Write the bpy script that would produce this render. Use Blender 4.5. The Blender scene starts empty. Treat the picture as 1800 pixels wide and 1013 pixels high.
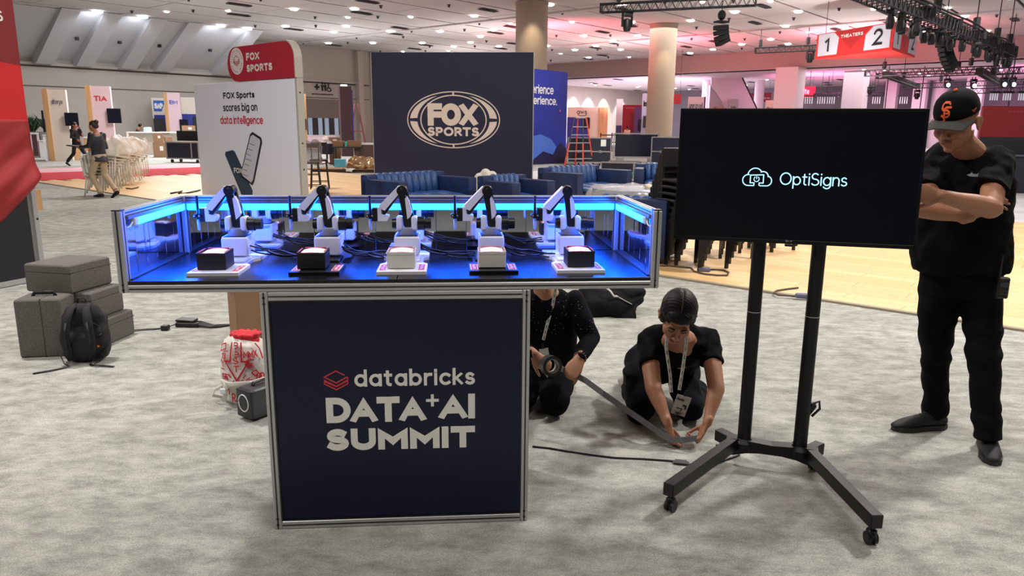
import bpy, bmesh, math, random
from mathutils import Vector, Matrix, Euler
R_ = random.Random(7)
PI = math.pi
SC = bpy.context.scene
COL = SC.collection
V = Vector
def lin(c): return tuple((x/255/12.92 if x/255 <= .04045 else ((x/255+.055)/1.055)**2.4) for x in c)

# ---------------- camera ----------------
FPX, PITCH, ROLL, HC = 1300.0, .2135, .008, 1.542
cp, sp, cr, sr = math.cos(PITCH), math.sin(PITCH), math.cos(ROLL), math.sin(ROLL)
cF = V((0, cp, -sp)); cR0 = V((1, 0, 0)); cU0 = V((0, sp, cp))
cR = cR0*cr + cU0*sr; cU = cU0*cr - cR0*sr
cam = bpy.data.cameras.new('camera'); camo = bpy.data.objects.new('camera', cam); COL.objects.link(camo)
cam.sensor_fit = 'HORIZONTAL'; cam.sensor_width = 36; cam.lens = 36*FPX/1800; cam.clip_start = .05; cam.clip_end = 400
mw = Matrix((( cR.x, cU.x, -cF.x, 0), (cR.y, cU.y, -cF.y, 0), (cR.z, cU.z, -cF.z, HC), (0, 0, 0, 1)))
camo.matrix_world = mw
SC.camera = camo
def ray(u, v): return cF*FPX + cR*(u-900) - cU*(v-506.5)
CP = V((0, 0, HC))
def G(u, v, z=0.0):            # a surveyed point on the horizontal plane z
    d = ray(u, v); return CP + d*((z-HC)/d.z)
def GY(u, v, y):               # a surveyed point on the vertical plane at distance y
    d = ray(u, v); return CP + d*(y/d.y)

# ---------------- world and lights ----------------
w = bpy.data.worlds.new('hall_air'); SC.world = w; w.use_nodes = True
bg = w.node_tree.nodes['Background']; bg.inputs[0].default_value = (.86, .88, 1, 1); bg.inputs[1].default_value = .35
SC.view_settings.view_transform = 'Standard'; SC.view_settings.look = 'None'
SC.view_settings.exposure = 0.0; SC.view_settings.gamma = 1.0; SC.view_settings.use_curve_mapping = False
HA = math.radians(40.5)
AX = V((math.sin(HA), math.cos(HA), 0)); BX = V((-math.cos(HA), math.sin(HA), 0))
def H(p, q, z=0.0): return AX*p + BX*q + V((0, 0, z))
HROT = math.atan2(AX.y, AX.x)
def area(name, loc, size, energy, color=(1, 1, 1), sy=None, rot=(0, 0, 0), spread=None):
    l = bpy.data.lights.new(name, 'AREA'); l.shape = 'RECTANGLE'; l.size = size; l.size_y = sy or size
    l.energy = energy; l.color = color
    if spread: l.spread = spread
    o = bpy.data.objects.new(name, l); o.location = loc; o.rotation_euler = rot; COL.objects.link(o); return o
def spot(name, loc, target, energy, color, ang=90, blend=.6, rad=.2):
    l = bpy.data.lights.new(name, 'SPOT'); l.energy = energy; l.color = color
    l.spot_size = math.radians(ang); l.spot_blend = blend; l.shadow_soft_size = rad
    o = bpy.data.objects.new(name, l); o.location = loc
    o.rotation_euler = (V(target)-V(loc)).to_track_quat('-Z', 'Y').to_euler(); COL.objects.link(o); return o
WARM = (1, .965, .92)
# rows of ceiling fittings overhead (all above the frame)
for (p, q, e) in ((2, -1, 150), (-7, 8, 420), (14, 4, 480), (9, 17, 480), (20, -8, 420), (24, 14, 850), (15, 30, 800), (31, 0, 800)):
    area('ceiling_light', H(p, q, 7.45), 2.2, e, WARM, rot=(0, 0, HROT))
KEYLIGHTS = True
area('ceiling_light', (6.0, 6.5, 7.4), .6, 720, WARM)
area('ceiling_light', (-4.4, 5.8, 7.4), .6, 480, WARM)
area('ceiling_light', (-3.5, -1.5, 7.3), 2.0, 210, WARM)
# coloured wash on the ceiling and the far halls
spot('stage_wash', H(36, 29, 4.6), H(39, 29, 7.6), 3600, (1, .10, .16), 150, 1)
spot('stage_wash', H(47, 27, 4.6), H(49, 26, 7.6), 3000, (1, .10, .18), 150, 1)
spot('stage_wash', H(50, 17, 4.6), H(51, 16, 7.6), 2600, (1, .10, .18), 150, 1)
spot('stage_wash', H(47, 10, 3.0), H(50, 12, 7.6), 2200, (1, .10, .14), 110, 1)
spot('stage_wash', H(66, 24, 1.5), H(68, 22, 6.2), 5200, (1, .22, .50), 140, 1)
spot('stage_wash', H(66, 5, 1.5), H(70, 6, 6.2), 5200, (1, .20, .55), 140, 1)
spot('stage_wash', H(62, 36, 1.5), H(68, 38, 6.2), 4200, (.95, .5, .8), 140, 1)
spot('stage_wash', H(60, -8, 1.0), H(66, -8, 5), 5200, (.35, .3, 1), 140, 1)
spot('stage_wash', H(30, -6, 6.5), H(52, 4, 2), 2600, (.5, .5, 1), 60, 1)
area('far_hall_light', H(68, 12, 6.1), 18, 2600, (1, .9, .95), rot=(0, 0, HROT))
area('far_hall_light', H(70, 40, 6.1), 12, 4600, (.95, .88, 1), rot=(0, 0, HROT))
area('hall_light', H(44, 20, 7.35), 10, 1400, WARM, rot=(0, 0, HROT))
area('hall_light', H(20, 37, 7.35), 8, 2000, (.95, .96, 1), rot=(0, 0, HROT))
# whitish upward fill spots added to brighten the ceiling, no fittings stand there
for (p, q, e, c) in ((36, 33, 1500, (1, .93, .92)), (47, 30, 1700, (1, .9, .9)), (31, 42, 1300, (.93, .95, 1)), (48, 14, 1600, (1, .9, .92)), (36, 12, 1500, (1, .93, .9)), (44, 43, 1300, (1, .95, .93)), (44, -2, 1500, (1, .93, .92))):
    spot('ceiling_fill_spot', H(p, q, 2.2), H(p+.5, q, 7.6), e, c, 160, 1, .4)

# ---------------- materials ----------------
MATS = {}
def M(name, c, rough=.6, metal=0, emis=0, ec=None, var=0, vs=20, bump=0, bs=60, trans=0, alpha=1, coat=0, c2=None, stretch=None, spec=None, ior=None):
    if name in MATS: return MATS[name]
    m = bpy.data.materials.new(name); m.use_nodes = True; MATS[name] = m
    nt = m.node_tree; b = nt.nodes['Principled BSDF']; L = nt.links.new
    col = lin(c) + (1,)
    b.inputs['Base Color'].default_value = col; b.inputs['Roughness'].default_value = rough; b.inputs['Metallic'].default_value = metal
    if spec is not None: b.inputs['Specular IOR Level'].default_value = spec
    if ior: b.inputs['IOR'].default_value = ior
    if trans: b.inputs['Transmission Weight'].default_value = trans
    if coat: b.inputs['Coat Weight'].default_value = coat; b.inputs['Coat Roughness'].default_value = .08
    if alpha < 1: b.inputs['Alpha'].default_value = alpha
    if emis:
        b.inputs['Emission Color'].default_value = lin(ec or c) + (1,); b.inputs['Emission Strength'].default_value = emis
    if var or bump:
        tc = nt.nodes.new('ShaderNodeTexCoord'); mp = nt.nodes.new('ShaderNodeMapping'); L(tc.outputs['Object'], mp.inputs[0])
        if stretch: mp.inputs['Scale'].default_value = stretch
    if var:
        n = nt.nodes.new('ShaderNodeTexNoise'); n.inputs['Scale'].default_value = vs; n.inputs['Detail'].default_value = 6
        L(mp.outputs[0], n.inputs['Vector'])
        r = nt.nodes.new('ShaderNodeValToRGB'); L(n.outputs[0], r.inputs[0])
        lo = lin(c2) if c2 else tuple(x*(1-var) for x in col[:3]); hi = col[:3] if c2 else tuple(min(1, x*(1+var)) for x in col[:3])
        r.color_ramp.elements[0].position = .35; r.color_ramp.elements[1].position = .65
        r.color_ramp.elements[0].color = lo + (1,); r.color_ramp.elements[1].color = hi + (1,)
        L(r.outputs[0], b.inputs['Base Color'])
    if bump:
        n = nt.nodes.new('ShaderNodeTexNoise'); n.inputs['Scale'].default_value = bs; n.inputs['Detail'].default_value = 4
        L(mp.outputs[0], n.inputs['Vector'])
        k = nt.nodes.new('ShaderNodeBump'); k.inputs['Strength'].default_value = bump; k.inputs['Distance'].default_value = .01
        L(n.outputs[0], k.inputs['Height']); L(k.outputs[0], b.inputs['Normal'])
    return m
def carpet_material():
    m = bpy.data.materials.new('grey_carpet'); m.use_nodes = True; nt = m.node_tree; L = nt.links.new; b = nt.nodes['Principled BSDF']
    b.inputs['Roughness'].default_value = .95; b.inputs['Specular IOR Level'].default_value = .1
    tc = nt.nodes.new('ShaderNodeTexCoord')
    mp = nt.nodes.new('ShaderNodeMapping'); mp.inputs['Scale'].default_value = (1, 1.7, 1); mp.inputs['Rotation'].default_value = (0, 0, .12); L(tc.outputs['Object'], mp.inputs[0])
    n1 = nt.nodes.new('ShaderNodeTexNoise'); n1.inputs['Scale'].default_value = 5.5; n1.inputs['Detail'].default_value = 10; n1.inputs['Roughness'].default_value = .74; n1.inputs['Distortion'].default_value = .15; L(mp.outputs[0], n1.inputs['Vector'])
    n2 = nt.nodes.new('ShaderNodeTexNoise'); n2.inputs['Scale'].default_value = 160; n2.inputs['Detail'].default_value = 3; L(tc.outputs['Object'], n2.inputs['Vector'])
    n3 = nt.nodes.new('ShaderNodeTexNoise'); n3.inputs['Scale'].default_value = .45; n3.inputs['Detail'].default_value = 3; L(mp.outputs[0], n3.inputs['Vector'])
    r = nt.nodes.new('ShaderNodeValToRGB'); L(n1.outputs[0], r.inputs[0])
    r.color_ramp.elements[0].position = .36; r.color_ramp.elements[1].position = .62
    r.color_ramp.elements[0].color = lin((144, 145, 139))+(1,); r.color_ramp.elements[1].color = lin((192, 193, 186))+(1,)
    r2 = nt.nodes.new('ShaderNodeValToRGB'); L(n2.outputs[0], r2.inputs[0])
    r2.color_ramp.elements[0].position = .3; r2.color_ramp.elements[1].position = .7
    r2.color_ramp.elements[0].color = (.68, .68, .68, 1); r2.color_ramp.elements[1].color = (1.15, 1.15, 1.15, 1)
    x = nt.nodes.new('ShaderNodeMix'); x.data_type = 'RGBA'; x.blend_type = 'MULTIPLY'; x.inputs[0].default_value = 1
    L(r.outputs[0], x.inputs[6]); L(r2.outputs[0], x.inputs[7])
    r3 = nt.nodes.new('ShaderNodeValToRGB'); L(n3.outputs[0], r3.inputs[0])
    r3.color_ramp.elements[0].position = .35; r3.color_ramp.elements[1].position = .6
    r3.color_ramp.elements[0].color = (.86, .85, .85, 1); r3.color_ramp.elements[1].color = (1, 1, 1, 1)
    y = nt.nodes.new('ShaderNodeMix'); y.data_type = 'RGBA'; y.blend_type = 'MULTIPLY'; y.inputs[0].default_value = 1
    L(x.outputs[2], y.inputs[6]); L(r3.outputs[0], y.inputs[7]); L(y.outputs[2], b.inputs['Base Color'])
    k = nt.nodes.new('ShaderNodeBump'); k.inputs['Strength'].default_value = .5; k.inputs['Distance'].default_value = .006
    L(n2.outputs[0], k.inputs['Height']); L(k.outputs[0], b.inputs['Normal'])
    return m
BLK = M('black_plastic', (20, 20, 22), .45)
BLKM = M('matte_black_metal', (17, 17, 18), .42, .0)
ALU = M('anodised_aluminium', (186, 186, 188), .38, .6, var=.06, vs=30, stretch=(1, 1, 20))
ALUD = M('aluminium_groove', (70, 70, 72), .45, .8)
WHITE = M('white_plastic', (232, 232, 236), .35)
NAVY = M('navy_print', (11, 15, 48), .28, spec=.3, bump=.03, bs=5)
WPAINT = M('white_laminate', (214, 210, 208), .5)
WOODL = M('light_wood', (205, 160, 112), .5, var=.12, vs=6, stretch=(1, 1, .1))
CARD = M('cardboard', (146, 112, 84), .8, var=.05, vs=12)
RED = M('red_print', (158, 22, 40), .5)
INK = M('black_ink', (18, 18, 22), .5)
WINK = M('white_ink', (226, 222, 216), .5)

# ---------------- mesh helpers ----------------
def new(): return bmesh.new()
def bx(bm, c, s, rot=None, bev=0, seg=1):
    r = bmesh.ops.create_cube(bm, size=1); vs = r['verts']
    m = Matrix.Translation(V(c)) @ (rot.to_matrix().to_4x4() if isinstance(rot, (Euler,)) else (rot.to_4x4() if rot is not None else Matrix.Identity(4))) @ Matrix.Diagonal(V((s[0], s[1], s[2], 1)))
    bmesh.ops.transform(bm, matrix=m, verts=vs)
    if bev:
        es = list({e for v in vs for e in v.link_edges})
        bmesh.ops.bevel(bm, geom=es, offset=min(bev, .45*min(s)), segments=seg, affect='EDGES', profile=.6)
    return bm
def frame_of(d):
    d = d.normalized(); up = V((0, 0, 1)) if abs(d.z) < .95 else V((0, 1, 0))
    x = up.cross(d).normalized(); return x, d.cross(x).normalized()
def tube(bm, pts, r, n=10, side=None, cap=True, dome=False):
    pts = [V(p) for p in pts]; k = len(pts)
    rr = r if isinstance(r, (list, tuple)) else [r]*k
    rr = [(q if isinstance(q, tuple) else (q, q)) for q in rr]
    rings = []; x0 = None
    P = list(pts); Q = list(rr); T = []
    for i in range(k):
        d = (pts[min(i+1, k-1)]-pts[max(i-1, 0)]); T.append(d.normalized() if d.length > 1e-9 else V((0, 0, 1)))
    if dome:
        for (s, c) in ((.45, .89), (.8, .6), (.97, .25)):
            a = max(rr[-1]); P.append(pts[-1]+T[-1]*a*s); Q.append((rr[-1][0]*c, rr[-1][1]*c)); 
            T.append(T[k-1])
        pre = []; 
        for (s, c) in ((.97, .25), (.8, .6), (.45, .89)):
            a = max(rr[0]); pre.append((pts[0]-T[0]*a*s, (rr[0][0]*c, rr[0][1]*c), T[0]))
        P = [a[0] for a in pre]+P; Q = [a[1] for a in pre]+Q; T = [a[2] for a in pre]+T
    for i in range(len(P)):
        d = T[i]
        if side is not None:
            x = V(side) - d*V(side).dot(d)
            x = x.normalized() if x.length > 1e-4 else frame_of(d)[0]
        elif x0 is None: x = frame_of(d)[0]
        else:
            x = x0 - d*x0.dot(d); x = x.normalized() if x.length > 1e-6 else frame_of(d)[0]
        x0 = x; y = d.cross(x)
        rings.append([bm.verts.new(P[i] + x*(Q[i][0]*math.cos(t)) + y*(Q[i][1]*math.sin(t))) for t in [2*PI*j/n for j in range(n)]])
    for i in range(len(rings)-1):
        for j in range(n):
            bm.faces.new((rings[i][j], rings[i][(j+1) % n], rings[i+1][(j+1) % n], rings[i+1][j]))
    if cap:
        bm.faces.new(rings[0][::-1]); bm.faces.new(rings[-1])
    return bm
def cyl(bm, p0, p1, r, r2=None, n=16): return tube(bm, [p0, p1], [r, r if r2 is None else r2], n)
def ell(bm, c, r, rot=None, u=16, v=10):
    q = bmesh.ops.create_uvsphere(bm, u_segments=u, v_segments=v, radius=1)['verts']
    r = r if isinstance(r, (tuple, list)) else (r, r, r)
    m = Matrix.Translation(V(c)) @ (rot.to_matrix().to_4x4() if isinstance(rot, Euler) else (rot.to_4x4() if rot is not None else Matrix.Identity(4))) @ Matrix.Diagonal(V((r[0], r[1], r[2], 1)))
    bmesh.ops.transform(bm, matrix=m, verts=q); return bm
def lathe(bm, prof, n=24, c=(0, 0, 0)):
    c = V(c); rings = []
    for (r, z) in prof:
        rings.append([bm.verts.new(c+V((max(r, 1e-4)*math.cos(2*PI*j/n), max(r, 1e-4)*math.sin(2*PI*j/n), z))) for j in range(n)])
    for i in range(len(rings)-1):
        for j in range(n): bm.faces.new((rings[i][j], rings[i][(j+1) % n], rings[i+1][(j+1) % n], rings[i+1][j]))
    bm.faces.new(rings[0][::-1]); bm.faces.new(rings[-1]); return bm
def prism(bm, pts, y0, y1, mat=None):
    # outline in the local XZ plane, thickness from y0 to y1
    a = [bm.verts.new(V((x, y0, z))) for x, z in pts]; b = [bm.verts.new(V((x, y1, z))) for x, z in pts]
    n = len(pts)
    area_ = sum(pts[i][0]*pts[(i+1) % n][1]-pts[(i+1) % n][0]*pts[i][1] for i in range(n))
    try:
        bm.faces.new(a if (area_ > 0) == (y0 < y1) else a[::-1]); bm.faces.new(b[::-1] if (area_ > 0) == (y0 < y1) else b)
    except ValueError: pass
    for i in range(n):
        j = (i+1) % n
        bm.faces.new((a[i], b[i], b[j], a[j]) if (area_ > 0) == (y0 < y1) else (a[i], a[j], b[j], b[i]))
    if mat is not None: bmesh.ops.transform(bm, matrix=mat, verts=a+b)
    return bm
def obj(name, bm, mat, parent=None, smooth=False, loc=None, kind=None, label=None, rotz=None):
    me = bpy.data.meshes.new(name); bm.to_mesh(me); bm.free()
    if mat is not None:
        for x in (mat if isinstance(mat, (list, tuple)) else [mat]): me.materials.append(x)
    if smooth:
        me.shade_smooth()
        if smooth == 'auto':
            try: me.set_sharp_from_angle(angle=math.radians(35))
            except Exception: pass
    o = bpy.data.objects.new(name, me); COL.objects.link(o)
    if parent is not None: o.parent = parent
    if loc is not None: o.location = loc
    if rotz is not None: o.rotation_euler = (0, 0, rotz)
    if kind: o['kind'] = kind
    if label: o['label'] = label
    return o
def tag(o, label, cat, group=None):
    o['label'] = label; o['category'] = cat
    if group: o['group'] = group
    return o
def thing(name, label, cat, loc=(0, 0, 0), rotz=0, group=None):
    o = bpy.data.objects.new(name, None); COL.objects.link(o); o.empty_display_size = .1
    o.location = loc; o.rotation_euler = (0, 0, rotz); return tag(o, label, cat, group)
def struct(name, bm, mat, parent=None, **k):
    return obj(name, bm, mat, parent, kind=None if parent is not None else 'structure', **k)
def box(name, mat, parent, c, s, bev=0, rot=None, seg=1, **k): return obj(name, bx(new(), c, s, rot, bev, seg), mat, parent, **k)
def copy_tree(o, parent=None):
    c = o.copy(); COL.objects.link(c)
    if parent is not None: c.parent = parent
    for ch in list(o.children): copy_tree(ch, c)
    return c
def dup(root, loc, rotz, label, group=None):
    c = copy_tree(root); c.location = loc; c.rotation_euler = (0, 0, rotz); c['label'] = label
    if group: c['group'] = group
    return c
TEXTC = {}
def text_mesh(s, bold=0.0, depth=.01):
    k = (s, bold, depth)
    cu = bpy.data.curves.new('t', 'FONT'); cu.body = s; cu.size = 1; cu.offset = bold; cu.extrude = depth; cu.resolution_u = 4
    cu.space_line = .95
    o = bpy.data.objects.new('t', cu); COL.objects.link(o)
    dg = bpy.context.evaluated_depsgraph_get(); me = bpy.data.meshes.new_from_object(o.evaluated_get(dg))
    bpy.data.objects.remove(o); bpy.data.curves.remove(cu); return me
def lettering(parent, s, mat, x, z, w=None, h=None, y=0.0, bold=0.0, depth=.002, mw=None, name='lettering', shear=0):
    # lower-left corner at (x, z) on the local XZ plane at y, facing -y
    me = text_mesh(s, bold, .01)
    xs = [v.co.x for v in me.vertices]; ys = [v.co.y for v in me.vertices]
    x0, x1, y0, y1 = min(xs), max(xs), min(ys), max(ys)
    sx = w/(x1-x0) if w else None; sy = h/(y1-y0) if h else None
    sx = sx or sy; sy = sy or sx
    for v in me.vertices:
        X = (v.co.x-x0)*sx; Z = (v.co.y-y0)*sy
        v.co = V((x+X+shear*Z, y-(v.co.z/.01)*depth, z+Z))
    if mw is not None: me.transform(mw)
    me.materials.append(mat); o = bpy.data.objects.new(name, me); COL.objects.link(o); o.parent = parent; o.name = name
    return o
def ribbon2d(bm, pts, wd, y0, y1, closed=False):
    # flat stroke in the XZ plane with real thickness
    n = len(pts); P = [V((p[0], 0, p[1])) for p in pts]; L_ = []; R2 = []
    for i in range(n):
        a = P[(i-1) % n] if (closed or i > 0) else P[i]; c = P[(i+1) % n] if (closed or i < n-1) else P[i]
        d1 = (P[i]-a); d2 = (c-P[i])
        if d1.length < 1e-9: d1 = d2
        if d2.length < 1e-9: d2 = d1
        d1 = d1.normalized(); d2 = d2.normalized(); n1 = V((-d1.z, 0, d1.x)); n2 = V((-d2.z, 0, d2.x)); m = n1+n2
        m = m.normalized() if m.length > 1e-6 else n1; k = 1/max(.35, m.dot(n1))
        L_.append(P[i]+m*wd/2*k); R2.append(P[i]-m*wd/2*k)
    vs = []
    for i in range(n):
        vs.append([bm.verts.new(V((q.x, yy, q.z))) for q in (L_[i], R2[i]) for yy in (y0, y1)])
    for i in range(n if closed else n-1):
        a = vs[i]; b = vs[(i+1) % n]
        for (p, q) in ((0, 2), (2, 3), (3, 1), (1, 0)): bm.faces.new((a[p], a[q], b[q], b[p]))
    if not closed:
        for a in (vs[0], vs[-1]): bm.faces.new((a[0], a[1], a[3], a[2]))
    return bm
def arc(cx, cz, rx, rz, a0, a1, n=24): return [(cx+rx*math.cos(math.radians(a0+(a1-a0)*i/n)), cz+rz*math.sin(math.radians(a0+(a1-a0)*i/n))) for i in range(n+1)]
def fixn(bm): bmesh.ops.recalc_face_normals(bm, faces=bm.faces[:]); return bm
def vox(bm, size, smooth=6, fac=.6, dec=None):
    # fuse overlapping closed shapes into one continuous surface
    fixn(bm)
    me = bpy.data.meshes.new('v'); bm.to_mesh(me); bm.free()
    o = bpy.data.objects.new('v', me); COL.objects.link(o)
    r = o.modifiers.new('r', 'REMESH'); r.mode = 'VOXEL'; r.voxel_size = size
    s = o.modifiers.new('s', 'SMOOTH'); s.iterations = smooth; s.factor = fac
    if dec:
        d = o.modifiers.new('d', 'DECIMATE'); d.ratio = dec
    dg = bpy.context.evaluated_depsgraph_get(); m2 = bpy.data.meshes.new_from_object(o.evaluated_get(dg))
    b2 = bmesh.new(); b2.from_mesh(m2); bpy.data.objects.remove(o); bpy.data.meshes.remove(me); bpy.data.meshes.remove(m2)
    return b2
def crumple(bm, amt, sc=6, seed=1):
    from mathutils import noise
    for v in bm.verts:
        p = v.co*sc+V((seed*7.1, seed*3.3, seed)); v.co += V((noise.noise(p), noise.noise(p+V((9, 0, 0))), noise.noise(p+V((0, 9, 0)))))*amt
    return bm
# ---------------- stroke lettering ----------------
def A_(cx, cz, rx, rz, a0, a1): return arc(cx, cz, rx, rz, a0, a1, max(4, int(abs(a1-a0)/15)))
XH = .68
def bowl(x0, x1): return A_((x0+x1)/2, XH/2, (x1-x0)/2, XH/2, 0, 360)
GL = {
 'A': (.9, [[(0, 0), (.45, 1), (.9, 0)], [(.24, .30), (.66, .30)]]), 'B': (.66, [[(0, 0), (0, 1), (.38, 1)]+A_(.38, .76, .24, .24, 90, -90)+[(0, .52)], [(.38, .52)]+A_(.38, .26, .28, .26, 90, -90)+[(0, 0)]]),
 'C': (.85, [A_(.48, .5, .48, .5, 48, 312)]), 'D': (.8, [[(0, 0), (0, 1), (.3, 1)]+A_(.3, .5, .5, .5, 90, -90)+[(0, 0)]]),
 'E': (.6, [[(.6, 0), (0, 0), (0, 1), (.6, 1)], [(0, .52), (.52, .52)]]), 'F': (.58, [[(0, 0), (0, 1), (.58, 1)], [(0, .5), (.5, .5)]]),
 'G': (.9, [A_(.48, .5, .48, .5, 48, 350)+[(.95, .5), (.55, .5)]]), 'H': (.72, [[(0, 0), (0, 1)], [(.72, 0), (.72, 1)], [(0, .52), (.72, .52)]]),
 'I': (0.001, [[(0, 0), (0, 1)]]), 'L': (.55, [[(0, 1), (0, 0), (.55, 0)]]), 'M': (.95, [[(0, 0), (0, 1), (.475, .34), (.95, 1), (.95, 0)]]),
 'N': (.74, [[(0, 0), (0, 1), (.74, 0), (.74, 1)]]), 'O': (.96, [A_(.48, .5, .48, .5, 0, 360)]), 'P': (.62, [[(0, 0), (0, 1), (.33, 1)]+A_(.33, .72, .29, .28, 90, -90)+[(0, .44)]]),
 'R': (.66, [[(0, 0), (0, 1), (.35, 1)]+A_(.35, .73, .28, .27, 90, -90)+[(0, .46)], [(.32, .46), (.66, 0)]]),
 'S': (.64, [A_(.32, .755, .28, .245, 40, 270)+A_(.32, .255, .32, .255, 90, -145)]), 'T': (.74, [[(0, 1), (.74, 1)], [(.37, 1), (.37, 0)]]),
 'U': (.74, [[(0, 1), (0, .37)]+A_(.37, .37, .37, .37, 180, 360)+[(.74, 1)]]), 'V': (.84, [[(0, 1), (.42, 0), (.84, 1)]]), 'W': (1.2, [[(0, 1), (.3, 0), (.6, .9), (.9, 0), (1.2, 1)]]),
 'X': (.78, [[(0, 0), (.78, 1)], [(0, 1), (.78, 0)]]), 'Y': (.78, [[(0, 1), (.39, .48), (.78, 1)], [(.39, .48), (.39, 0)]]), 'Z': (.66, [[(0, 1), (.66, 1), (0, 0), (.66, 0)]]),
 '1': (.3, [[(0, .78), (.24, 1), (.24, 0)]]), '2': (.6, [A_(.3, .72, .29, .28, 165, -25)+[(0, 0), (.62, 0)]]), '3': (.6, [A_(.28, .76, .26, .24, 150, -90), A_(.28, .27, .3, .27, 90, -150)]),
 '+': (.5, [[(0, .5), (.5, .5)], [(.25, .25), (.25, .75)]]), '.': (.001, [[(0, 0), (0, .01)]]), ' ': (.36, []),
 'a': (.62, [A_(.31, XH/2, .31, XH/2, 0, 360), [(.62, 0), (.62, XH)]]), 'b': (.62, [A_(.31, XH/2, .31, XH/2, 0, 360), [(0, 0), (0, 1)]]),
 'c': (.54, [A_(.32, XH/2, .32, XH/2, 48, 312)]), 'd': (.62, [A_(.31, XH/2, .31, XH/2, 0, 360), [(.62, 0), (.62, 1)]]),
 'e': (.62, [[(.02, XH/2)]+A_(.31, XH/2, .31, XH/2, 0, 310)]), 'f': (.36, [A_(.36, .80, .2, .2, 90, 180)+[(.16, 0)], [(0, XH), (.34, XH)]]),
 'g': (.62, [A_(.31, XH/2, .31, XH/2, 0, 360), [(.62, XH), (.62, -.02)]+A_(.31, -.02, .31, .26, 0, -150)]), 'h': (.52, [[(0, 0), (0, 1)], [(0, .4)]+A_(.26, .42, .26, .26, 180, 0)+[(.52, 0)]]),
 'i': (.001, [[(0, 0), (0, XH)], [(0, .93), (0, .95)]]), 'k': (.48, [[(0, 0), (0, 1)], [(0, .26), (.44, XH)], [(.16, .38), (.48, 0)]]), 'l': (.001, [[(0, 0), (0, 1)]]),
 'm': (.9, [[(0, 0), (0, XH)], [(0, .44)]+A_(.225, .45, .225, .23, 180, 0)+[(.45, 0)], [(.45, .44)]+A_(.675, .45, .225, .23, 180, 0)+[(.9, 0)]]),
 'n': (.52, [[(0, 0), (0, XH)], [(0, .4)]+A_(.26, .42, .26, .26, 180, 0)+[(.52, 0)]]), 'o': (.64, [A_(.32, XH/2, .32, XH/2, 0, 360)]),
 'p': (.62, [A_(.31, XH/2, .31, XH/2, 0, 360), [(0, -.3), (0, XH)]]), 'r': (.34, [[(0, 0), (0, XH)], [(0, .38)]+A_(.3, .38, .3, .30, 180, 80)]),
 's': (.46, [A_(.23, .51, .2, .17, 35, 270)+A_(.23, .17, .23, .17, 90, -145)]), 't': (.36, [[(.14, .9), (.14, .16)]+A_(.3, .16, .16, .16, 180, 270), [(0, XH), (.34, XH)]]),
 'u': (.52, [[(0, XH), (0, .26)]+A_(.26, .26, .26, .26, 180, 360)+[(.52, XH)]]), 'v': (.58, [[(0, XH), (.29, 0), (.58, XH)]]), 'w': (.85, [[(0, XH), (.21, 0), (.425, XH), (.64, 0), (.85, XH)]]),
 'y': (.58, [[(0, XH), (.29, .02)], [(.58, XH), (.18, -.28)]]), 'x': (.52, [[(0, 0), (.52, XH)], [(0, XH), (.52, 0)]]), 'z': (.5, [[(0, XH), (.5, XH), (0, 0), (.5, 0)]]),
 "'": (.001, [[(0, .8), (0, 1)]]), '&': (.7, [A_(.3, .78, .2, .22, -30, 210)+[(.62, 0)], A_(.3, .25, .3, .25, 120, 350)]),
}
def letters(parent, s, mat, x, z, w, h, t, y=0.0, depth=.0012, gap=.16, name='lettering', mw=None, label=None, emis=None):
    # s drawn with strokes of thickness t, baseline-left corner at (x, z), total width w, cap height h
    adv = 0; runs = []; kk = 0
    ts = t/max(1e-6, h)
    for c in s:
        g = GL.get(c, GL[' ']); runs.append((adv, g[1])); adv += g[0]+(gap+ts if g[1] else 0)
    tot = adv-(gap+ts); sc = (h-t); sx = (w-t)/max(tot, .01); bm = new()
    for (a, strokes) in runs:
        for st in strokes:
            pts = [(x+t/2+(a+px)*sx, z+t/2+pz*sc) for px, pz in st]
            lo, hi = min(p[1] for p in pts)-t/2, max(p[1] for p in pts)+t/2
            closed = len(pts) > 3 and abs(pts[0][0]-pts[-1][0])+abs(pts[0][1]-pts[-1][1]) < 1e-6
            if closed: pts = pts[:-1]
            else:
                for (i, j) in ((0, 1), (-1, -2)):
                    d = V((pts[i][0]-pts[j][0], pts[i][1]-pts[j][1])); d = d.normalized() if d.length > 1e-9 else V((0, 0))
                    pts[i] = (pts[i][0]+d.x*t/2, pts[i][1]+d.y*t/2)
            n0 = len(bm.verts); kk += 1; ribbon2d(bm, pts, t, y-depth-(kk % 3)*.0004, y+depth*.2, closed); bm.verts.ensure_lookup_table()
            for v in bm.verts[n0:]: v.co.z = max(lo, min(hi, v.co.z))
    fixn(bm)
    if mw is not None: bmesh.ops.transform(bm, matrix=mw, verts=bm.verts[:])
    return obj(name, bm, mat, parent, label=label)
# ================= the hall =================
QL, PB, PFAR, HZ, LZ = 51.0, 59.5, 86.0, 7.6, 6.2
CARPET = carpet_material()
def slab(p0, p1, q0, q1, z0, z1, bm=None):
    bm = bm or new(); bx(bm, H((p0+p1)/2, (q0+q1)/2, (z0+z1)/2), (p1-p0, q1-q0, z1-z0), Euler((0, 0, HROT))); return bm
WALL = M('painted_wall', (184, 176, 166), .8, var=.04, vs=.4)
WALLB = M('back_wall', (150, 146, 142), .8)
struct('floor', slab(-16, PFAR, -32, QL, -.1, 0), CARPET)
struct('wall_left', slab(-16, PFAR+.2, QL, QL+.3, 0, HZ+.2), WALL)
struct('wall_back', slab(PFAR, PFAR+.3, -32, QL, 0, LZ+.2), M('far_wall', (128, 124, 132), .8))
struct('wall_right', slab(-16, PFAR+.2, -32.3, -32, 0, HZ+.2), WALLB)
struct('wall_front', slab(-16.3, -16, -32, QL, 0, HZ+.2), WALLB)
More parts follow.
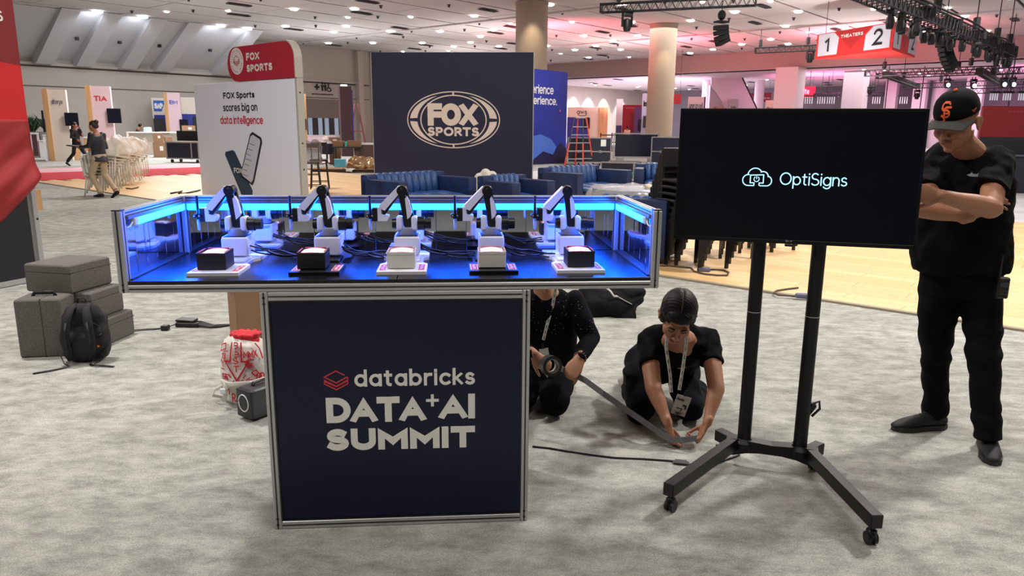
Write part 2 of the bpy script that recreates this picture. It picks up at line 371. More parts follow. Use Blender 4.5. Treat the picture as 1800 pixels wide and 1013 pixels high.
# bulkhead where the ceiling steps down
bk = struct('trim_1', slab(PB, PB+1.0, -32, QL, LZ, HZ+.1), M('bulkhead_paint', (176, 160, 154), .8))
# ceiling: dark backing, panels below it
CEIL = M('ceiling_paint', (204, 196, 194), .8, var=.02, vs=.3)
ceil = struct('ceiling', slab(-16, PB, -32, QL, HZ+.08, HZ+.18), M('ceiling_gap', (58, 54, 54), .9))
pm = bx(new(), (0, 0, 0), (4.44, 2.82, .05)); pme = bpy.data.meshes.new('ceiling_panel'); pm.to_mesh(pme); pm.free(); pme.materials.append(CEIL)
pm = bx(new(), (0, 0, 0), (4.48, 2.82, .05)); pme2 = bpy.data.meshes.new('ceiling_panel'); pm.to_mesh(pme2); pm.free(); pme2.materials.append(CEIL)
rest = new(); cnt = 0
def seen(P, m=60):
    d = P-CP; z = d.dot(cF)
    if z < 1: return False
    u = 900+FPX*d.dot(cR)/z; v = 506.5-FPX*d.dot(cU)/z
    return -m < u < 1800+m and -m < v < 1013+m
q = QL-1.5; row = 0
while q > -31:
    p = PB-2.25; k = 0
    while p > -15:
        c = H(p, q, HZ+.05); sel = seen(c, 90)
        if sel and cnt < 300:
            o = bpy.data.objects.new('ceiling_panel', pme if (k+row) % 2 else pme2); COL.objects.link(o); o.parent = ceil
            o.location = c + V((0, 0, R_.uniform(-.006, .006))); o.rotation_euler = (0, 0, HROT); cnt += 1
        else:
            bx(rest, c, (4.48, 2.82, .05), Euler((0, 0, HROT)))
        p -= 4.5; k += 1
    q -= 3.0; row += 1
obj('ceiling_field', rest, CEIL, ceil, kind='stuff')
struct('ceiling', slab(PB, PFAR, -32, QL, LZ, LZ+.1), M('low_ceiling_paint', (212, 200, 206), .8, var=.03, vs=.4))
# long shallow beams across the panels
for i, p in enumerate((33.2, 46.5)):
    bm = slab(p, p+.35, -30, QL, HZ-.06, HZ+.02); struct('trim_%d' % (i+2), bm, CEIL)
# wall ledges
DK = M('shadow_gap', (92, 86, 82), .9)
for i, (z, t) in enumerate(((4.85, .10), (3.72, .06))): struct('trim_%d' % (i+4), slab(-16, 41, QL-.02, QL+.01, z, z+t), DK)
struct('trim_6', slab(-16, 40.6, QL-.28, QL, 4.95, 5.1), WALL)
# pilasters and joints at the end of the high wall
for i, (p, w_) in enumerate(((39.6, .5), (41.2, .9), (43.4, .4))): struct('trim_%d' % (i+7), slab(p, p+w_, QL-.45, QL, 0, HZ), WALL)
# sloped coffers along the wall top
def PQ(u, v, q):
    d = ray(u, v); t = q/d.dot(BX); P = CP+d*t; return P.dot(AX), P.z
QT, ZB = 45.9, 5.15
SLOPE = M('coffer_paint', (206, 204, 206), .75)
co = struct('soffit', new(), SLOPE); co['kind'] = 'structure'
ribs = [PQ(u, v, QL)[0] for u, v in ((65, 108), (135, 112), (212, 117), (273, 120))]
pend = PQ(384, 114, QL)[0]
ed = [ribs[0]-4.5]+ribs+[pend]
for i in range(len(ed)-1):
    p0, p1 = ed[i]+.35, ed[i+1]-.0
    bm = new(); a = [H(p, q, z) for (p, q, z) in ((p0, QT, HZ), (p1, QT, HZ), (p1, QL, ZB+.15), (p0, QL, ZB+.15))]
    vs = [bm.verts.new(x) for x in a]; v2 = [bm.verts.new(x+V((0, 0, .12))+BX*.15) for x in a]
    bm.faces.new(vs); bm.faces.new(v2[::-1])
    for j in range(4): bm.faces.new((vs[j], v2[j], v2[(j+1) % 4], vs[(j+1) % 4]))
    obj('coffer_panel', fixn(bm), SLOPE, co)
for p in [ed[0]]+ribs+[pend-.4]:
    bm = new(); w_ = .95
    pr = [(QT-.55, HZ), (QT+1.0, HZ), (QL, ZB+.5), (QL, ZB-.15), (QL-.75, ZB-.15)]
    a = [bm.verts.new(H(p-.3, q, z)) for q, z in pr]; b = [bm.verts.new(H(p-.3+w_, q, z)) for q, z in pr]
    bm.faces.new(a); bm.faces.new(b[::-1])
    for j in range(len(pr)): bm.faces.new((a[j], b[j], b[(j+1) % 5], a[(j+1) % 5]))
    obj('rib', fixn(bm), SLOPE, co)
for i in range(len(ed)-1):
    pm_ = (ed[i]+ed[i+1])/2+.3
    c = H(pm_, (QT+QL)/2-.05, (HZ+ZB)/2+.0); obj('vent_hole', bx(new(), c, (.16, .2, .16), Euler((0, 0, HROT))), INK, co)
# white spots that graze the coffers
for k in (1, 2, 4, 4.5):
    i = int(k); p = ed[i]+(ed[i+1]-ed[i])*(.62 if k != 4 else .35) if k != 4.5 else ed[4]+(ed[5]-ed[4])*.75
    l = spot('coffer_light', H(p, QT-.7, HZ-.25), H(p, QL, ZB+.6), 130, (.8, .88, 1), 120, 1)
    bm = lathe(new(), [(.24, 0), (.28, .05), (.1, .1)], 12); o = obj('downlight', bm, M('cool_lamp', (235, 242, 255), emis=9), loc=H(p, QT-.9, HZ-.1))
    tag(o, 'bright cool-white lamp at the top of the sloped coffers on the left wall', 'light', 'cool lamps over the coffers')
# columns
def column(P, r, z1, label, m):
    t = thing('round_column', label, 'column', (P.x, P.y, 0))
    obj('shaft', lathe(new(), [(r, 0), (r, z1-.12)], 40), m, t, smooth='auto')
    obj('collar', lathe(new(), [(r+.03, z1-.12), (r+.03, z1)], 40), m, t); return t
COLM = M('column_paint', (170, 152, 134), .6, var=.03, vs=.6)
column(H(30.1, 24.55), .80, HZ, 'tall beige round column behind the navy backdrop wall, cut by the top of the frame', COLM)
column(H(41.0, 23.3), .80, HZ, 'beige round column with a warm light scallop right of the blue printed wall', COLM)
spot('column_lamp', H(28.6, 23.3, 7.3), H(30.1, 24.4, 3.8), 260, (1, .82, .6), 60, .8, .1)
spot('column_lamp', H(39.4, 22.0, 7.2), H(40.6, 23.0, 3.4), 230, (1, .8, .55), 60, .8, .1)
PILL = M('pillar_paint', (206, 196, 200), .6)
for (u, z, s, lb) in ((1382, 59, 1.7, 'nearest beige square pillar under the bulkhead, above the television'),
                      (1497, 62, 1.55, 'square white pillar lit pink, left of the lighting rig'),
                      (1561, 74, 1.0, 'narrow square pillar between two pink pillars behind the television top'),
                      (1611, 72, 1.1, 'violet-lit square pillar left of the capped man'),
                      (1706, 68, 1.3, 'violet-lit square pillar right behind the black cap')):
    P = GY(u, 225, z); t = thing('square_pillar', lb, 'pillar', (P.x, P.y, 0), HROT)
    box('shaft', PILL, t, (0, 0, LZ/2), (s, s, LZ)); box('base_trim', WPAINT, t, (0, 0, .1), (s+.06, s+.06, .2))
for (u, z, s, lb) in ((1238, 74, .42, 'slim round white column beside the tall white sign with dark lettering'),
                      (1330, 74, .45, 'slim round white column behind the distant red banner'),
                      (1646, 72, .75, 'violet-lit round column directly behind the black cap')):
    P = GY(u, 225, z); t = column(P, s, LZ, lb, PILL); t.name = 'slim_column'
for (u, q_) in ((1005, 0), (1022, 1), (1048, 0), (1075, 1), (1105, 0)):
    d = ray(u, 170); t_ = (QL-1.1)/d.dot(BX); P = CP+d*t_
    spot('wall_washer', (P.x, P.y, 6.1), (P.x+BX.x*.9, P.y+BX.y*.9, 0.5), 1300, (1, .84, .6) if q_ else (.85, .88, 1), 75, .5, .1)
# downlights
LENS = M('lamp_lens', (255, 244, 226), emis=11)
lm = lathe(new(), [(.16, -.06), (.21, -.03), (.23, 0), (.1, .06)], 12); lme = bpy.data.meshes.new('downlight'); lm.to_mesh(lme); lm.free(); lme.materials.append(LENS)
lm = lathe(new(), [(.10, -.04), (.13, -.02), (.1, .06)], 10); lme2 = bpy.data.meshes.new('downlight'); lm.to_mesh(lme2); lm.free(); lme2.materials.append(LENS)
vm = bx(new(), (0, 0, 0), (1.3, .34, .03)); 
for k in range(4): bx(vm, (0, -.12+.08*k, -.02), (1.24, .02, .02))
vme = bpy.data.meshes.new('ceiling_vent'); vm.to_mesh(vme); vm.free(); vme.materials.append(M('vent_dark', (66, 60, 60), .7))
hm = lathe(new(), [(.05, -.12), (.07, -.03), (.12, .04)], 8); hme = bpy.data.meshes.new('sprinkler_head'); hm.to_mesh(hme); hm.free(); hme.materials.append(M('sprinkler_metal', (70, 62, 62), .5))
def put(name, me, P, rz, label, cat, group):
    o = bpy.data.objects.new(name, me); COL.objects.link(o); o.location = P; o.rotation_euler = (0, 0, rz); return tag(o, label, cat, group)
row = 0; q = QL-3.0
while q > -10:
    p = 57.2-(row % 2)*1.8; k = 0
    while p > 20:
        pp, qq = p+R_.uniform(-.3, .3), q+R_.uniform(-.25, .25)
        if (q < 45 or p > 34) and seen(H(pp, qq, HZ), 10):
            if (k+row) % 3 != 2: put('downlight', lme if (k*7+row*3) % 4 else lme2, H(pp, qq, HZ), HROT, 'small glowing round downlight in the high panelled ceiling', 'light', 'downlights of the high ceiling')
            if (k+row*2) % 3 == 0: put('ceiling_vent', vme, H(pp+1.1, qq+.8, HZ-.03), HROT, 'dark slotted air vent in the high panelled ceiling', 'vent', 'air vents of the high ceiling')
            if (k+row) % 2 == 0: put('sprinkler_head', hme, H(pp-1.3, qq+1.3, HZ), 0, 'tiny dark sprinkler head under the high panelled ceiling', 'sprinkler', 'sprinkler heads of the high ceiling')
        p -= 3.7; k += 1
    q -= 3.0; row += 1
for i in range(54):
    p, q = R_.uniform(62, 84), R_.uniform(6, 50)
    if not seen(H(p, q, LZ), 0): continue
    if i % 2: put('downlight', lme2, H(p, q, LZ), 0, 'tiny glowing downlight in the low pink-lit ceiling beyond the bulkhead', 'light', 'downlights of the low ceiling')
    else: put('ceiling_vent', vme, H(p, q, LZ-.03), HROT, 'dark slot in the low pink-lit ceiling beyond the bulkhead', 'vent', 'dark slots of the low ceiling')
# seams in the near part of the ceiling: conduit rails in the gaps between panels
# ---- wood floor, planks ----
base = struct('floor', slab(6.95, 15.4, -3, 23.3, -.05, .004), M('plank_gap', (158, 122, 82), .9))
wmats = []
for i, c in enumerate(((222, 184, 132), (216, 177, 124), (226, 190, 140), (219, 181, 130))):
    wmats.append(M('oak_plank_%d' % i, c, .5, var=.10, vs=9, stretch=(.35, 6, 1)))
pmes = []
for m in wmats:
    b = bx(new(), (0, 0, 0), (.196, 1.496, .014), bev=.001); me = bpy.data.meshes.new('plank'); b.to_mesh(me); b.free(); me.materials.append(m); pmes.append(me)
cand = []
for i in range(42):
    p = 7.05+.2*i; q = -3+.75+(i*.53 % 1.5)
    while q < 23.3:
        q1 = min(q+.745, 23.3); cand.append((p, q)); q += 1.5
vis = sorted((c for c in cand if seen(H(c[0], c[1], 0), 0)), key=lambda c: H(c[0], c[1]).length)
vs_ = set(vis[:300]); rests = [new() for _ in wmats]
for i, c in enumerate(cand):
    P = H(c[0], c[1], .009)
    if c in vs_:
        o = bpy.data.objects.new('plank', pmes[(i*7+i//3) % 4]); COL.objects.link(o); o.parent = base; o.location = P; o.rotation_euler = (0, 0, HROT)
    else: bx(rests[(i*7+i//3) % 4], P, (.196, 1.496, .014), Euler((0, 0, HROT)))
allr = new()
for k, b in enumerate(rests):
    me = bpy.data.meshes.new('x'); b.to_mesh(me); b.free(); n0 = len(allr.faces); allr.from_mesh(me); bpy.data.meshes.remove(me); allr.faces.ensure_lookup_table()
    for f in allr.faces[n0:]: f.material_index = k
obj('far_planks', allr, wmats, base, kind='stuff')
struct('trim_10', slab(6.90, 6.96, -3, 23.3, 0, .018), M('edge_strip', (150, 138, 118), .5))
o = obj('red_runner', slab(-4, 16.0, 23.3, 26.9, .0, .02), M('red_carpet', (196, 20, 46), .9, var=.08, vs=3)); tag(o, 'bright red carpet runner along the far edge of the wooden floor', 'carpet')
o = obj('pink_light_strip', slab(-4, 40, 26.9, 29.6, .0, .012), M('pink_lit_carpet', (214, 168, 176), .9, var=.1, vs=2)); tag(o, 'carpet strip with pink lamp light in its colour, beyond the bright red runner', 'carpet')  # pink lamp light falling on the floor, put into this strip's carpet colour
o = obj('pale_carpet', slab(15.4, 36, -6, 17, 0, .012), M('white_grey_carpet', (196, 194, 198), .9, var=.12, vs=1.5)); tag(o, 'pale grey carpet behind the blue sofas beyond the wooden floor', 'carpet')
# ================= display counter =================
CX, CY, CYAW, CW, CD = -.4247, 2.6616, .0824, 1.969, .656
H1, HT, H2 = .951, .994, 1.245
ctr = thing('display_counter', 'T-shaped aluminium display counter with mirrored open top and navy front panel', 'counter', (CX, CY, 0), CYAW)
hw = CW/2; PW = .496
def prof(name, c, s, axis, parent=ctr):
    # aluminium extrusion: body with grooved faces
    bm = new(); bx(bm, c, s, bev=.003)
    o = obj(name, bm, ALU, parent)
    g = new(); c = V(c); s = V(s); ax = 'xyz'.index(axis)
    ot = [i for i in range(3) if i != ax]
    for k in ot:
        other = [i for i in ot if i != k][0]
        nl = 1 if s[other] < .05 else 2
        for sgn in (-1, 1):
            for j in range(nl):
                cc = c.copy(); cc[k] += sgn*(s[k]/2); cc[other] += (0 if nl == 1 else (j-.5)*s[other]*.42)
                ss = V((0, 0, 0)); ss[ax] = s[ax]*.995; ss[k] = .0016; ss[other] = .0055
                bx(g, cc, ss)
    obj('groove', g, ALUD, o); return o
# pedestal frame
for sx in (-1, 1):
    o = prof('post', (sx*(PW-.0145), .015, H1/2), (.029, .03, H1), 'z')
    s = new()
    for z in (.02, .045, H1-.022, H1-.045): cyl(s, (sx*(PW-.0145), -.003, z), (sx*(PW-.0145), .001, z), .005, n=10)
    obj('screws', s, BLKM, o)
    prof('post', (sx*(PW-.0145), .485, H1/2), (.029, .03, H1), 'z')
prof('rail', (0, .015, H1-.018), (2*PW-.058, .03, .034), 'x'); prof('rail', (0, .015, .017), (2*PW-.058, .03, .034), 'x')
prof('rail', (0, .485, H1-.018), (2*PW-.058, .03, .034), 'x'); prof('rail', (0, .485, .017), (2*PW-.058, .03, .034), 'x')
for sx in (-1, 1):
    prof('rail', (sx*(PW-.0145), .25, H1-.018), (.03, .44, .034), 'y'); prof('rail', (sx*(PW-.0145), .25, .017), (.03, .44, .034), 'y')
    box('side_panel', NAVY, ctr, (sx*(PW-.012), .25, H1/2), (.012, .44, H1-.07))
fp = box('front_panel', NAVY, ctr, (0, .012, H1/2), (2*PW-.06, .012, H1-.072), bev=.001)
box('back_panel', NAVY, ctr, (0, .49, H1/2), (2*PW-.06, .012, H1-.07))
# gasket edge of the fabric print
e = new(); ribbon2d(e, [(-PW+.032, .037), (PW-.032, .037), (PW-.032, H1-.038), (-PW+.032, H1-.038)], .004, .001, .006, True); obj('gasket', e, BLKM, fp)
GR = M('cream_ink', (232, 230, 222), .4)
BR = M('red_line_ink', (205, 58, 70), .45)
yp = .0055
# wording, laid out in metres on the panel
def px2l(u, v):            # pixel on the front face of the counter to local x, z
    d = ray(u, v); n = V((-math.sin(CYAW), math.cos(CYAW), 0)); e_ = V((math.cos(CYAW), math.sin(CYAW), 0)); c0 = V((CX, CY, 0))
    X = CP+d*(((c0-CP).dot(n))/d.dot(n))-c0; return X.dot(e_), X.z
x0, z0 = px2l(623, 681); x1, _ = px2l(835, 681); _, z1 = px2l(623, 651)
letters(ctr, 'databricks', GR, x0, z0, x1-x0, z1-z0, .0115, yp)
a, b = px2l(574, 745), px2l(748, 697)
letters(ctr, 'DATA', GR, a[0], a[1], b[0]-a[0], b[1]-a[1], .0262, yp, gap=.05)
a, b = px2l(749, 716), px2l(771, 694); plus = new()
cxp, czp = (a[0]+b[0])/2, (a[1]+b[1])/2
q, k_ = (b[0]-a[0])/2, .0055; prism(plus, [(cxp+x, czp+z) for x, z in ((-q, -k_), (-k_, -k_), (-k_, -q), (k_, -q), (k_, -k_), (q, -k_), (q, k_), (k_, k_), (k_, q), (-k_, q), (-k_, k_), (-q, k_))], yp-.001, yp+.001); obj('lettering', fixn(plus), GR, ctr)
a, b = px2l(772, 738), px2l(835, 693); letters(ctr, 'AI', GR, a[0], a[1], b[0]-a[0], b[1]-a[1], .0262, yp, gap=.08)
a, b = px2l(574, 794), px2l(835, 748); letters(ctr, 'SUMMIT', GR, a[0], a[1], b[0]-a[0], b[1]-a[1]-.004, .0258, yp, gap=.08)
lc = px2l(590.5, 671)
def stack_logo(parent, cx, cz, s, mat, y, mw=None):
    g = new(); w_ = .0042*s/.085
    X, Z = s/2, s*.26
    ribbon2d(g, [(cx+X*.75, cz+s*.26), (cx, cz+s*.46), (cx-X, cz+s*.19), (cx, cz-s*.09), (cx+X, cz+s*.19)], w_, y-.001, y+.001)
    for k in (0, .19): ribbon2d(g, [(cx+X, cz+s*.19-k), (cx+X, cz+s*.04-k), (cx, cz-s*.24-k), (cx-X, cz+s*.04-k), (cx-X, cz-s*.02-k), ] if k == 0 else [(cx+X, cz+s*.02-.02*s), (cx+X, cz-s*.13), (cx, cz-s*.4), (cx-X, cz-s*.13), (cx-X, cz-s*.02), (cx, cz-s*.26), (cx+X, cz)], w_, y-.001, y+.001)
    if mw is not None: bmesh.ops.transform(g, matrix=mw, verts=g.verts[:])
    return obj('logo', g, mat, parent)
stack_logo(ctr, lc[0], lc[1], .086, BR, yp)
# table box
prof('rail', (0, .02, (H1+.980)/2), (CW-.06, .04, .029), 'x'); prof('rail', (0, CD-.02, (H1+.980)/2), (CW-.06, .04, .029), 'x')
for sx in (-1, 1):
    prof('rail', (sx*(hw-.02), CD/2, (H1+.980)/2), (.04, CD-.08, .029), 'y')
    prof('rail', (sx*(hw-.015), CD/2, H2-.011), (.03, CD-.06, .022), 'y')
    o = prof('post', (sx*(hw-.016), .02, (H1+H2)/2), (.032, .04, H2-H1), 'z')
    box('post_cap', ALUD, o, (sx*(hw-.016), .02, H2+.002), (.030, .038, .004))
    s = new()
    for z in (H1+.012, H1+.03): cyl(s, (sx*(hw-.016), -.003, z), (sx*(hw-.016), .001, z), .004, n=10)
    obj('screws', s, BLKM, o)
    prof('post', (sx*(hw-.02), CD-.02, (H1+H2)/2), (.04, .04, H2-H1), 'z')
prof('rail', (0, CD-.015, H2-.011), (CW-.06, .03, .022), 'x')
TT = M('black_tabletop', (7, 7, 9), .26, var=.3, vs=40, bump=.08, bs=160, stretch=(1, 6, 1))
for sx in (-1, 1):
    box('tabletop_half', TT, ctr, (sx*(hw-.034)/2+sx*.0006, CD/2-.001, HT-.007), (hw-.0352, CD-.006, .014), bev=.0015)
# mirror tiles with slight unevenness
MIR = M('mirror_tile', (205, 210, 222), .035, 1.0)
def tile(parent, c, sx, sz, face, tw):
    th = .003
    b = new()
    if face == 'y': bx(b, c, (sx, th, sz), Euler((tw[0], 0, tw[1])), bev=.0008)
    else: bx(b, c, (th, sx, sz), Euler((0, tw[0], tw[1])), bev=.0008)
    return obj('mirror_tile', b, MIR, parent)
bp = box('back_panel', M('grey_board', (60, 60, 66), .7), ctr, (0, CD-.012, (HT+H2-.022)/2), (CW-.082, .006, H2-HT-.024))
nt_ = 14; tw_ = (CW-.082)/nt_
for i in range(nt_):
    for (z0, z1) in ((HT+.001, 1.185), (1.187, H2-.024)):
        tile(bp, (-(CW-.082)/2+tw_*(i+.5), CD-.018, (z0+z1)/2), tw_-.0012, z1-z0-.001, 'y', (R_.uniform(-.004, .004), R_.uniform(-.006, .006)))
for sx in (-1, 1):
    sp_ = box('side_panel', M('grey_board', (60, 60, 66), .7), ctr, (sx*(hw-.012), CD/2, (.981+H2-.022)/2), (.006, CD-.082, H2-.981-.024))
    box('outer_skin', NAVY, ctr, (sx*(hw-.006), CD/2, (.98+H2-.022)/2), (.004, CD-.082, H2-.98-.024))
    box('side_gasket', BLKM, ctr, (sx*(hw-.026), CD/2, .990), (.026, CD-.06, .016))
    for i in range(6):
        wy = (CD-.082)/6
        tile(sp_, (sx*(hw-.017), .041+wy*(i+.5), (HT+H2-.022)/2), wy-.0012, H2-HT-.026, 'x', (R_.uniform(-.006, .006), R_.uniform(-.012, .012)))
box('outer_skin', NAVY, ctr, (0, CD-.006, (.98+H2-.022)/2), (CW-.082, .004, H2-.98-.024))
# LED strip under the top rail on three sides
LED = M('blue_led', (0, 178, 255), .4, emis=1)
nt = LED.node_tree; bs_ = nt.nodes['Principled BSDF']; bs_.inputs['Emission Color'].default_value = (.0005, .11, 1, 1); bs_.inputs['Emission Strength'].default_value = 8.5; bs_.inputs['Base Color'].default_value = (.3, .6, .9, 1)
led = ctr
zl = H2-.048
box('led_strip', LED, led, (0, CD-.032, zl), (CW-.09, .014, .032), bev=.004)
chn = new(); bx(chn, (0, CD-.027, zl+.020), (CW-.08, .024, .012)); obj('channel', chn, M('blue_lit_channel', (120, 124, 150), .35, .6), led)
for sx in (-1, 1):
    box('led_strip', LED, led, (sx*(hw-.032), CD/2+.045, zl), (.014, CD-.16, .032), bev=.004)
    box('channel', M('blue_lit_channel', (0, 0, 0)), led, (sx*(hw-.028), CD/2, zl+.020), (.022, CD-.09, .012))
    box('end_cap', M('strip_end_cap', (205, 220, 228), .4), led, (sx*(hw-.033), .105, zl), (.02, .03, .03), bev=.004)
    w_ = new(); tube(w_, [(sx*(hw-.034), .09, zl), (sx*(hw-.036), .06, zl-.012), (sx*(hw-.033), .045, zl-.016), (sx*(hw-.024), .04, zl-.01)], .0028, 6); obj('cable', w_, WHITE, led, smooth=True)
def ledlight(loc, sx, sy, e, rot):
    l = bpy.data.lights.new('led_glow', 'AREA'); l.shape = 'RECTANGLE'; l.size = sx; l.size_y = sy; l.energy = e; l.color = (0.0, .09, 1)
    o = bpy.data.objects.new('led_glow', l); o.parent = led; o.location = loc; o.rotation_euler = rot; COL.objects.link(o)
ledlight((0, CD-.042, zl-.006), CW-.12, .02, 10, (math.radians(-62), 0, 0))
for sx in (-1, 1): ledlight((sx*(hw-.044), CD/2+.04, zl-.006), .02, CD-.2, 5.5, (0, math.radians(62*sx), 0))

# ================= robot arms =================
AB = M('robot_black', (16, 16, 19), .35); AW = M('robot_white', (226, 226, 230), .38)
STK = M('sticker_pink', (206, 60, 78), .5); STW = M('sticker_white', (240, 226, 230), .5)
def robot(label, loc, rotz):
    t = thing('robot_arm', label, 'robot arm', loc, rotz, 'desktop robot arms in the counter')
    b = bx(new(), (0, -.005, .043), (.106, .12, .078), bev=.012, seg=3); hub = obj('base', b, AW, t, smooth='auto')
    box('base_recess', AB, hub, (0, -.005, .0825), (.088, .10, .003), bev=.001)
    rim = new(); ribbon2d(rim, [(-.049, -.06), (.049, -.06), (.049, .05), (-.049, .05)], .004, 0, .005, True)
    bmesh.ops.transform(rim, matrix=Matrix.Translation((0, 0, .083)) @ Matrix.Rotation(PI/2, 4, 'X') @ Matrix.Diagonal((1, -1, 1, 1)), verts=rim.verts[:]); obj('base_rim', fixn(rim), AW, hub)
    obj('turntable', lathe(new(), [(.037, .08), (.039, .085), (.036, .112), (.030, .116)], 28), M('turntable_grey', (150, 152, 160), .4), t, smooth='auto')
    sh = obj('shoulder', bx(new(), (-.0, 0, .107), (.088, .055, .012), bev=.004), AW, t)
    for s in (-1, 1):
        obj('shoulder_housing', bx(new(), (s*.031, 0, .132), (.026, .062, .060), bev=.012, seg=3), AW, sh, smooth='auto')
    cyl_ = new(); tube(cyl_, [(.044, 0, .130), (.072, 0, .130), (.074, 0, .130), (.10, 0, .130)], [.029, .029, .024, .023], 20, dome=False); m1 = obj('motor', cyl_, AB, t, smooth='auto')
    cyl_ = new(); tube(cyl_, [(-.044, 0, .130), (-.062, 0, .130)], [.024, .021], 20); obj('motor', cyl_, AB, t, smooth='auto')
    # upper arm: leans back to the left while rising
    u = new(); prism(u, [(.004, .112), (.022, .120), (.008, .19), (-.010, .272), (-.030, .274), (-.034, .255), (-.020, .18), (-.014, .12)], -.020, -.004); prism(u, [(.020, .12), (.034, .135), (.020, .20), (.004, .265), (-.008, .27), (.006, .19)], .004, .02)
    ua = obj('upper_arm', fixn(u), AB, t)
    u = new(); prism(u, [(.002, .150), (.012, .158), (.022, .175), (.012, .225), (.002, .245), (-.006, .235)], -.023, .012); obj('arm_inlay', fixn(u), AW, ua)
    el = new(); cyl(el, (-.018, -.028, .268), (-.018, .028, .268), .021, n=20); ell(el, (-.018, 0, .276), (.022, .03, .014)); obj('elbow', el, AB, t, smooth='auto')
    # forearm down to the left
    u = new(); prism(u, [(-.036, .285), (-.015, .280), (-.024, .262), (-.090, .186), (-.106, .193), (-.114, .206)], -.026, .022); obj('forearm_cover', fixn(u), AW, t)
    u = new(); prism(u, [(-.018, .268), (-.026, .252), (-.088, .170), (-.104, .172), (-.106, .192), (-.088, .190)], -.022, .018); obj('forearm', fixn(u), AB, t)
    wr = obj('wrist', fixn(prism(new(), [(-.120, .198), (-.120, .142), (-.082, .142), (-.074, .156), (-.074, .166), (-.100, .170), (-.104, .198)], -.022, .02)), AW, t)
    box('tool_head', AB, t, (-.132, -.002, .168), (.026, .036, .054), bev=.003)
    r = new(); cyl(r, (-.152, -.006, .170), (-.152, -.006, .246), .0055, n=10); cyl(r, (-.152, -.006, .150), (-.152, -.006, .172), .008, n=10); obj('tool_rod', r, AB, t, smooth='auto')
    k = new()
    for s in (-1, 1): cyl(k, (-.152+s*.010, -.012, .165), (-.152+s*.010, -.026, .165), .0075, n=12)
    kb = obj('clamp', bx(k, (-.152, -.006, .165), (.034, .014, .014), bev=.003), AB, t)
    k = new()
    for s in (-1, 1): cyl(k, (-.152+s*.010, -.026, .165), (-.152+s*.010, -.0275, .165), .0035, n=10)
    obj('screw', k, ALU, kb)
    p = new(); tube(p, [(-.152, -.006, .148), (-.152, -.006, .108), (-.152, -.006, .102)], [.0065, .006, .002], 10); obj('suction_tip', p, M('clear_tip', (200, 215, 250), .15, alpha=.7), t, smooth=True)
    return t
PX = [-.683, -.313, .012, .364, .7015]
descr = ['leftmost', 'second from the left', 'middle', 'second from the right', 'rightmost']
RB = M('red_text_ink', (214, 70, 84), .5)
def plate(i, loc, white, proto=None):
    t = thing('base_plate', '%s plastic base plate with pink stickers under the %s robot arm' % ('white' if white else 'black', descr[i]), 'plate', loc, CYAW, 'base plates under the robot arms')
    m = AW if white else AB
    b = new(); W2 = .094
    pr = [(-W2, 0), (W2, 0), (W2, .17), (W2-.02, .20), (W2-.02, .30), (W2, .33), (W2, .49), (-W2, .49), (-W2, .33), (-W2+.02, .30), (-W2+.02, .20), (-W2, .17)]
    vs = [b.verts.new((x, y, 0)) for x, y in pr]; f = b.faces.new(vs); r = bmesh.ops.extrude_face_region(b, geom=[f]); bmesh.ops.translate(b, verts=[v for v in r['geom'] if isinstance(v, bmesh.types.BMVert)], vec=(0, 0, .012))
    obj('slab', fixn(b), m, t)
    bx2 = new(); bx(bx2, (0, .265, .016), (.13, .12, .012), bev=.004); obj('raised_bridge', bx2, m, t)
    for s in (-1, 1):
        st = box('sticker', STW, t, (s*.074, .085, .0126), (.030, .12, .0012))
        r = new(); bx(r, (s*.074, .085, .0134), (.022, .112, .0012)); obj('sticker_field', r, STK, st)
        g = new()
        for k in range(7): bx(g, (s*.074+R_.uniform(-.003, .003), .045+k*.0135, .0141), (.010, .007, .0008))
        obj('printing', g, STW, st)
    return t
def kitbox(i, loc, white):
    t = thing('parts_box', '%s box holding a printed sheet, before the %s robot arm' % ('white' if white else 'black', descr[i]), 'box', loc, CYAW, 'boxes in front of the robot arms')
    m = M('box_white', (205, 203, 198), .55) if white else M('box_black', (17, 16, 20), .5)
    obj('body', bx(new(), (0, .055, .026), (.107, .11, .052), bev=.002), m, t)
    w_ = new()
    for c, s in (((0, .001, .057), (.107, .003, .010)), ((0, .109, .058), (.107, .003, .012)), ((-.052, .055, .058), (.003, .108, .012)), ((.052, .055, .058), (.003, .108, .012))): bx(w_, c, s)
    obj('rim', w_, m, t)
    sh = new(); n = 12; rows = []
    for k in range(n+1):
        x = -.046+.092*k/n; z = .056+.008*math.sin(PI*k/n); rows.append([sh.verts.new((x, y, zz)) for y, zz in ((.004, z), (.106, z+.002), (.106, z+.0008), (.004, z-.001))])
    for k in range(n):
        for j in range(4): sh.faces.new((rows[k][j], rows[k+1][j], rows[k+1][(j+1) % 4], rows[k][(j+1) % 4]))
    sh.faces.new(rows[0]); sh.faces.new(rows[-1][::-1])
    o = obj('printed_sheet', fixn(sh), M('sheet_white', (236, 234, 238), .6), t, smooth='auto')
    g = new(); bx(g, (-.004, .002, .0605), (.07, .004, .0045)); bx(g, (0, .104, .0665), (.08, .004, .003)); bx(g, (-.048, .055, .0655), (.003, .08, .002)); bx(g, (.048, .055, .0655), (.003, .08, .002)); obj('red_print', g, RB, t)
    return t
CM = Matrix.Translation((CX, CY, 0)) @ Matrix.Rotation(CYAW, 4, 'Z')
whites = [1, 0, 1, 0, 1]; bw = [0, 0, 1, 1, 0]
proto = None
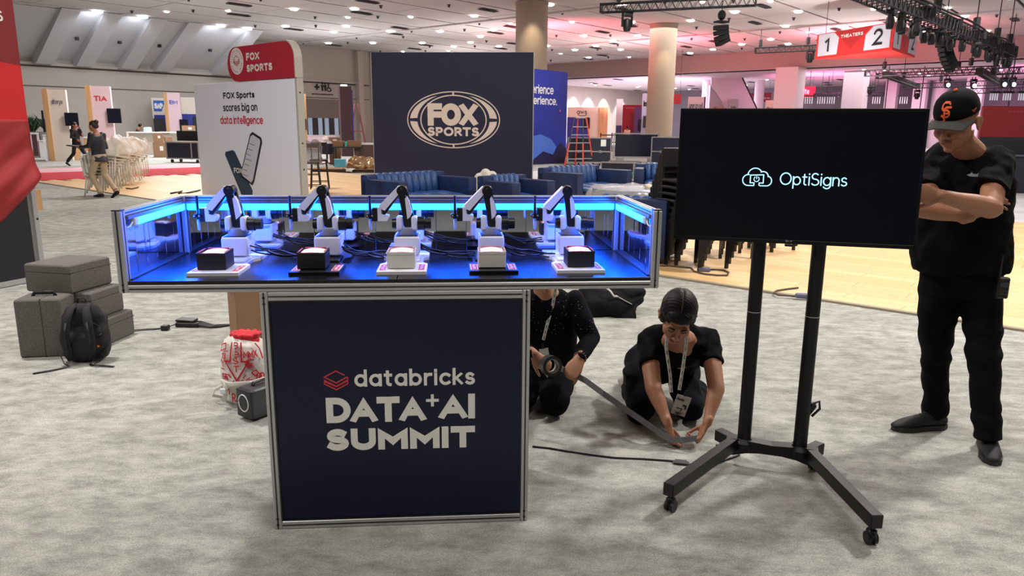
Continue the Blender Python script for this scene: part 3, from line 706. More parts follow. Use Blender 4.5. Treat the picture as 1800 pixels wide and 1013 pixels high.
for i in range(5):
    plate(i, CM @ V((PX[i], .086, HT+.0002)), whites[i])
    kitbox(i, CM @ V((PX[i]+(-.018 if i in (0, 1) else -.004 if i != 4 else .008), .14, HT+.0126+.002)), bw[i])
    lb = '%s robot arm, behind %s' % (descr[i], ['the black box on a white plate', 'the black box on a black plate', 'the white box on a white plate', 'the white box on a black plate', 'the black box near the right counter end'][i])
    P = CM @ V((PX[i]+.006, .43, HT+.022))
    if i == 0: proto = robot(lb, P, CYAW)
    else: dup(proto, P, CYAW, lb)
# cable bundles between the arms
for i in range(4):
    x0, x1 = PX[i]+.06, PX[i+1]-.06
    for k in range(5):
        pts = []; ph = R_.uniform(0, 6); am = R_.uniform(.012, .04)
        y0 = .44+R_.uniform(-.02, .02); y1 = .45+R_.uniform(-.03, .03)
        for j in range(15):
            s = j/14; z = HT+.004+.010*k*.5+.035*math.sin(PI*s)*0+(.04*(1-s)**3 if i < 4 else 0)+R_.uniform(0, .002)
            pts.append(CM @ V((x0+(x1-x0)*s, y0+(y1-y0)*s+am*math.sin(ph+s*7), z)))
        o = obj('black_cable', tube(new(), pts, .0032, 6), BLK, smooth=True)
        tag(o, 'thin black cable in the bundle between the %s and %s robot arms' % (descr[i], descr[i+1]), 'cable', 'cables between robots %s' % ['at the left end', 'left of the middle', 'right of the middle', 'at the right end'][i])
# ================= television on its stand =================
TX, TY, TYAW, TZ, TT_ = 1.172, 3.096, -.2654, 1.07, .0726
tv = thing('television', 'large black flat television showing a small glowing cloud logo', 'television', (TX, TY, TZ), TYAW)
TM = Matrix.Rotation(-TT_, 4, 'X')
def tvbox(name, mat, c, s, bev=0, parent=tv):
    b = bx(new(), c, s, None, bev); bmesh.ops.transform(b, matrix=TM, verts=b.verts[:]); return obj(name, b, mat, parent)
TVW, TVH = .965, .56
tvbox('housing', BLK, (0, .028, TVH/2), (TVW, .03, TVH), .004)
tvbox('housing', BLK, (0, .055, TVH*.42), (TVW*.6, .04, TVH*.6), .01)
SCR = M('screen_glass', (13, 16, 25), .16, spec=.5)
tvbox('screen', SCR, (0, .0125, .015+(TVH-.025)/2), (TVW-.022, .003, TVH-.032))
for c, s in (((0, .011, .008), (TVW, .006, .016)), ((0, .011, TVH-.0045), (TVW, .006, .009)), ((-TVW/2+.0045, .011, TVH/2), (.009, .006, TVH)), ((TVW/2-.0045, .011, TVH/2), (.009, .006, TVH))): tvbox('bezel', M('bezel_black', (12, 12, 14), .3), c, s, .001)
tvbox('top_edge', M('edge_grey', (120, 118, 120), .4), (0, .02, TVH+.001), (TVW, .02, .002))
GLOW = M('logo_glow', (176, 232, 255), .5, emis=1.0)
def tvpx(u, v):
    inv = (Matrix.Translation((TX, TY, TZ)) @ Matrix.Rotation(TYAW, 4, 'Z') @ TM).inverted()
    o = inv @ CP; d = (inv.to_3x3() @ ray(u, v)); t = (.01-o.y)/d.y; p = o+d*t; return p.x, p.z
x0, z0 = tvpx(1370, 325); x1, _ = tvpx(1489, 325); _, z1 = tvpx(1375, 303)
letters(tv, 'OptiSigns', GLOW, x0, z0, x1-x0, z1-z0, .0048, .0105, mw=TM, gap=.12)
cx0, cz0 = tvpx(1331, 314); sc = (tvpx(1357, 314)[0]-tvpx(1305, 314)[0])/52
g = new(); S = lambda x, z: (cx0+x*sc, cz0+z*sc)
cloud = [S(-5, -13), S(-16, -13)]+[S(*q) for q in arc(-16, -3, 9.5, 10, 270, 85, 12)]+[S(*q) for q in arc(-4, 5, 13, 14, 165, 40, 12)]+[S(*q) for q in arc(10, 4, 9, 9, 115, 0, 8)]+[S(*q) for q in arc(17, -4, 8.5, 9, 70, -90, 12)]+[S(5, -13)]
ribbon2d(g, cloud, 1.9*sc, .0095, .011)
ribbon2d(g, [S(-5, -13), S(-5, -8), S(-12, -8), S(-12, 6), S(11, 7), S(11, -8), S(4, -8), S(4, -13)], 1.9*sc, .0095, .011)
ribbon2d(g, [S(*q) for q in arc(-1, -1, 4.6, 4.6, 120, 420, 14)], 1.4*sc, .0095, .011); ribbon2d(g, [S(-1, -1), S(-1, 4.5)], 1.4*sc, .0095, .011)
bmesh.ops.transform(g, matrix=TM, verts=g.verts[:]); obj('logo', fixn(g), GLOW, tv)
mx, mz = tvpx(1387, 424)
letters(tv, 'LG', M('badge_grey', (150, 150, 154), .4), mx-.0035, mz-.003, .015, .006, .0012, .0075, mw=TM)
g = new(); ribbon2d(g, arc(mx-.010, mz, .003, .003, 0, 360, 14)[:-1], .0022, .0065, .008, True); bmesh.ops.transform(g, matrix=TM, verts=g.verts[:]); obj('badge', g, M('badge_grey', (150, 150, 154)), tv)
tvbox('sensor', BLK, (mx-.001, .014, -.006), (.03, .015, .010), .002)

sy = math.atan2(3.15-3.23, 1.32-1.09); mid = V((1.205, 3.19, 0))
std = thing('tv_stand', 'black two-pole rolling television stand with splayed legs on castors', 'stand', (mid.x, mid.y, 0), sy)
inv = (Matrix.Translation(mid) @ Matrix.Rotation(sy, 4, 'Z')).inverted()
SM = M('stand_black', (11, 11, 12), .42, spec=.35)
hwid = .122
for s in (-1, 1):
    po = obj('pole', lathe(new(), [(.030, .10), (.030, 1.42)], 28, (s*hwid, 0, 0)), SM, std, smooth='auto')
    obj('joint_ring', lathe(new(), [(.0306, .742), (.0306, .745)], 28, (s*hwid, 0, 0)), ALU, po)
    obj('pole_collar', lathe(new(), [(.047, .085), (.047, .118), (.036, .130), (.031, .136)], 28, (s*hwid, 0, 0)), SM, std, smooth='auto')
    d = new()
    for k in range(6): cyl(d, (s*hwid, -.0305, .20+k*.05), (s*hwid, -.0285, .20+k*.05), .0028, n=8)
    obj('adjust_holes', d, INK, po)
    box('mount_bracket', SM, std, (s*hwid, -.012, 1.24), (.03, .04, .26), .004)
# hub plate: deep web that arches between the poles
pr = [(-.20, .137), (-.16, .140), (-.09, .136), (0, .130), (.09, .136), (.16, .140), (.20, .137), (.20, .055), (.16, .060), (.11, .076), (.05, .084), (-.05, .084), (-.11, .076), (-.16, .060), (-.20, .055)]
obj('crossbar', fixn(prism(new(), [(x, z-.005) for x, z in pr], -.03, .03)), SM, std)
tips = {'fl': G(1174, 868, .09), 'fr': G(1541, 925, .09), 'bl': G(1262, 768, .09), 'br': G(1440, 792, .09)}
for k, P in tips.items():
    s = -1 if k[1] == 'l' else 1
    a = V((s*.165, -.005 if k[0] == 'f' else .005, .105)); b = inv @ P; b.z = .105
    d = (b-a).normalized(); q = d.to_track_quat('X', 'Z').to_matrix()
    L_ = (b-a).length
    lg = obj('leg', bx(new(), (a+b)/2, (L_, .048, .056), q, .003), SM, std)
    box('end_face', INK, lg, b+d*.0006, (.002, .040, .048), rot=q)
    c = b-d*.03
    cz = new(); cyl(cz, (c.x, c.y, .062), (c.x, c.y, .082), .006, n=10); obj('stem', cz, ALU, lg)
    side = V((-d.y, d.x, 0))
    ca = new(); bx(ca, (c.x, c.y, .050), (.030, .036, .026), q, .006); 
    for s2 in (-1, 1): tube(ca, [V((c.x, c.y, .025))+side*s2*.007, V((c.x, c.y, .025))+side*s2*.019], .0245, 18)
    tube(ca, [V((c.x, c.y, .048))+d*.012, V((c.x, c.y, .044))+d*.036], .005, 8)
    obj('castor', ca, BLK, lg, smooth='auto')
# plug and cable held at the right pole
c = new(); P0 = inv @ GY(1418, 742, 3.3)
bx(c, (hwid+.03, .03, .30), (.026, .03, .07), Euler((0, .5, 0)), .005); tube(c, [(hwid+.04, .03, .33), (hwid+.065, .03, .345), (hwid+.07, .03, .31), (hwid+.04, .03, .27)], .006, 8)
obj('cable_clip', c, BLK, std, smooth='auto')
tag(obj('power_cable', tube(new(), [G(1412, 782, .006)+V((.02, .02, .12)), G(1400, 786, .006)+V((0, .02, .03)), G(1382, 793, .006), G(1368, 794, .006), G(1345, 789, .006)], .005, 8), BLK, smooth=True), 'short black cable on the carpet behind the stand between its poles', 'cable')
pts = [(936, 785), (965, 788), (1000, 794), (1040, 800), (1080, 805), (1130, 807), (1175, 810), (1198, 813), (1225, 819), (1258, 815), (1300, 800)]
tag(obj('floor_cable', tube(new(), [G(u, v, .005) for u, v in pts], .0045, 8), BLK, smooth=True), 'long black cable on the carpet from the counter to the stand', 'cable')
tp = new(); a = G(1197, 812, .011); bx(tp, a, (.055, .04, .004), Euler((0, .0, -.2))); bx(tp, a+V((0, .0, -.004)), (.075, .03, .004), Euler((0, 0, -.2))); tag(obj('tape_patch', tp, M('gaffer_tape', (70, 70, 72), .7)), 'small dark tape patch over the long floor cable', 'tape')

# ================= left foreground =================
FOAM = M('foam_case_grey', (98, 95, 90), .9, var=.35, vs=220, bump=.3, bs=200)
FSEAM = M('case_seam', (58, 56, 54), .9)
def case(label, loc, rz, s, handle='top', tilt=None):
    t = thing('foam_case', label, 'case', loc, rz, 'grey foam transport cases')
    L_, W_, H_ = s
    obj('shell', bx(new(), (0, 0, H_/2), s, None, .022, 3), FOAM, t, smooth='auto')
    # the seam where the lid closes
    if handle == 'top':
        g = new(); z = H_
        bx(g, (.02, 0, H_/2), (.004, W_+.002, H_+.002)); obj('lid_seam', g, FSEAM, t)
        h = new(); tube(h, [(-.07, 0, z-.005), (-.06, 0, z+.022), (.06, 0, z+.022), (.07, 0, z-.005)], [(.008, .014)]*4, 8, side=(0, 1, 0)); obj('handle', h, BLK, t, smooth=True)
    else:
        g = new(); bx(g, (0, 0, H_*.72), (L_+.002, W_+.002, .004)); obj('lid_seam', g, FSEAM, t)
        if handle == 'front':
            h = new(); bx(h, (0, -W_/2-.002, H_*.42), (.15, .012, .045), None, .004); obj('handle_recess', h, INK, t)
            h = new(); bx(h, (0, -W_/2-.010, H_*.40), (.13, .014, .020), None, .005); obj('handle', h, BLK, t)
            for s2 in (-1, 1): box('latch', INK, t, (s2*.13, -W_/2-.002, H_*.62), (.035, .01, .03), .002)
    return t
PA = G(66, 605); PA.z = 0
case('tall grey speckled foam case standing upright at the left of the stack', G(70, 629)+V((0, .13, 0)), .16, (.29, .25, .40), 'top')
PB_ = G(145, 608)+V((.02, .16, 0)); PB_ = V((PB_.x, PB_.y, 0))
case('grey foam case on the carpet, lowest of the stack behind the backpack', PB_, -.10, (.34, .40, .19), 'plain')
case('middle grey foam case with black handle, above the backpack', PB_+V((-.06, .0, .1905)), -.12, (.36, .36, .20), 'front')
case('topmost grey foam case of the stack', PB_+V((-.15, .0, .3915)), -.20, (.37, .40, .20), 'plain')
# backpack
BF = M('backpack_fabric', (11, 12, 15), .75, var=.2, vs=60, bump=.3, bs=90)
bp_ = thing('backpack', 'black backpack leaning on the grey foam cases', 'backpack', G(138, 644)+V((0, .07, 0)), .18)
b = new(); bx(b, (0, .07, .17), (.27, .13, .32), Euler((-.16, 0, 0)), .05, 3); ell(b, (0, .07, .31), (.12, .075, .085)); ell(b, (0, .01, .12), (.125, .06, .11)); ell(b, (.11, .05, .14), (.05, .07, .12)); ell(b, (-.11, .05, .14), (.04, .06, .1))
obj('body', crumple(vox(b, .009, 6), .006, 14), BF, bp_, smooth=True)
for s in (-1, 1):
    st = new(); tube(st, [(s*.035, .075, .385), (s*.045, -.0, .37), (s*.065, -.045, .30), (s*.075, -.062, .20), (s*.07, -.05, .10), (s*.065, -.055, .035)], [(.022, .007), (.026, .008), (.028, .010), (.028, .010), (.024, .009), (.014, .004)], 10, side=(1, 0, 0)); sp = obj('shoulder_strap', st, BF, bp_, smooth=True)
    q = new(); tube(q, [(s*.062, -.0645, .29), (s*.074, -.0735, .20), (s*.069, -.062, .11)], [(.007, .0015)]*3, 8, side=(1, 0, 0)); obj('webbing', q, BLK, sp, smooth=True)
h = new(); tube(h, [(-.03, .08, .385), (-.02, .07, .425), (.02, .07, .425), (.03, .08, .385)], [(.01, .004)]*4, 8, side=(0, 1, 0)); obj('top_loop', h, BF, bp_, smooth=True)
for pts in ([(-.08, -.02, .05), (-.13, -.04, .10), (-.10, -.06, .02), (-.06, -.09, .008), (-.14, -.15, .006), (-.23, -.20, .005)], [(.08, -.02, .04), (.06, -.08, .010), (.14, -.10, .008), (.22, -.13, .006)]):
    q = new(); tube(q, pts, [(.012, .003)]*len(pts), 8, side=(.5, -.8, 0)); obj('waist_strap', q, BLK, bp_, smooth=True)
q = new(); tube(q, [(.10, -.02, .05), (.15, .0, .10), (.155, -.03, .06), (.11, -.06, .02), (.08, -.06, .01)], .004, 6); obj('side_strap', q, BLK, bp_, smooth=True)
q = new(); tube(q, [(.115, -.03, .19), (.135, .03, .20), (.135, .09, .17)], .004, 6); tube(q, [(.06, -.05, .31), (.11, -.02, .26), (.135, .04, .22)], .003, 6); obj('zip', q, BLK, bp_, smooth=True)
box('small_logo', M('logo_orange', (226, 120, 50), .5), bp_, (.108, -.035, .12), (.012, .004, .010))
# power adapters and cable
ad = thing('power_adapter', 'flat black power adapter pile on the carpet left of the cardboard box', 'adapter', G(330, 575), -.1)
b = new(); bx(b, (0, .02, .02), (.18, .09, .035), Euler((0, 0, .05)), .006); bx(b, (-.02, .03, .048), (.15, .08, .018), Euler((.05, 0, -.1)), .004); obj('body', b, BLK, ad)
for k in range(5): obj('lead', tube(new(), [(.04, -.0+.012*k, .035), (.10, -.01+.012*k, .02+.004*k), (.20, -.02+.014*k, .012), (.27+.02*k, .02+.02*k, .008)], .006, 7), BLK, ad, smooth=True)
a2 = thing('wall_plug', 'small black plug block with a thin looped cable, left of the adapter pile', 'plug', G(291, 581), 0)
obj('body', bx(new(), (0, 0, .022), (.055, .05, .04), None, .005), BLK, a2)
obj('cable', tube(new(), [(-.02, 0, .02), (-.07, .03, .006), (-.14, .02, .005), (-.24, -.01, .005), (-.27, -.04, .005), (-.22, -.05, .005), (-.14, -.01, .005), (-.08, .005, .005), (-.03, .06, .005), (.06, .09, .03)], .0035, 6), BLK, a2, smooth=True)
# cardboard box behind the pedestal
cb = thing('cardboard_box', 'brown cardboard box standing behind the counter pedestal, its flaps open', 'box', G(440, 604)+V((.05, .16, 0)), .52)
bw_, bd, bh = .42, .34, .40
for c, s in (((0, -bd/2, bh/2), (bw_, .006, bh)), ((0, bd/2, bh/2), (bw_, .006, bh)), ((-bw_/2, 0, bh/2), (.006, bd, bh)), ((bw_/2, 0, bh/2), (.006, bd, bh)), ((0, 0, .004), (bw_, bd, .006))): box('panel', CARD, cb, c, s)
for c, s, r in (((0, -bd/2-.02, bh+.075), (bw_, .005, .16), Euler((.25, 0, 0))), ((-bw_/2-.02, 0, bh+.06), (.005, bd, .14), Euler((0, -.35, 0))), ((0, bd/2+.03, bh+.07), (bw_, .005, .15), Euler((-.4, 0, 0)))): box('flap', CARD, cb, c, s, rot=r)
box('tape', M('packing_tape', (176, 146, 112), .3), cb, (.07, -bd/2-.004, bh/2+.02), (.05, .002, bh*.9))
box('paper_label', M('paper_white', (222, 220, 214), .7), cb, (-bw_/2-.028, -.10, bh+.09), (.002, .05, .10), rot=Euler((0, -.35, 0)))
t_ = new()
for k in range(8): bx(t_, (.03+.012*(k % 3), -bd/2-.0055, .06+.035*k), (.03, .001, .006))
obj('printing', t_, M('print_brown', (92, 66, 48), .8), cb)
# red-and-white drawstring bag
BW = M('bag_canvas', (222, 218, 212), .75, bump=.2, bs=60); BRD = M('bag_red', (196, 26, 44), .7)
bg_ = thing('drawstring_backpack', 'white drawstring backpack covered in red doodles with a red gathered mouth', 'bag', G(424, 716)+V((0, .13, 0)), .05)
b = new(); tube(b, [(0, 0, .0), (0, 0, .03), (0, 0, .14), (0, 0, .27), (-.0, .0, .345), (.01, .0, .372)], [(.12, .10), (.135, .115), (.145, .125), (.142, .12), (.118, .098), (.08, .066)], 24, side=(1, 0, 0)); bag = obj('body', crumple(vox(b, .008, 8), .014, 9, 3), BW, bg_, smooth=True)
b = new(); ell(b, (.005, 0, .385), (.078, .062, .022)); tube(b, [(0, 0, .36), (.005, 0, .38), (.01, 0, .395)], [(.086, .070), (.080, .064), (.055, .045)], 24, side=(1, 0, 0)); 
for k in range(12): ell(b, (.080*math.cos(k*PI/6)+.005, .062*math.sin(k*PI/6), .392), (.015, .014, .013))
obj('gathered_mouth', crumple(vox(b, .007, 4), .006, 30), BRD, bg_, smooth=True)
# the doodles wrap the cylinder-like front of the bag
def wrap(bm):
    for v in bm.verts:
        x, y, z = v.co; r = .149 if z < .29 else .149-(z-.29)*.35
        a = x/.145; v.co = V((r*math.sin(a), -(r*.86)*math.cos(a)-(.004 if y < 0 else 0), z))
def doodle(strokes, wd=.005):
    b = new()
    for st in strokes: ribbon2d(b, st, wd, -.001, .001)
    bmesh.ops.subdivide_edges(b, edges=b.edges[:], cuts=1); wrap(b); return obj('doodle', fixn(b), BRD, bg_, kind='stuff' if len(strokes) > 1 else None)
doodle([[(-.05, .37), (-.05, .265), (-.085, .265), (-.02, .155), (.05, .265), (.012, .265), (.012, .37)]], .008)
def bagtext(s, x, z, w, h, t):
    o = letters(bg_, s, BRD, x, z, w, h, t, 0, .001, name='doodle_lettering')
    b = new(); b.from_mesh(o.data); wrap(b); b.to_mesh(o.data); b.free()
for s, x, z, w, h, t in (('B', -.035, .335, .03, .035, .005), ('e', -.034, .29, .035, .045, .005), ('S', -.034, .252, .03, .036, .005), ('T', -.036, .205, .034, .036, .005), ('13', -.115, .275, .035, .035, .005), ('MMX', .025, .285, .075, .038, .005), ('C', .03, .225, .05, .055, .005), ('Y', -.125, .225, .035, .045, .005), ('GE', -.125, .155, .05, .035, .005), ('AVG', -.05, .130, .07, .028, .005), ('B', .045, .132, .025, .028, .005), ('ND', .085, .15, .05, .04, .006), ('RAIN', -.055, .03, .08, .05, .006), ('M', -.11, .07, .04, .04, .005)): bagtext(s, x, z, w, h, t)
doodle([[(.03, .25), (.07, .25)], [(.03, .24), (.065, .24)], [(-.13, .215), (-.10, .215)], [(.06, .2), (.085, .21), (.1, .19), (.08, .175), (.06, .2)], [(-.07, .19), (-.055, .17)], [(-.085, .17), (-.07, .155)], [(.03, .19), (.015, .17)], [(.05, .17), (.03, .155)], [(-.14, .35), (-.10, .36), (-.09, .33), (-.135, .315), (-.14, .35)], [(.10, .36), (.12, .33), (.13, .27)], [(-.14, .12), (-.11, .13), (-.115, .09), (-.14, .08)]], .006)
q = new(); tube(q, [(-.125, -.08, .135), (-.06, -.142, .138), (.06, -.145, .145), (.12, -.09, .15)], [(.003, .014)]*4, 8, side=(0, -1, 0)); tube(q, [(-.10, -.125, .03), (-.085, -.135, .10), (-.075, -.142, .15)], [(.012, .003)]*3, 8, side=(1, 0, 0)); tube(q, [(-.03, -.115, .395), (-.02, -.14, .36), (-.02, -.15, .29)], .0035, 6); obj('strap', q, BW, bg_, smooth=True)
q = new(); bx(q, (-.095, -.142, .10), (.035, .012, .03), None, .004); bx(q, (.075, -.142, .148), (.05, .012, .022), None, .004); obj('buckle', q, WHITE, bg_)
q = new(); tube(q, [(-.12, -.05, .10), (-.17, -.06, .08), (-.19, -.04, .04), (-.15, .0, .012), (-.11, .0, .02)], [(.010, .003)]*5, 8, side=(0, 0, 1)); obj('loose_strap', q, BW, bg_, smooth=True)
# portable speaker in front of the bag
ps = thing('portable_projector', 'dark grey rounded box device with a white ring on its end, by the pedestal', 'projector', G(424, 744)+V((.075, .13, 0)), .98)
PG = M('device_grey', (74, 78, 80), .35, .3)
obj('body', bx(new(), (.02, 0, .095), (.26, .13, .165), None, .022, 3), PG, ps, smooth='auto')
e = obj('end_face', bx(new(), (-.114, 0, .095), (.012, .118, .153), None, .02, 2), M('device_face', (34, 36, 38), .4), ps, smooth='auto')
r = new(); tube(r, [V((-.1205, .040*math.cos(a), .100+.046*math.sin(a))) for a in [2*PI*k/28 for k in range(29)]], .0035, 6); obj('ring', r, WHITE, e, smooth=True)
h = new(); tube(h, [(-.06, 0, .17), (-.05, 0, .195), (.09, 0, .195), (.10, 0, .17)], [(.014, .005)]*4, 8, side=(0, 1, 0)); obj('handle', h, BLK, ps, smooth=True)
for s in (-1, 1):
    for s2 in (-1, 1): obj('foot', lathe(new(), [(.012, 0), (.012, .015)], 12, (.02+s*.09, s2*.04, 0)), BLK, ps)

# ================= red booth wall at the left =================
Pr = G(84, 492); Pl = G(2, 508); rz = math.atan2(Pr.y-Pl.y, Pr.x-Pl.x)
bw2 = thing('red_booth_wall', 'tall red fabric booth wall over a black framed panel at the left edge', 'booth wall', Pr, rz)
Wb, Hb = 3.2, 3.9
box('core', M('booth_core', (60, 18, 20), .8), bw2, (-Wb/2, .06, Hb/2+.5), (Wb-.02, .05, Hb-1.1))
box('black_panel', M('panel_black', (24, 25, 32), .6), bw2, (-Wb/2-.03, .045, .8), (Wb-.1, .02, 1.5))
for c, s in (((-.025, .05, 1.95), (.05, .08, 3.9)), ((-Wb/2, .05, .03), (Wb-.1, .08, .05))): box('frame', ALU, bw2, c, s, .004)
g = new()
for z in (.12, .62, .98): cyl(g, (-.02, .008, z), (-.02, .012, z), .012, n=10)
obj('bolts', g, INK, bw2)
box('wood_block', WOODL, bw2, (.04, .06, .80), (.06, .05, .20))
inv = (Matrix.Translation(Pr) @ Matrix.Rotation(rz, 4, 'Z')).inverted()
def bpx(u, v):
    o = inv @ CP; d = inv.to_3x3() @ ray(u, v); t = (.0-o.y)/d.y; p = o+d*t; return p.x, p.z
RD = [M('banner_dark_red', (122, 22, 30), .7), M('banner_bright_red', (196, 22, 30), .7), M('banner_brown_red', (150, 26, 32), .6)]
z1 = bpx(40, 106)[1]; z2 = bpx(45, 210)[1]
# curved lower edge of the dark zone
pts = [(-.0, z1-.05), (-.0, Hb), (-Wb, Hb), (-Wb, z1+.05)]+[(-Wb+Wb*k/12, z1-.05+.10*math.sin(PI*k/12)) for k in range(1, 12)]
obj('upper_fabric', fixn(prism(new(), pts, -.004, .03)), RD[0], bw2)
pts = [(0, z2), (0, z1-.05)]+[(-Wb*k/12, z1-.05+.10*math.sin(PI*k/12)) for k in range(1, 13)]+[(-Wb, z2)]
obj('middle_fabric', fixn(prism(new(), pts, -.003, .031)), RD[1], bw2)
g = new(); nx, nz = 60, 26; ea = bpx(65, 315); eb = bpx(2, 392); rows = []
for i in range(nx+1):
    x = -Wb*i/nx; s = min(1.0, x/(eb[0]) if eb[0] else 0)
    zb = ea[1]+(eb[1]-ea[1])*(s**.8)+(.0 if s < 1 else -.05*math.sin((x-eb[0])*3)); col = []
    for j in range(nz+1):
        f = j/nz; z = zb+(z2-zb)*f
        y = -.012-(1-f)**2*.10*(.5+.5*math.sin(9*f+x*5))-.02*(1-f)*math.sin(26*(z-x*.8)) - (.07 if j == 0 else 0)*0
        if x > -.06: y = min(y, -.012)
        col.append(g.verts.new((x, y, z)))
    rows.append(col)
for i in range(nx):
    for j in range(nz): g.faces.new((rows[i][j], rows[i][j+1], rows[i+1][j+1], rows[i+1][j]))
r_ = bmesh.ops.extrude_face_region(g, geom=g.faces[:]); bmesh.ops.translate(g, verts=[v for v in r_['geom'] if isinstance(v, bmesh.types.BMVert)], vec=(0, .012, 0))
obj('draped_fabric', fixn(g), RD[2], bw2, smooth=True)
a = bpx(5, 38); c = bpx(5, 19)
letters(bw2, 'S', WINK, bpx(-6, 38)[0], a[1], bpx(5, 38)[0]-bpx(-6, 38)[0], c[1]-a[1], .016, -.006)
# ================= backdrop signs =================
def face(name, label, cat, TL, TR, Hh, group=None):
    a, b = G(TL[0], TL[1], Hh), G(TR[0], TR[1], Hh); a.z = b.z = 0
    t = thing(name, label, cat, a, math.atan2(b.y-a.y, b.x-a.x), group); W = (b-a).length
    inv = (Matrix.Translation(a) @ Matrix.Rotation(math.atan2(b.y-a.y, b.x-a.x), 4, 'Z')).inverted()
    def px(u, v, y=0.0):
        o = inv @ CP; d = inv.to_3x3() @ ray(u, v); k = (y-o.y)/d.y; p = o+d*k; return p.x, p.z
    return t, W, px
def L2(t, px, s, mat, u0, v0, u1, v1, th, gap=.16, y=-.004, name='lettering'):
    a, b = px(u0, v0), px(u1, v1); return letters(t, s, mat, a[0], a[1], b[0]-a[0], b[1]-a[1], th, y, gap=gap, name=name)
# navy sports wall
NV2 = M('navy_fabric', (18, 22, 58), .6, bump=.02, bs=4)
t, W, px = face('sports_backdrop', 'large navy backdrop wall with a white oval sports emblem', 'backdrop', (652, 92), (938, 92), 3.0)
box('wall_panel', NV2, t, (W/2, .06, 1.5), (W, .12, 3.0), .004); box('edge_frame', ALU, t, (W+.006, .06, 1.5), (.012, .10, 3.0)); box('edge_frame', ALU, t, (-.006, .06, 1.5), (.012, .10, 3.0))
EI = M('emblem_ink', (222, 208, 200), .5)
cx, cz = px(797, 211); rx = (px(879, 211)[0]-px(715, 211)[0])/2; rz_ = (px(797, 161)[1]-px(797, 261)[1])/2
y = -.004
def oval(k, kz=None, a0=0, a1=360, n=64): return arc(cx, cz, rx*k, rz_*(kz or k), a0, a1, n)
g = new(); ribbon2d(g, oval(.985)[:-1], .020, y, 0, True); obj('emblem_ring', g, EI, t)
for a0, a1 in ((-84, 84), (96, 264)):
    pass
g = new(); ribbon2d(g, oval(.70, .86)[:-1], .022, y, 0, True); obj('emblem_ring', g, EI, t)
for sgn in (-1, 1):
    for up in (-1, 1):
        o_ = [(cx+sgn*rx*.93*math.cos(math.radians(a)), cz+up*rz_*.91*math.sin(math.radians(a))) for a in range(3, 65, 4)]
        i_ = [(cx+sgn*rx*.775*math.cos(math.radians(a)), cz+up*rz_*.93*math.sin(math.radians(a))) for a in range(64, 2, -4)]
        obj('emblem_segment', fixn(prism(new(), o_+[p for p in i_], y, 0)), EI, t)
for up in (-1, 1): box('emblem_tick', EI, t, (cx, -.002, cz+up*rz_*.93), (.035, .004, rz_*.12))
L2(t, px, 'FOX', EI, 752, 221, 839, 182, .125, gap=.05)
L2(t, px, 'SPORTS', EI, 752, 239, 842, 224, .045, gap=.12)
# white sign with red header
t, W, px = face('data_sign', 'white sign panel with black and red wording under a rounded red header', 'sign', (340, 149), (518, 137), 2.34)
SW = M('sign_white', (236, 236, 250), .6)
box('panel', SW, t, (W/2, .04, 1.17), (W, .08, 2.34), .003); e_ = box('edge_frame', M('cream_edge', (176, 172, 164), .5), t, (W+.03, .06, 1.17), (.06, .13, 2.36), .004)
g = new()
for z in (.35, .8, 1.25, 2.1): cyl(g, (W+.061, .05, z), (W+.065, .05, z), .015, n=10)
obj('bolts', g, INK, e_)
h0 = px(403, 130)[0]; zt = px(500, 72)[1]; zb = 2.345
def rr(x0, x1, z0, z1, r, cor):
    pts = []
    for (cx_, cz_, a0, on) in ((x1-r, z1-r, 0, cor[1]), (x0+r, z1-r, 90, cor[0]), (x0+r, z0+r, 180, cor[2]), (x1-r, z0+r, 270, cor[3])):
        if on: pts += arc(cx_, cz_, r, r, a0, a0+90, 10)
        else: pts.append((x1 if a0 in (0, 270) else x0, z1 if a0 in (0, 90) else z0))
    return pts
hr = (zt-zb)*.5
obj('header', fixn(prism(new(), rr(h0, W+.05, zb, zt, hr, (1, 1, 1, 0)), -.02, .10)), M('header_red', (176, 36, 58), .5), t)
g = new(); e2 = [(x, z) for x, z in rr(h0+.02, W+.06, zb, zt+.012, hr, (1, 1, 1, 0)) if x > W-hr*.9]; e2 = [e2[-1]]+e2[:-1] if e2[-1][1] < zb+.05 else e2; ribbon2d(g, e2, .02, -.03, .12); obj('header_edge', fixn(g), M('cream_edge', (0, 0, 0)), t)
bx_, bz_ = px(418, 108); rb = hr*.78
obj('badge', fixn(prism(new(), arc(bx_, bz_, rb, rb, 0, 360, 40)[:-1], -.026, -.018)), M('badge_white', (226, 216, 216), .5), t)
stack_logo(t, bx_, bz_, rb*.9, M('header_red', (0, 0, 0)), -.028)
g = new()
for k in range(26):
    a = k*2*PI/26
    if k % 7: bx(g, (bx_+rb*.80*math.cos(a), -.027, bz_+rb*.80*math.sin(a)), (rb*.05, .002, rb*.12), Euler((0, -a+PI/2, 0)))
obj('badge_lettering', g, M('header_red', (0, 0, 0)), t, kind='stuff')
L2(t, px, 'FOX', WINK, 435, 107, 457, 91, .034, y=-.022); L2(t, px, 'SPORTS', WINK, 436, 127, 480, 110, .034, y=-.022)
BKI = M('ink_black', (22, 22, 34), .5); RDI = M('ink_red', (206, 44, 62), .5)
L2(t, px, 'FOX Sports', BKI, 393, 174, 447, 160, .026, gap=.1); L2(t, px, 'scores big on', BKI, 393, 196, 452, 180, .023, gap=.1); L2(t, px, 'data intelligence', RDI, 388, 218, 462, 203, .023, gap=.1)
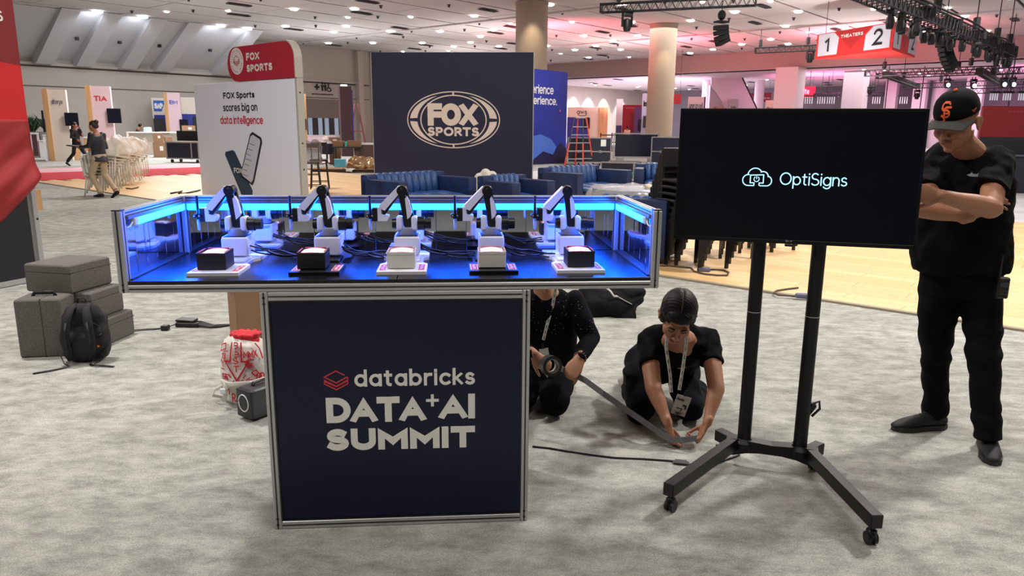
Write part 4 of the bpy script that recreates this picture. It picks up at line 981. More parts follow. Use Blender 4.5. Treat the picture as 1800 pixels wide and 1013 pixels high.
# two phones printed as raised panels
def phone(uv, m, nm):
    p = [px(u, v) for u, v in uv]; return obj(nm, fixn(prism(new(), p, -.006, 0)), m, t)
phone([(396, 272), (397, 267), (409, 264), (413, 267), (444, 335), (444, 345), (426, 345)], M('phone_navy', (22, 54, 84), .4), 'printed_phone')
phone([(423, 306), (440, 236), (444, 232), (459, 242), (461, 250), (447, 320), (444, 326), (425, 312)], M('phone_black', (28, 28, 44), .4), 'printed_phone')
g = [px(u, v) for u, v in [(425, 304), (441, 240), (445, 237), (457, 245), (458, 250), (445, 317), (442, 321), (427, 309)]]
so = obj('phone_screen', fixn(prism(new(), g, -.008, -.005)), M('phone_screen', (206, 206, 220), .4), t)
g = new()
for k in range(7):
    a, b = px(438-k*2.0, 252+k*9), px(449-k*2.0-(k % 3)*2, 256+k*9); ribbon2d(g, [a, b], .012, -.010, -.0075)
obj('phone_lines', fixn(g), M('line_grey', (110, 110, 130), .5), so)
a = px(412, 302); b = px(426, 294); letters(t, 'FOX', WINK, a[0], a[1]-.02, b[0]-a[0], .10, .022, -.008, gap=.05)
# blue printed wall
t, W, px = face('blue_backdrop', 'tall blue printed wall with white wording and dark mountains behind the navy backdrop', 'backdrop', (900, 117), (998, 127), 3.95)
BL = M('blue_print', (30, 44, 140), .5, var=.35, vs=.35)
box('wall_panel', BL, t, (W/2, .08, 1.975), (W, .16, 3.95))
L2(t, px, 'erience', WINK, 934, 164, 973, 150, .055, y=-.01, gap=.1); L2(t, px, 'perience.', WINK, 930, 183, 979, 170, .055, y=-.01, gap=.1)
MT = M('mountain_print', (24, 20, 70), .6)
obj('printed_mountain', fixn(prism(new(), [px(u, v, -.01) for u, v in [(936, 300), (936, 282), (948, 272), (955, 266), (962, 269), (972, 272), (980, 258), (986, 250), (992, 258), (996, 262), (996, 292)]], -.012, 0)), MT, t)
obj('printed_glow', fixn(prism(new(), [px(u, v, -.004) for u, v in [(936, 284), (936, 240), (950, 236), (968, 244), (978, 258), (972, 272), (955, 266)]], -.004, 0)), M('sky_print', (72, 108, 196), .6, var=.2, vs=.5), t)
box('printed_square', M('pink_print', (200, 60, 140), .5), t, (px(984, 195)[0], -.01, px(984, 195)[1]), (.08, .01, .09))

# ================= lounge =================
VEL = M('navy_velvet', (18, 44, 92), .55, var=.35, vs=5, c2=(10, 26, 66)); VEL2 = M('navy_velvet_light', (30, 68, 122), .5, var=.2, vs=8)
def sofa(label, loc, rz, W=1.7, D=.85, Hh=.78, nch=9, kind='sofa'):
    # faces local -y; back at +y
    t = thing(kind, label, kind, loc, rz, 'navy velvet lounge seats')
    aw = .20
    b = new(); bx(b, (0, 0, .24), (W-.02, D-.04, .28), None, .02, 2); obj('seat_base', b, VEL, t, smooth='auto')
    b = new(); bx(b, (0, D/2-.09, Hh/2+.04), (W, .16, Hh-.08), None, .03, 2); obj('backrest', b, VEL, t, smooth='auto')
    for s in (-1, 1): obj('armrest', bx(new(), (s*(W/2-aw/2), -.02, Hh*.46+.04), (aw, D-.02, Hh*.90-.08), None, .03, 2), VEL, t, smooth='auto')
    iw = W-2*aw-.02
    for k in range(nch):
        x = -iw/2+iw*(k+.5)/nch
        b = new(); tube(b, [(x, D/2-.20, .38), (x, D/2-.21, .55), (x, D/2-.17, Hh-.03), (x, D/2-.10, Hh+.0)], [(iw/nch*.52, .05)]*3+[(iw/nch*.5, .03)], 10, side=(1, 0, 0)); obj('back_channel', b, VEL2, t, smooth=True)
    for k in range(nch//2):
        x = -iw/2+iw*(k+.5)/(nch//2)
        b = new(); tube(b, [(x, -D/2+.06, .40), (x, 0, .43), (x, D/2-.2, .42)], [(iw/(nch//2)*.51, .05)]*3, 10, side=(1, 0, 0), dome=True); obj('seat_channel', b, VEL2, t, smooth=True)
    for sx in (-1, 1):
        for sy_ in (-1, 1): obj('leg', lathe(new(), [(.018, 0), (.022, .11)], 10, (sx*(W/2-.08), sy_*(D/2-.08), 0)), BLKM, t)
    return t
def gz(u, v, z): P = G(u, v, z); P.z = 0; return P
sofa('navy velvet sofa with channelled back, left, in front of the navy backdrop wall', gz(738, 314, .70), HROT, 1.75, .95, .78, 9)
sofa('navy velvet armchair in front of the backdrop emblem wall, right of the white chair', gz(907, 316, .70), HROT-.1, 1.0, .85, .76, 5, 'armchair')
sofa('navy velvet sofa in front of the ladder and road cases', gz(1030, 299, .74), HROT, 1.9, .95, .80, 9)
sofa('navy velvet armchair behind the plastic-wrapped table, beside the television edge', gz(1160, 296, .72), math.radians(-12), 1.05, .85, .80, 5, 'armchair')
sofa('low navy velvet armchair nearest the counter, behind its right end', gz(1118, 352, .70), math.radians(150), 1.05, .85, .76, 5, 'armchair')
# tufted white chair
P = gz(855, 318, .60)
t = thing('tufted_chair', 'white puffy tufted chair between two navy seats', 'chair', P, .2)
CR = M('boucle_white', (214, 206, 196), .9, bump=.3, bs=40)
b = new()
for (x, z, r) in ((-.20, .55, .14), (-.16, .72, .14), (0, .80, .15), (.17, .76, .14), (.22, .62, .13), (0, .62, .16), (-.2, .38, .15), (.2, .42, .15), (0, .42, .2)): ell(b, (x, .12, z), (r, r*.8, r))
ell(b, (0, -.1, .32), (.33, .3, .16)); obj('body', vox(b, .02, 2), CR, t, smooth=True); t.scale = (.72, .72, .86)
for s in (-1, 1):
    for s2 in (-1, 1): obj('leg', lathe(new(), [(.02, 0), (.025, .22)], 10, (s*.2, s2*.14-.03, 0)), BLKM, t)
P = gz(846, 340, .25); t = thing('wrapped_stool', 'small stool under grey crumpled wrapping beside the white chair', 'stool', P, 0)
b = new(); bx(b, (0, 0, .22), (.26, .26, .44), None, .05, 3); obj('wrapping', crumple(vox(b, .02, 1), .05, 8), M('grey_wrap', (96, 92, 96), .5), t, smooth=True); 
# plastic-wrapped table
P = gz(1108, 326, .70); t = thing('wrapped_table', 'round low table under clear plastic sheet and beige cloth', 'table', P, .2)
obj('top', lathe(new(), [(.5, .56), (.5, .62)], 32), M('table_navy', (24, 32, 60), .4), t); obj('pedestal', lathe(new(), [(.3, 0), (.28, .03), (.06, .08), (.06, .56)], 24), BLKM, t)
PLS = M('clear_plastic', (220, 224, 232), .12, alpha=.35, bump=.8, bs=14, spec=.9)
def drape(r0, r1, z, drop, amt, seed, n=64, m=18, squash=1):
    b = new(); rows = []
    from mathutils import noise
    for j in range(m+1):
        f = j/m; rr_ = r1*f; ring = []
        for i in range(n):
            a = 2*PI*i/n; R2 = rr_*(1+.10*math.sin(3*a+seed)); w = noise.noise(V((math.cos(a)*3, math.sin(a)*3, seed+f*2)))
            zz = z+.01-(0 if R2 < r0 else (R2-r0)*drop/(r1-r0))+w*amt*f
            rc = min(R2, r0+.03+.05*abs(math.sin(a*9+seed))*(1 if R2 > r0 else 0))
            ring.append(b.verts.new((rc*math.cos(a), rc*squash*math.sin(a), zz)))
        rows.append(ring)
    for j in range(m):
        for i in range(n): b.faces.new((rows[j][i], rows[j][(i+1) % n], rows[j+1][(i+1) % n], rows[j+1][i]))
    bmesh.ops.remove_doubles(b, verts=b.verts[:], dist=1e-5)
    return b
obj('plastic_sheet', drape(.51, .85, .64, .42, .06, 2), PLS, t, smooth=True)
t.scale = (1.15, 1.15, 1.06)
t2 = thing('beige_cloth', 'crumpled beige cloth lying over the right side of the wrapped table', 'cloth', P+V((.42, -.12, 0)), 0)
b = new(); bx(b, (0, 0, .66), (.46, .36, .05), Euler((0, .1, .3)), .01); bx(b, (-.05, -.2, .56), (.4, .05, .26), Euler((.3, 0, .3)), .01)
b = vox(b, .016, 2); obj('cloth', crumple(b, .06, 6, 4), M('beige_cloth', (206, 188, 168), .8), t2, smooth=True)
# stacked black chairs behind the television
CB = M('chair_black', (16, 16, 18), .4)
def stackchair(label, loc, rz, group):
    t = thing('stacking_chair', label, 'chair', loc, rz, group)
    obj('seat', bx(new(), (0, 0, .45), (.44, .44, .035), None, .01), CB, t); obj('backrest', bx(new(), (0, .22, .70), (.42, .03, .22), Euler((-.12, 0, 0)), .01), CB, t)
    for s in (-1, 1):
        obj('leg', bx(new(), (s*.20, -.19, .22), (.032, .032, .44)), CB, t); obj('leg', bx(new(), (s*.20, .21, .40), (.032, .032, .80), Euler((-.05, 0, 0))), CB, t)
    return t
base_ = None
for si, (u, v, rz_c, n) in enumerate(((1232, 472, .5, 6), (1181, 461, .35, 8), (1283, 452, .1, 3), (1355, 440, .5, 2))):
    P = gz(u, v, 0)
    for k in range(n):
        lb = ['black stacking chair in the tall stack behind the television\'s left half', 'black stacking chair in the stack between counter and television', 'black stacking chair in the short stack behind the left pole', 'black stacking chair in the low stack between the two poles'][si]
        off = V((math.cos(rz_c+PI/2)*.035*k*-1, math.sin(rz_c+PI/2)*.035*k*-1, .075*k))
        lb = lb.replace('black stacking chair', ('lowest', 'second lowest', 'third lowest', 'fourth lowest', 'fifth lowest', 'topmost')[min(k, 4) if k < n-1 else 5]+' black chair')
        if base_ is None: base_ = stackchair(lb, P+off, rz_c, 'stack %d of black chairs' % (si+1))
        else: dup(base_, P+off, rz_c, lb, 'black chairs, %s' % ['tall stack', 'stack by the counter', 'short stack', 'low stack'][si])
base_['group'] = 'black chairs, tall stack'
# cables lying on the wooden floor
GC = M('grey_cable', (84, 70, 58), .6)
def gcable(label, pts, r=.010, m=GC, plug=None):
    t = thing('loose_cable', label, 'cable', G(pts[0][0], pts[0][1], 0), 0)
    o = G(pts[0][0], pts[0][1], 0)
    obj('cord', tube(new(), [G(u, v, .018+r)-o for u, v in pts], r, 6), m, t, smooth=True)
    if plug: obj('plug', bx(new(), G(plug[0], plug[1], .04)-o, (.13, .05, .045), Euler((0, 0, -.2)), .01), M('plug_grey', (104, 104, 136), .5), t)
gcable('grey cable looping over the wooden floor below the stacked chairs', [(1160, 467), (1175, 467), (1195, 469), (1215, 471), (1220, 477), (1240, 482), (1262, 484), (1278, 484), (1281, 479), (1272, 475), (1258, 474), (1243, 474)], .010, GC, (1238, 474))
gcable('short bent cable on the carpet edge between the two stand poles', [(1403, 506), (1385, 508), (1365, 511), (1360, 515), (1368, 519), (1385, 520), (1405, 521)], .009, GC, (1411, 520))
gcable('small black cable tangle on wood behind the counter left corner', [(300, 340), (310, 338), (320, 336), (314, 340), (330, 339), (345, 336), (352, 334)], .018, BLK)
gcable('brown strap on the wooden floor right of the wrapped white chairs', [(222, 331), (232, 332), (240, 330), (243, 329)], .018, M('brown_strap', (120, 92, 60), .7))
# black bag on the carpet beyond the kneeling people
t = thing('duffel_bag', 'slumped black duffel bag on the carpet behind the kneeling people', 'bag', G(1072, 560)+V((0, .2, 0)), -.1)
b = new(); ell(b, (0, 0, .09), (.30, .20, .12)); ell(b, (.13, .05, .17), (.17, .14, .11)); ell(b, (-.12, .03, .13), (.17, .15, .10)); ell(b, (.0, .08, .12), (.26, .14, .12)); bx(b, (0, 0, .03), (.5, .34, .05))
obj('body', crumple(vox(b, .012, 3), .05, 7, 5), M('bag_black', (10, 10, 14), .8, spec=.2), t, smooth=True)
h = new(); tube(h, [(-.02, -.10, .24), (.02, -.15, .22), (.05, -.17, .18), (.08, -.16, .18)], .008, 6); obj('white_clip', h, M('clip_white', (190, 188, 184), .4), t, smooth=True)
h = new(); tube(h, [(.06, -.16, .19), (.13, -.15, .15), (.20, -.13, .11)], .004, 6); obj('zip_cord', h, M('clip_white', (0, 0, 0)), t, smooth=True)

# ================= ladder and road cases =================
P = G(1018, 291); t = thing('step_ladder', 'open orange step ladder with black upper rails in front of the blue wall', 'ladder', P, .15)
ORG = M('ladder_orange', (208, 66, 46), .5); GRB = M('ladder_black', (50, 48, 56), .5)
Hl, bwd, tw2, dp = 1.95, .66, .18, .95
for s in (-1, 1):
    for f in (-1, 1):
        cxo = f*.30
        p0 = V((cxo+s*bwd*.6, f*.3, 0)); p1 = V((f*.08+s*tw2, f*.03, Hl)); pm_ = p0.lerp(p1, .48)
        r1 = new(); tube(r1, [p0, pm_], [(.035, .02)]*2, 6, side=(1, 0, 0)); rl = obj('rail', r1, ORG, t)
        r1 = new(); tube(r1, [pm_, p1], [(.035, .02)]*2, 6, side=(1, 0, 0)); obj('upper_rail', r1, GRB if f < 0 else ORG, rl)
for f in (-1, 1):
    for k in range(5):
        z = .28+k*.33; q = z/Hl
        a = V((f*.30, f*.3, 0)).lerp(V((f*.08, f*.03, Hl)), q); wv = bwd*.6+(tw2-bwd*.6)*q
        box('step', M('ladder_steel', (160, 160, 168), .4, .5), t, a+V((0, 0, 0)), (2*wv, .07, .035)) if False else obj('step', bx(new(), V((a.x, a.y, z)), (2*wv, .07, .035)), M('ladder_steel', (160, 160, 168), .4, .5), t)
box('top_cap', M('ladder_steel', (160, 160, 168)), t, (0, 0, Hl+.02), (.44, .16, .05), .006)
RC = M('case_navy', (22, 24, 42), .5); CE = M('case_edge', (170, 166, 166), .35, .6)
def roadcase(label, uvl, uvr, vtop, D=.7, y=None, sheet=None, green=False, zb=0):
    a, b = G(*uvl), G(*uvr); a.z = b.z = 0
    rz = math.atan2(b.y-a.y, b.x-a.x); W = (b-a).length; k = 0
    d = ray(uvl[0], vtop); Hh = (CP+d*((a-CP).dot(cF)/d.dot(cF))).z
    Hh = max(.3, Hh)
    t = thing('road_case', label, 'case', a, rz, 'navy road cases')
    box('body', RC, t, (W/2, D/2, Hh/2+.05), (W-.02, D-.02, Hh-.12), .004)
    for x in (0.0, W):
        for yy in (0, D): box('corner_edge', CE, t, (x, yy, Hh/2+.05), (.045, .045, Hh-.1), .004)
    for z in (.12, Hh*.5, Hh):
        for yy in (0, D): box('edge_rail', CE, t, (W/2, yy, z), (W, .03, .045), .004)
    for x in (W*.25, W*.75):
        box('latch', M('latch_steel', (140, 138, 142), .35, .7), t, (x, -.022, Hh*.5), (.12, .012, .12), .004)
        for yy in (.1, D-.1): obj('castor', tube(new(), [(x-.02, yy, .05), (x+.02, yy, .05)], .048, 14), BLK, t)
    if sheet: box('paper_sheet', M('paper_white', (0, 0, 0)), t, (W*sheet[0], -.02, Hh*sheet[1]), (.22, .004, .28)); 
    if green: box('green_tape', M('green_tape', (40, 170, 90), .5), t, (W-.02, -.026, Hh*.45), (.2, .004, .06))
    return t
roadcase('wide navy road case with a white paper sheet, behind the ladder', (998, 290), (1073, 291), 242, sheet=(.82, .82))
roadcase('navy road case carrying the tilted monitor, green tape on its corner', (1056, 320), (1113, 322), 285, D=.9, green=True)
roadcase('tall navy road case half behind the television left edge', (1144, 291), (1215, 294), 241, D=.8)
t = thing('boxed_monitor', 'large dark monitor in a grey travel frame between the road cases', 'monitor', gz(1078, 286, .0), -.02)
W = 2.05; z0 = .02
for nm, m, c, s in (('screen', M('screen_dark', (14, 16, 34), .3), (W/2-.0, .03, .78), (W-.12, .05, 1.0)), ('frame', CE, (W/2, .05, 1.32), (W, .07, .05)), ('frame', CE, (W/2, .05, .24), (W, .07, .05)), ('frame', CE, (.0, .05, .78), (.05, .07, 1.1)), ('frame', CE, (W, .05, .78), (.05, .07, 1.1)), ('foot', CE, (.3, .05, .11), (.3, .5, .22)), ('foot', CE, (W-.3, .05, .11), (.3, .5, .22))): box(nm, m, t, c, s, .004)
t['label'] = 'large dark monitor in a grey travel frame between the road cases'
# crowd rail
a, b = G(1055, 266), G(1153, 266); t = thing('crowd_rail', 'black crowd rail with upright posts behind the boxed monitor', 'railing', a, math.atan2(b.y-a.y, b.x-a.x)); W = (b-a).length
for k in range(6): obj('post', lathe(new(), [(.25, 0), (.25, .03), (.04, .05), (.04, 1.25)], 10, (W*k/5, 0, 0)), BLKM, t)
for z in (1.1, .6): obj('rail', tube(new(), [(0, 0, z), (W, 0, z)], .05, 6), BLKM, t)

# ================= distant booths, middle =================
def tower(name, label, u0, u1, vtop, vbase, mat, D=.5, side=None, cat='sign', texts=(), yaw=None, group=None, screen=None):
    P = G((u0+u1)/2, vbase); zc = (P-CP).dot(cF); W = (u1-u0)*zc/FPX
    d = ray((u0+u1)/2, vtop); Hh = (CP+d*(zc/d.dot(cF))).z
    t = thing(name, label, cat, (P.x, P.y, 0), yaw if yaw is not None else -math.atan2(P.x, P.y), group)
    box('body', mat, t, (0, D/2, Hh/2), (W, D, Hh))
    if side: box('side_panel', side, t, (-W/2-.0+.0, D/2-.02, Hh/2), (.14, D+.06, Hh+.02))
    for (s, fx, fz, fw, fh, th, m) in texts: letters(t, s, m, -W/2+W*fx, Hh*fz, W*fw, Hh*fh, th, -.01)
    return t, W, Hh
GI = M('grey_ink', (90, 92, 110), .5)
CRM = M('cream_panel', (218, 204, 190), .55); RDP = M('red_panel', (176, 22, 42), .5); GRP = M('grey_panel', (176, 172, 178), .55); BLU = M('deep_blue_panel', (28, 42, 140), .5)
t, W, Hh = tower('header_booth', 'cream booth header reading aws with a dark smile line, on blue and wood', 996, 1064, 189, 262, CRM, .6, cat='booth', texts=(('aws', .24, .835, .26, .11, .05, M('ink_black', (0, 0, 0))),))
g = new(); ribbon2d(g, arc(-W/2+W*.38, Hh*.84, W*.12, Hh*.045, 200, 340, 14), .05, -.012, .0); obj('smile_mark', g, M('ink_black', (0, 0, 0)), t)
box('blue_front', BLU, t, (-W*.22, -.03, Hh*.38), (W*.56, .05, Hh*.76)); box('wood_end', WOODL, t, (W*.42, -.05, Hh*.5), (W*.22, .12, Hh*1.0)); box('monitor', M('screen_dark', (0, 0, 0)), t, (-W*.02, -.08, Hh*.62), (W*.2, .06, Hh*.26), .01)
t, W, Hh = tower('red_booth', 'flat red booth wall with a darker door panel left of the round column', 1091, 1126, 185, 256, RDP, .5, cat='booth')
box('door_panel', M('dark_red_panel', (130, 16, 38), .5), t, (W*.12, -.02, Hh*.42), (W*.4, .03, Hh*.78)); box('header_strip', M('pale_red_strip', (196, 90, 100), .5), t, (-.1, -.02, Hh*.93), (W*.5, .02, Hh*.03))
t, W, Hh = tower('sign_tower', 'narrow grey sign tower left of the red booth wall', 1081, 1092, 175, 262, GRP, .4); box('dark_wedge', M('ink_navy', (44, 36, 84), .6), t, (0, -.02, Hh*.25), (W*.9, .02, Hh*.45))
t, W, Hh = tower('purple_booth', 'purple booth panel with a monitor beside the round column', 1113, 1132, 189, 258, M('purple_panel', (96, 58, 120), .5), .4, cat='booth'); box('monitor', M('screen_dark', (0, 0, 0)), t, (.1, -.05, Hh*.55), (W*.5, .06, Hh*.3), .01)
t, W, Hh = tower('blue_grey_tower', 'tall pale blue sign tower with dark vertical lettering against the round column', 1125, 1141, 165, 268, M('pale_blue_panel', (176, 182, 208), .55), .4); letters(t, 'info', M('ink_black', (0, 0, 0)), -W*.35, Hh*.78, W*.7, Hh*.1, .06, -.01); box('speaker_box', M('speaker_dark', (44, 42, 48), .6), t, (W*.1, -.25, Hh*.52), (W*.8, .4, Hh*.2), .02)
t, W, Hh = tower('sign_tower', 'pale sign tower with grey lettering above the television left corner', 1205, 1232, 171, 262, GRP, .5); letters(t, 'unravel', M('ink_black', (0, 0, 0)), -W*.42, Hh*.78, W*.84, Hh*.11, .045, -.01); box('side_panel', M('speaker_dark', (0, 0, 0)), t, (W/2+.06, .25, Hh/2), (.12, .5, Hh))
t, W, Hh = tower('sign_tower', 'small pale sign tower with a dark side, left of the white escalator', 1277, 1292, 175, 258, GRP, .5); letters(t, 'lab', M('ink_black', (0, 0, 0)), -W*.3, Hh*.78, W*.6, Hh*.08, .05, -.01)
t, W, Hh = tower('sign_tower', 'small cream sign tower beside the nearest square pillar', 1340, 1355, 177, 258, M('bright_cream', (232, 222, 190), .55), .5); letters(t, 'flow', GI, -W*.35, Hh*.8, W*.7, Hh*.06, .05, -.01)
t, W, Hh = tower('orange_booth', 'tiny orange and red booth top just above the television edge', 1251, 1267, 189, 258, M('orange_panel', (220, 110, 60), .5), .4, cat='booth'); box('red_end', RDP, t, (-W*.4, -.02, Hh*.9), (W*.3, .04, Hh*.2))
# hanging red banners
def hang(name, label, u0, u1, v0, v1, zc, mat, text=None, cat='banner', m2=WINK, frac=(.1, .3, .8, .4), D=.1):
    d0, d1 = ray(u0, v1), ray(u1, v1); a = CP+d0*(zc/d0.dot(cF)); b = CP+d1*(zc/d1.dot(cF)); d2 = ray(u0, v0); c = CP+d2*(zc/d2.dot(cF))
    W = (V((b.x-a.x, b.y-a.y, 0))).length; Hh = c.z-a.z
    t = thing(name, label, cat, (a.x, a.y, a.z), math.atan2(b.y-a.y, b.x-a.x))
    box('panel', mat, t, (W/2, D/2, Hh/2), (W, D, Hh))
    zt_ = (HZ if P_of(a) < PB else LZ)-a.z
    for x in (W*.15, W*.85): obj('wire', tube(new(), [(x, D/2, Hh), (x, D/2, zt_)], .012, 5), BLKM, t)
    if text: letters(t, text, m2, W*frac[0], Hh*frac[1], W*frac[2], Hh*frac[3], Hh*frac[3]*.16, -.02)
    return t, W, Hh
def P_of(x): return x.dot(AX)
BRN = M('banner_red', (206, 26, 48), .5)
hang('hanging_banner', 'red hanging banner with the white letters ate, right of the nearest pillar', 1404, 1432, 152, 171, 66, BRN, 'ate', frac=(.15, .3, .5, .5))
t, W, Hh = hang('hanging_banner', 'dark red hanging banner with small pale lettering left of the nearest pillar', 1334, 1355, 163, 179, 72, M('banner_dark', (140, 20, 40), .5), 'flow', frac=(.1, .3, .8, .25))
t, W, Hh = hang('hanging_banner', 'dark red hanging banner with a pale round logo beside the escalator', 1304, 1327, 164, 180, 76, M('banner_dark', (0, 0, 0)))
g = new(); ribbon2d(g, arc(W*.62, Hh*.45, Hh*.28, Hh*.28, 0, 360, 16)[:-1], .1, -.02, .0, True); obj('logo', g, GI, t)
t, W, Hh = hang('hanging_banner', 'small red triangular banner right of the scalloped column', 1182, 1197, 166, 183, 58, RED)
# escalator: white diagonal balustrades
a = GY(1290, 192, 70); t = thing('escalator', 'white diagonal escalator balustrade beyond the television top', 'escalator', (a.x, a.y, 0), 0)
EW = M('escalator_white', (222, 210, 220), .5)
obj('balustrade', fixn(prism(new(), [(-2.3, 6.15), (0.4, 6.15), (3.2, 1.2), (3.2, .05), (1.6, .05), (-2.3, 5.6)], -.3, 0)), EW, t); obj('handrail', tube(new(), [(.5, -.15, 6.15), (3.25, -.15, 1.25)], .10, 8), INK, t); obj('step_side', fixn(prism(new(), [(-2.3, 5.5), (1.5, .05), (-2.3, .05)], -.1, .5)), GRP, t)
# ================= left kiosks =================
HY = HROT-PI/2       # signs that face the hall entrance
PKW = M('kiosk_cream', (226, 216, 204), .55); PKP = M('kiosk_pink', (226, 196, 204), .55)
def kiosk(label, uL, uR, vt, vb, mat, text, tm, th, woodl=True, screens=()):
    P = G((uL+uR)/2, vb); zc = (P-CP).dot(cF); W = (uR-uL)*zc/FPX/.93
    d = ray((uL+uR)/2, vt); Hh = (CP+d*(zc/d.dot(cF))).z; yaw = -math.atan2(P.x, P.y)-.25
    t = thing('kiosk_tower', label, 'kiosk', (P.x, P.y, 0), yaw)
    box('panel', mat, t, (0, .12, Hh/2), (W, .22, Hh)); 
    if woodl: box('wood_side', WOODL, t, (-W/2-.09, .10, Hh/2+.01), (.20, .30, Hh+.02))
    letters(t, text, tm, -W*.34, Hh*.80, W*.64, Hh*.07, th, -.008, gap=.12)
    for (fx, fz, fw, fh) in screens:
        s_ = box('screen', M('screen_dark', (14, 16, 34), .3), t, (W*fx, -.10, Hh*fz), (W*fw, .07, Hh*fh), .01); box('bracket', BLKM, s_, (W*fx, -.03, Hh*fz), (.1, .1, .1))
    return t, W, Hh
kiosk('cream kiosk tower with wood edge and grey lettering, leftmost of the kiosks', 100, 126, 159, 283, PKW, 'alteryx', GI, .018, screens=((.72, .59, .75, .185), (-.85, .56, .10, .3)))
kiosk('pink-lit kiosk tower with wood edge and the red letters TIA', 174, 203, 153, 280, PKP, 'TIA', RDI, .045, screens=((.62, .60, .70, .20),))
t, W, Hh = kiosk('white kiosk tower with wood edge and blue lettering, right of the blue logo board', 303, 322, 164, 264, PKP, 'IBM', M('ink_blue', (60, 80, 190), .5), .035, screens=((.72, .44, .7, .20),))
t, W, Hh = tower('logo_board', 'white board with a blue wedge logo reading SAP over blue panels', 275, 299, 173, 262, PKW, .3, cat='sign')
g = px_ = None
obj('logo_field', fixn(prism(new(), [(-W*.38, Hh*.74), (-W*.38, Hh*.95), (W*.42, Hh*.95), (W*.12, Hh*.74)], -.03, 0)), M('logo_blue', (24, 92, 180), .5), t); letters(t, 'SAP', WHITE, -W*.34, Hh*.79, W*.58, Hh*.11, .10, -.032, gap=.02)
box('blue_front', BLU, t, (W*.1, -.03, Hh*.42), (W*1.0, .05, Hh*.50)); box('screen', M('speaker_dark', (44, 42, 48), .6), t, (-W*.12, -.15, Hh*.47), (W*.72, .1, Hh*.26), .01)
t, W, Hh = tower('blue_panel_wall', 'white and blue booth wall between the IBM tower and the white sign', 322, 352, 172, 262, PKW, .3, cat='booth'); box('blue_front', BLU, t, (0, -.03, Hh*.40), (W, .05, Hh*.56)); box('screen', M('screen_dark', (0, 0, 0)), t, (W*.35, -.1, Hh*.5), (W*.3, .07, Hh*.26), .01)
obj('blue_wedge', fixn(prism(new(), [(-W*.5, Hh*.1), (-W*.5, Hh*.42), (-W*.15, Hh*.70), (-W*.15, Hh*.1)], -.09, -.06)), BLU, t)
def counter(label, u0, u1, vt, vb, mat, D=.6, name='booth_counter', knee=None):
    P = G((u0+u1)/2, vb); zc = (P-CP).dot(cF); W = (u1-u0)*zc/FPX; d = ray((u0+u1)/2, vt); Hh = (CP+d*(zc/d.dot(cF))).z
    t = thing(name, label, 'counter', (P.x, P.y, 0), -math.atan2(P.x, P.y))
    if knee:
        box('end_panel', mat, t, (-W/2+.05, D/2, Hh/2), (.10, D, Hh-.06)); box('end_panel', mat, t, (W/2-.05, D/2, Hh/2), (.10, D, Hh-.06)); box('back_panel', mat, t, (0, D-.03, Hh/2), (W, .05, Hh-.06))
    else: box('body', mat, t, (0, D/2, Hh/2-.03), (W-.03, D-.02, Hh-.07))
    box('worktop', WPAINT, t, (0, D/2, Hh-.03), (W, D+.03, .06), .005); return t, W, Hh
counter('white booth counter at the foot of the cream kiosk', 82, 111, 237, 283, WHITE, 1.0)
counter('wood-fronted counter behind the woman on the phone', 111, 141, 238, 282, WOODL, .8)
counter('wood-fronted counter behind the woman with the tablet', 154, 210, 241, 276, WOODL, .8)
counter('pale counter right of the wood counter, by the bending woman', 210, 232, 241, 276, PKP, .5)
counter('long white counter under the blue logo board', 233, 350, 232, 272, PKW, .8, knee=True)
counter('white counter between the red booth wall and the planter', 57, 72, 234, 277, PKP, .8, knee=True)
counter('low white plinth under the leftmost plants', 72, 84, 247, 277, WHITE, .7)
# planters
LEAF = [M('grass_leaf_%d' % i, c, .6) for i, c in enumerate(((52, 78, 54), (78, 100, 74), (38, 58, 42)))]
for (u, lb) in ((59, 'spiky green plant in a grey planter, partly behind the red booth wall'), (93, 'spiky green plant in a grey planter left of the cream kiosk tower')):
    P = G(u, 274); t = thing('potted_plant', lb, 'plant', (P.x, P.y, 0), 0); zc = (P-CP).dot(cF)
    d = ray(u, 236); zp = (CP+d*(zc/d.dot(cF))).z
    obj('planter', bx(new(), (0, 0, zp/2+.06), (.72, .4, zp+.12), None, .02), GRP, t)
    for li in range(3):
        b = new()
        for k in range(60):
            a = R_.uniform(0, 2*PI); l_ = R_.uniform(.45, .95); sp_ = R_.uniform(.05, .5); wv = .02
            p0 = V((R_.uniform(-.2, .2), R_.uniform(-.12, .12), zp+.1)); dr = V((math.cos(a), math.sin(a), 0)); sd = V((-dr.y, dr.x, 0))*wv
            p1 = p0+dr*sp_*.4+V((0, 0, l_*.6)); p2 = p0+dr*sp_+V((0, 0, l_*R_.uniform(.75, 1)))
            vs = [b.verts.new(q) for q in (p0-sd, p0+sd, p1+sd*.8, p2, p1-sd*.8)]; b.faces.new(vs)
        obj('leaves', b, LEAF[li], t, kind='stuff')
# boxes, cases under the long counter
def carton(label, u, v, s, rz=0, zz=0, name='carton', mat=None, lab=True):
    P = G(u, v); t = thing(name, label, 'box', (P.x, P.y, zz), rz+(-math.atan2(P.x, P.y)))
    box('body', mat or CARD, t, (0, s[1]/2, s[2]/2), s, .004)
    if lab: box('paper_label', M('paper_white', (222, 220, 214), .7), t, (s[0]*.1, -.004, s[2]*.6), (s[0]*.25, .004, s[2]*.3)); box('tape', M('packing_tape', (176, 146, 112), .3), t, (0, s[1]/2, s[2]+.002), (.06, s[1]+.01, .004))
    return t, P
carton('large worn carton with a white label below the long white counter', 283, 277, (.62, .5, .72))
t_, P_ = carton('carton on top of the large worn carton', 281, 277, (.44, .4, .42), 0, .722)
carton('carton with white label right of the stacked cartons', 299, 274, (.36, .4, .95), .1)
carton('wide brown carton lying on the long white counter right end', 335, 268, (.72, .4, .40), 0, 1.12)
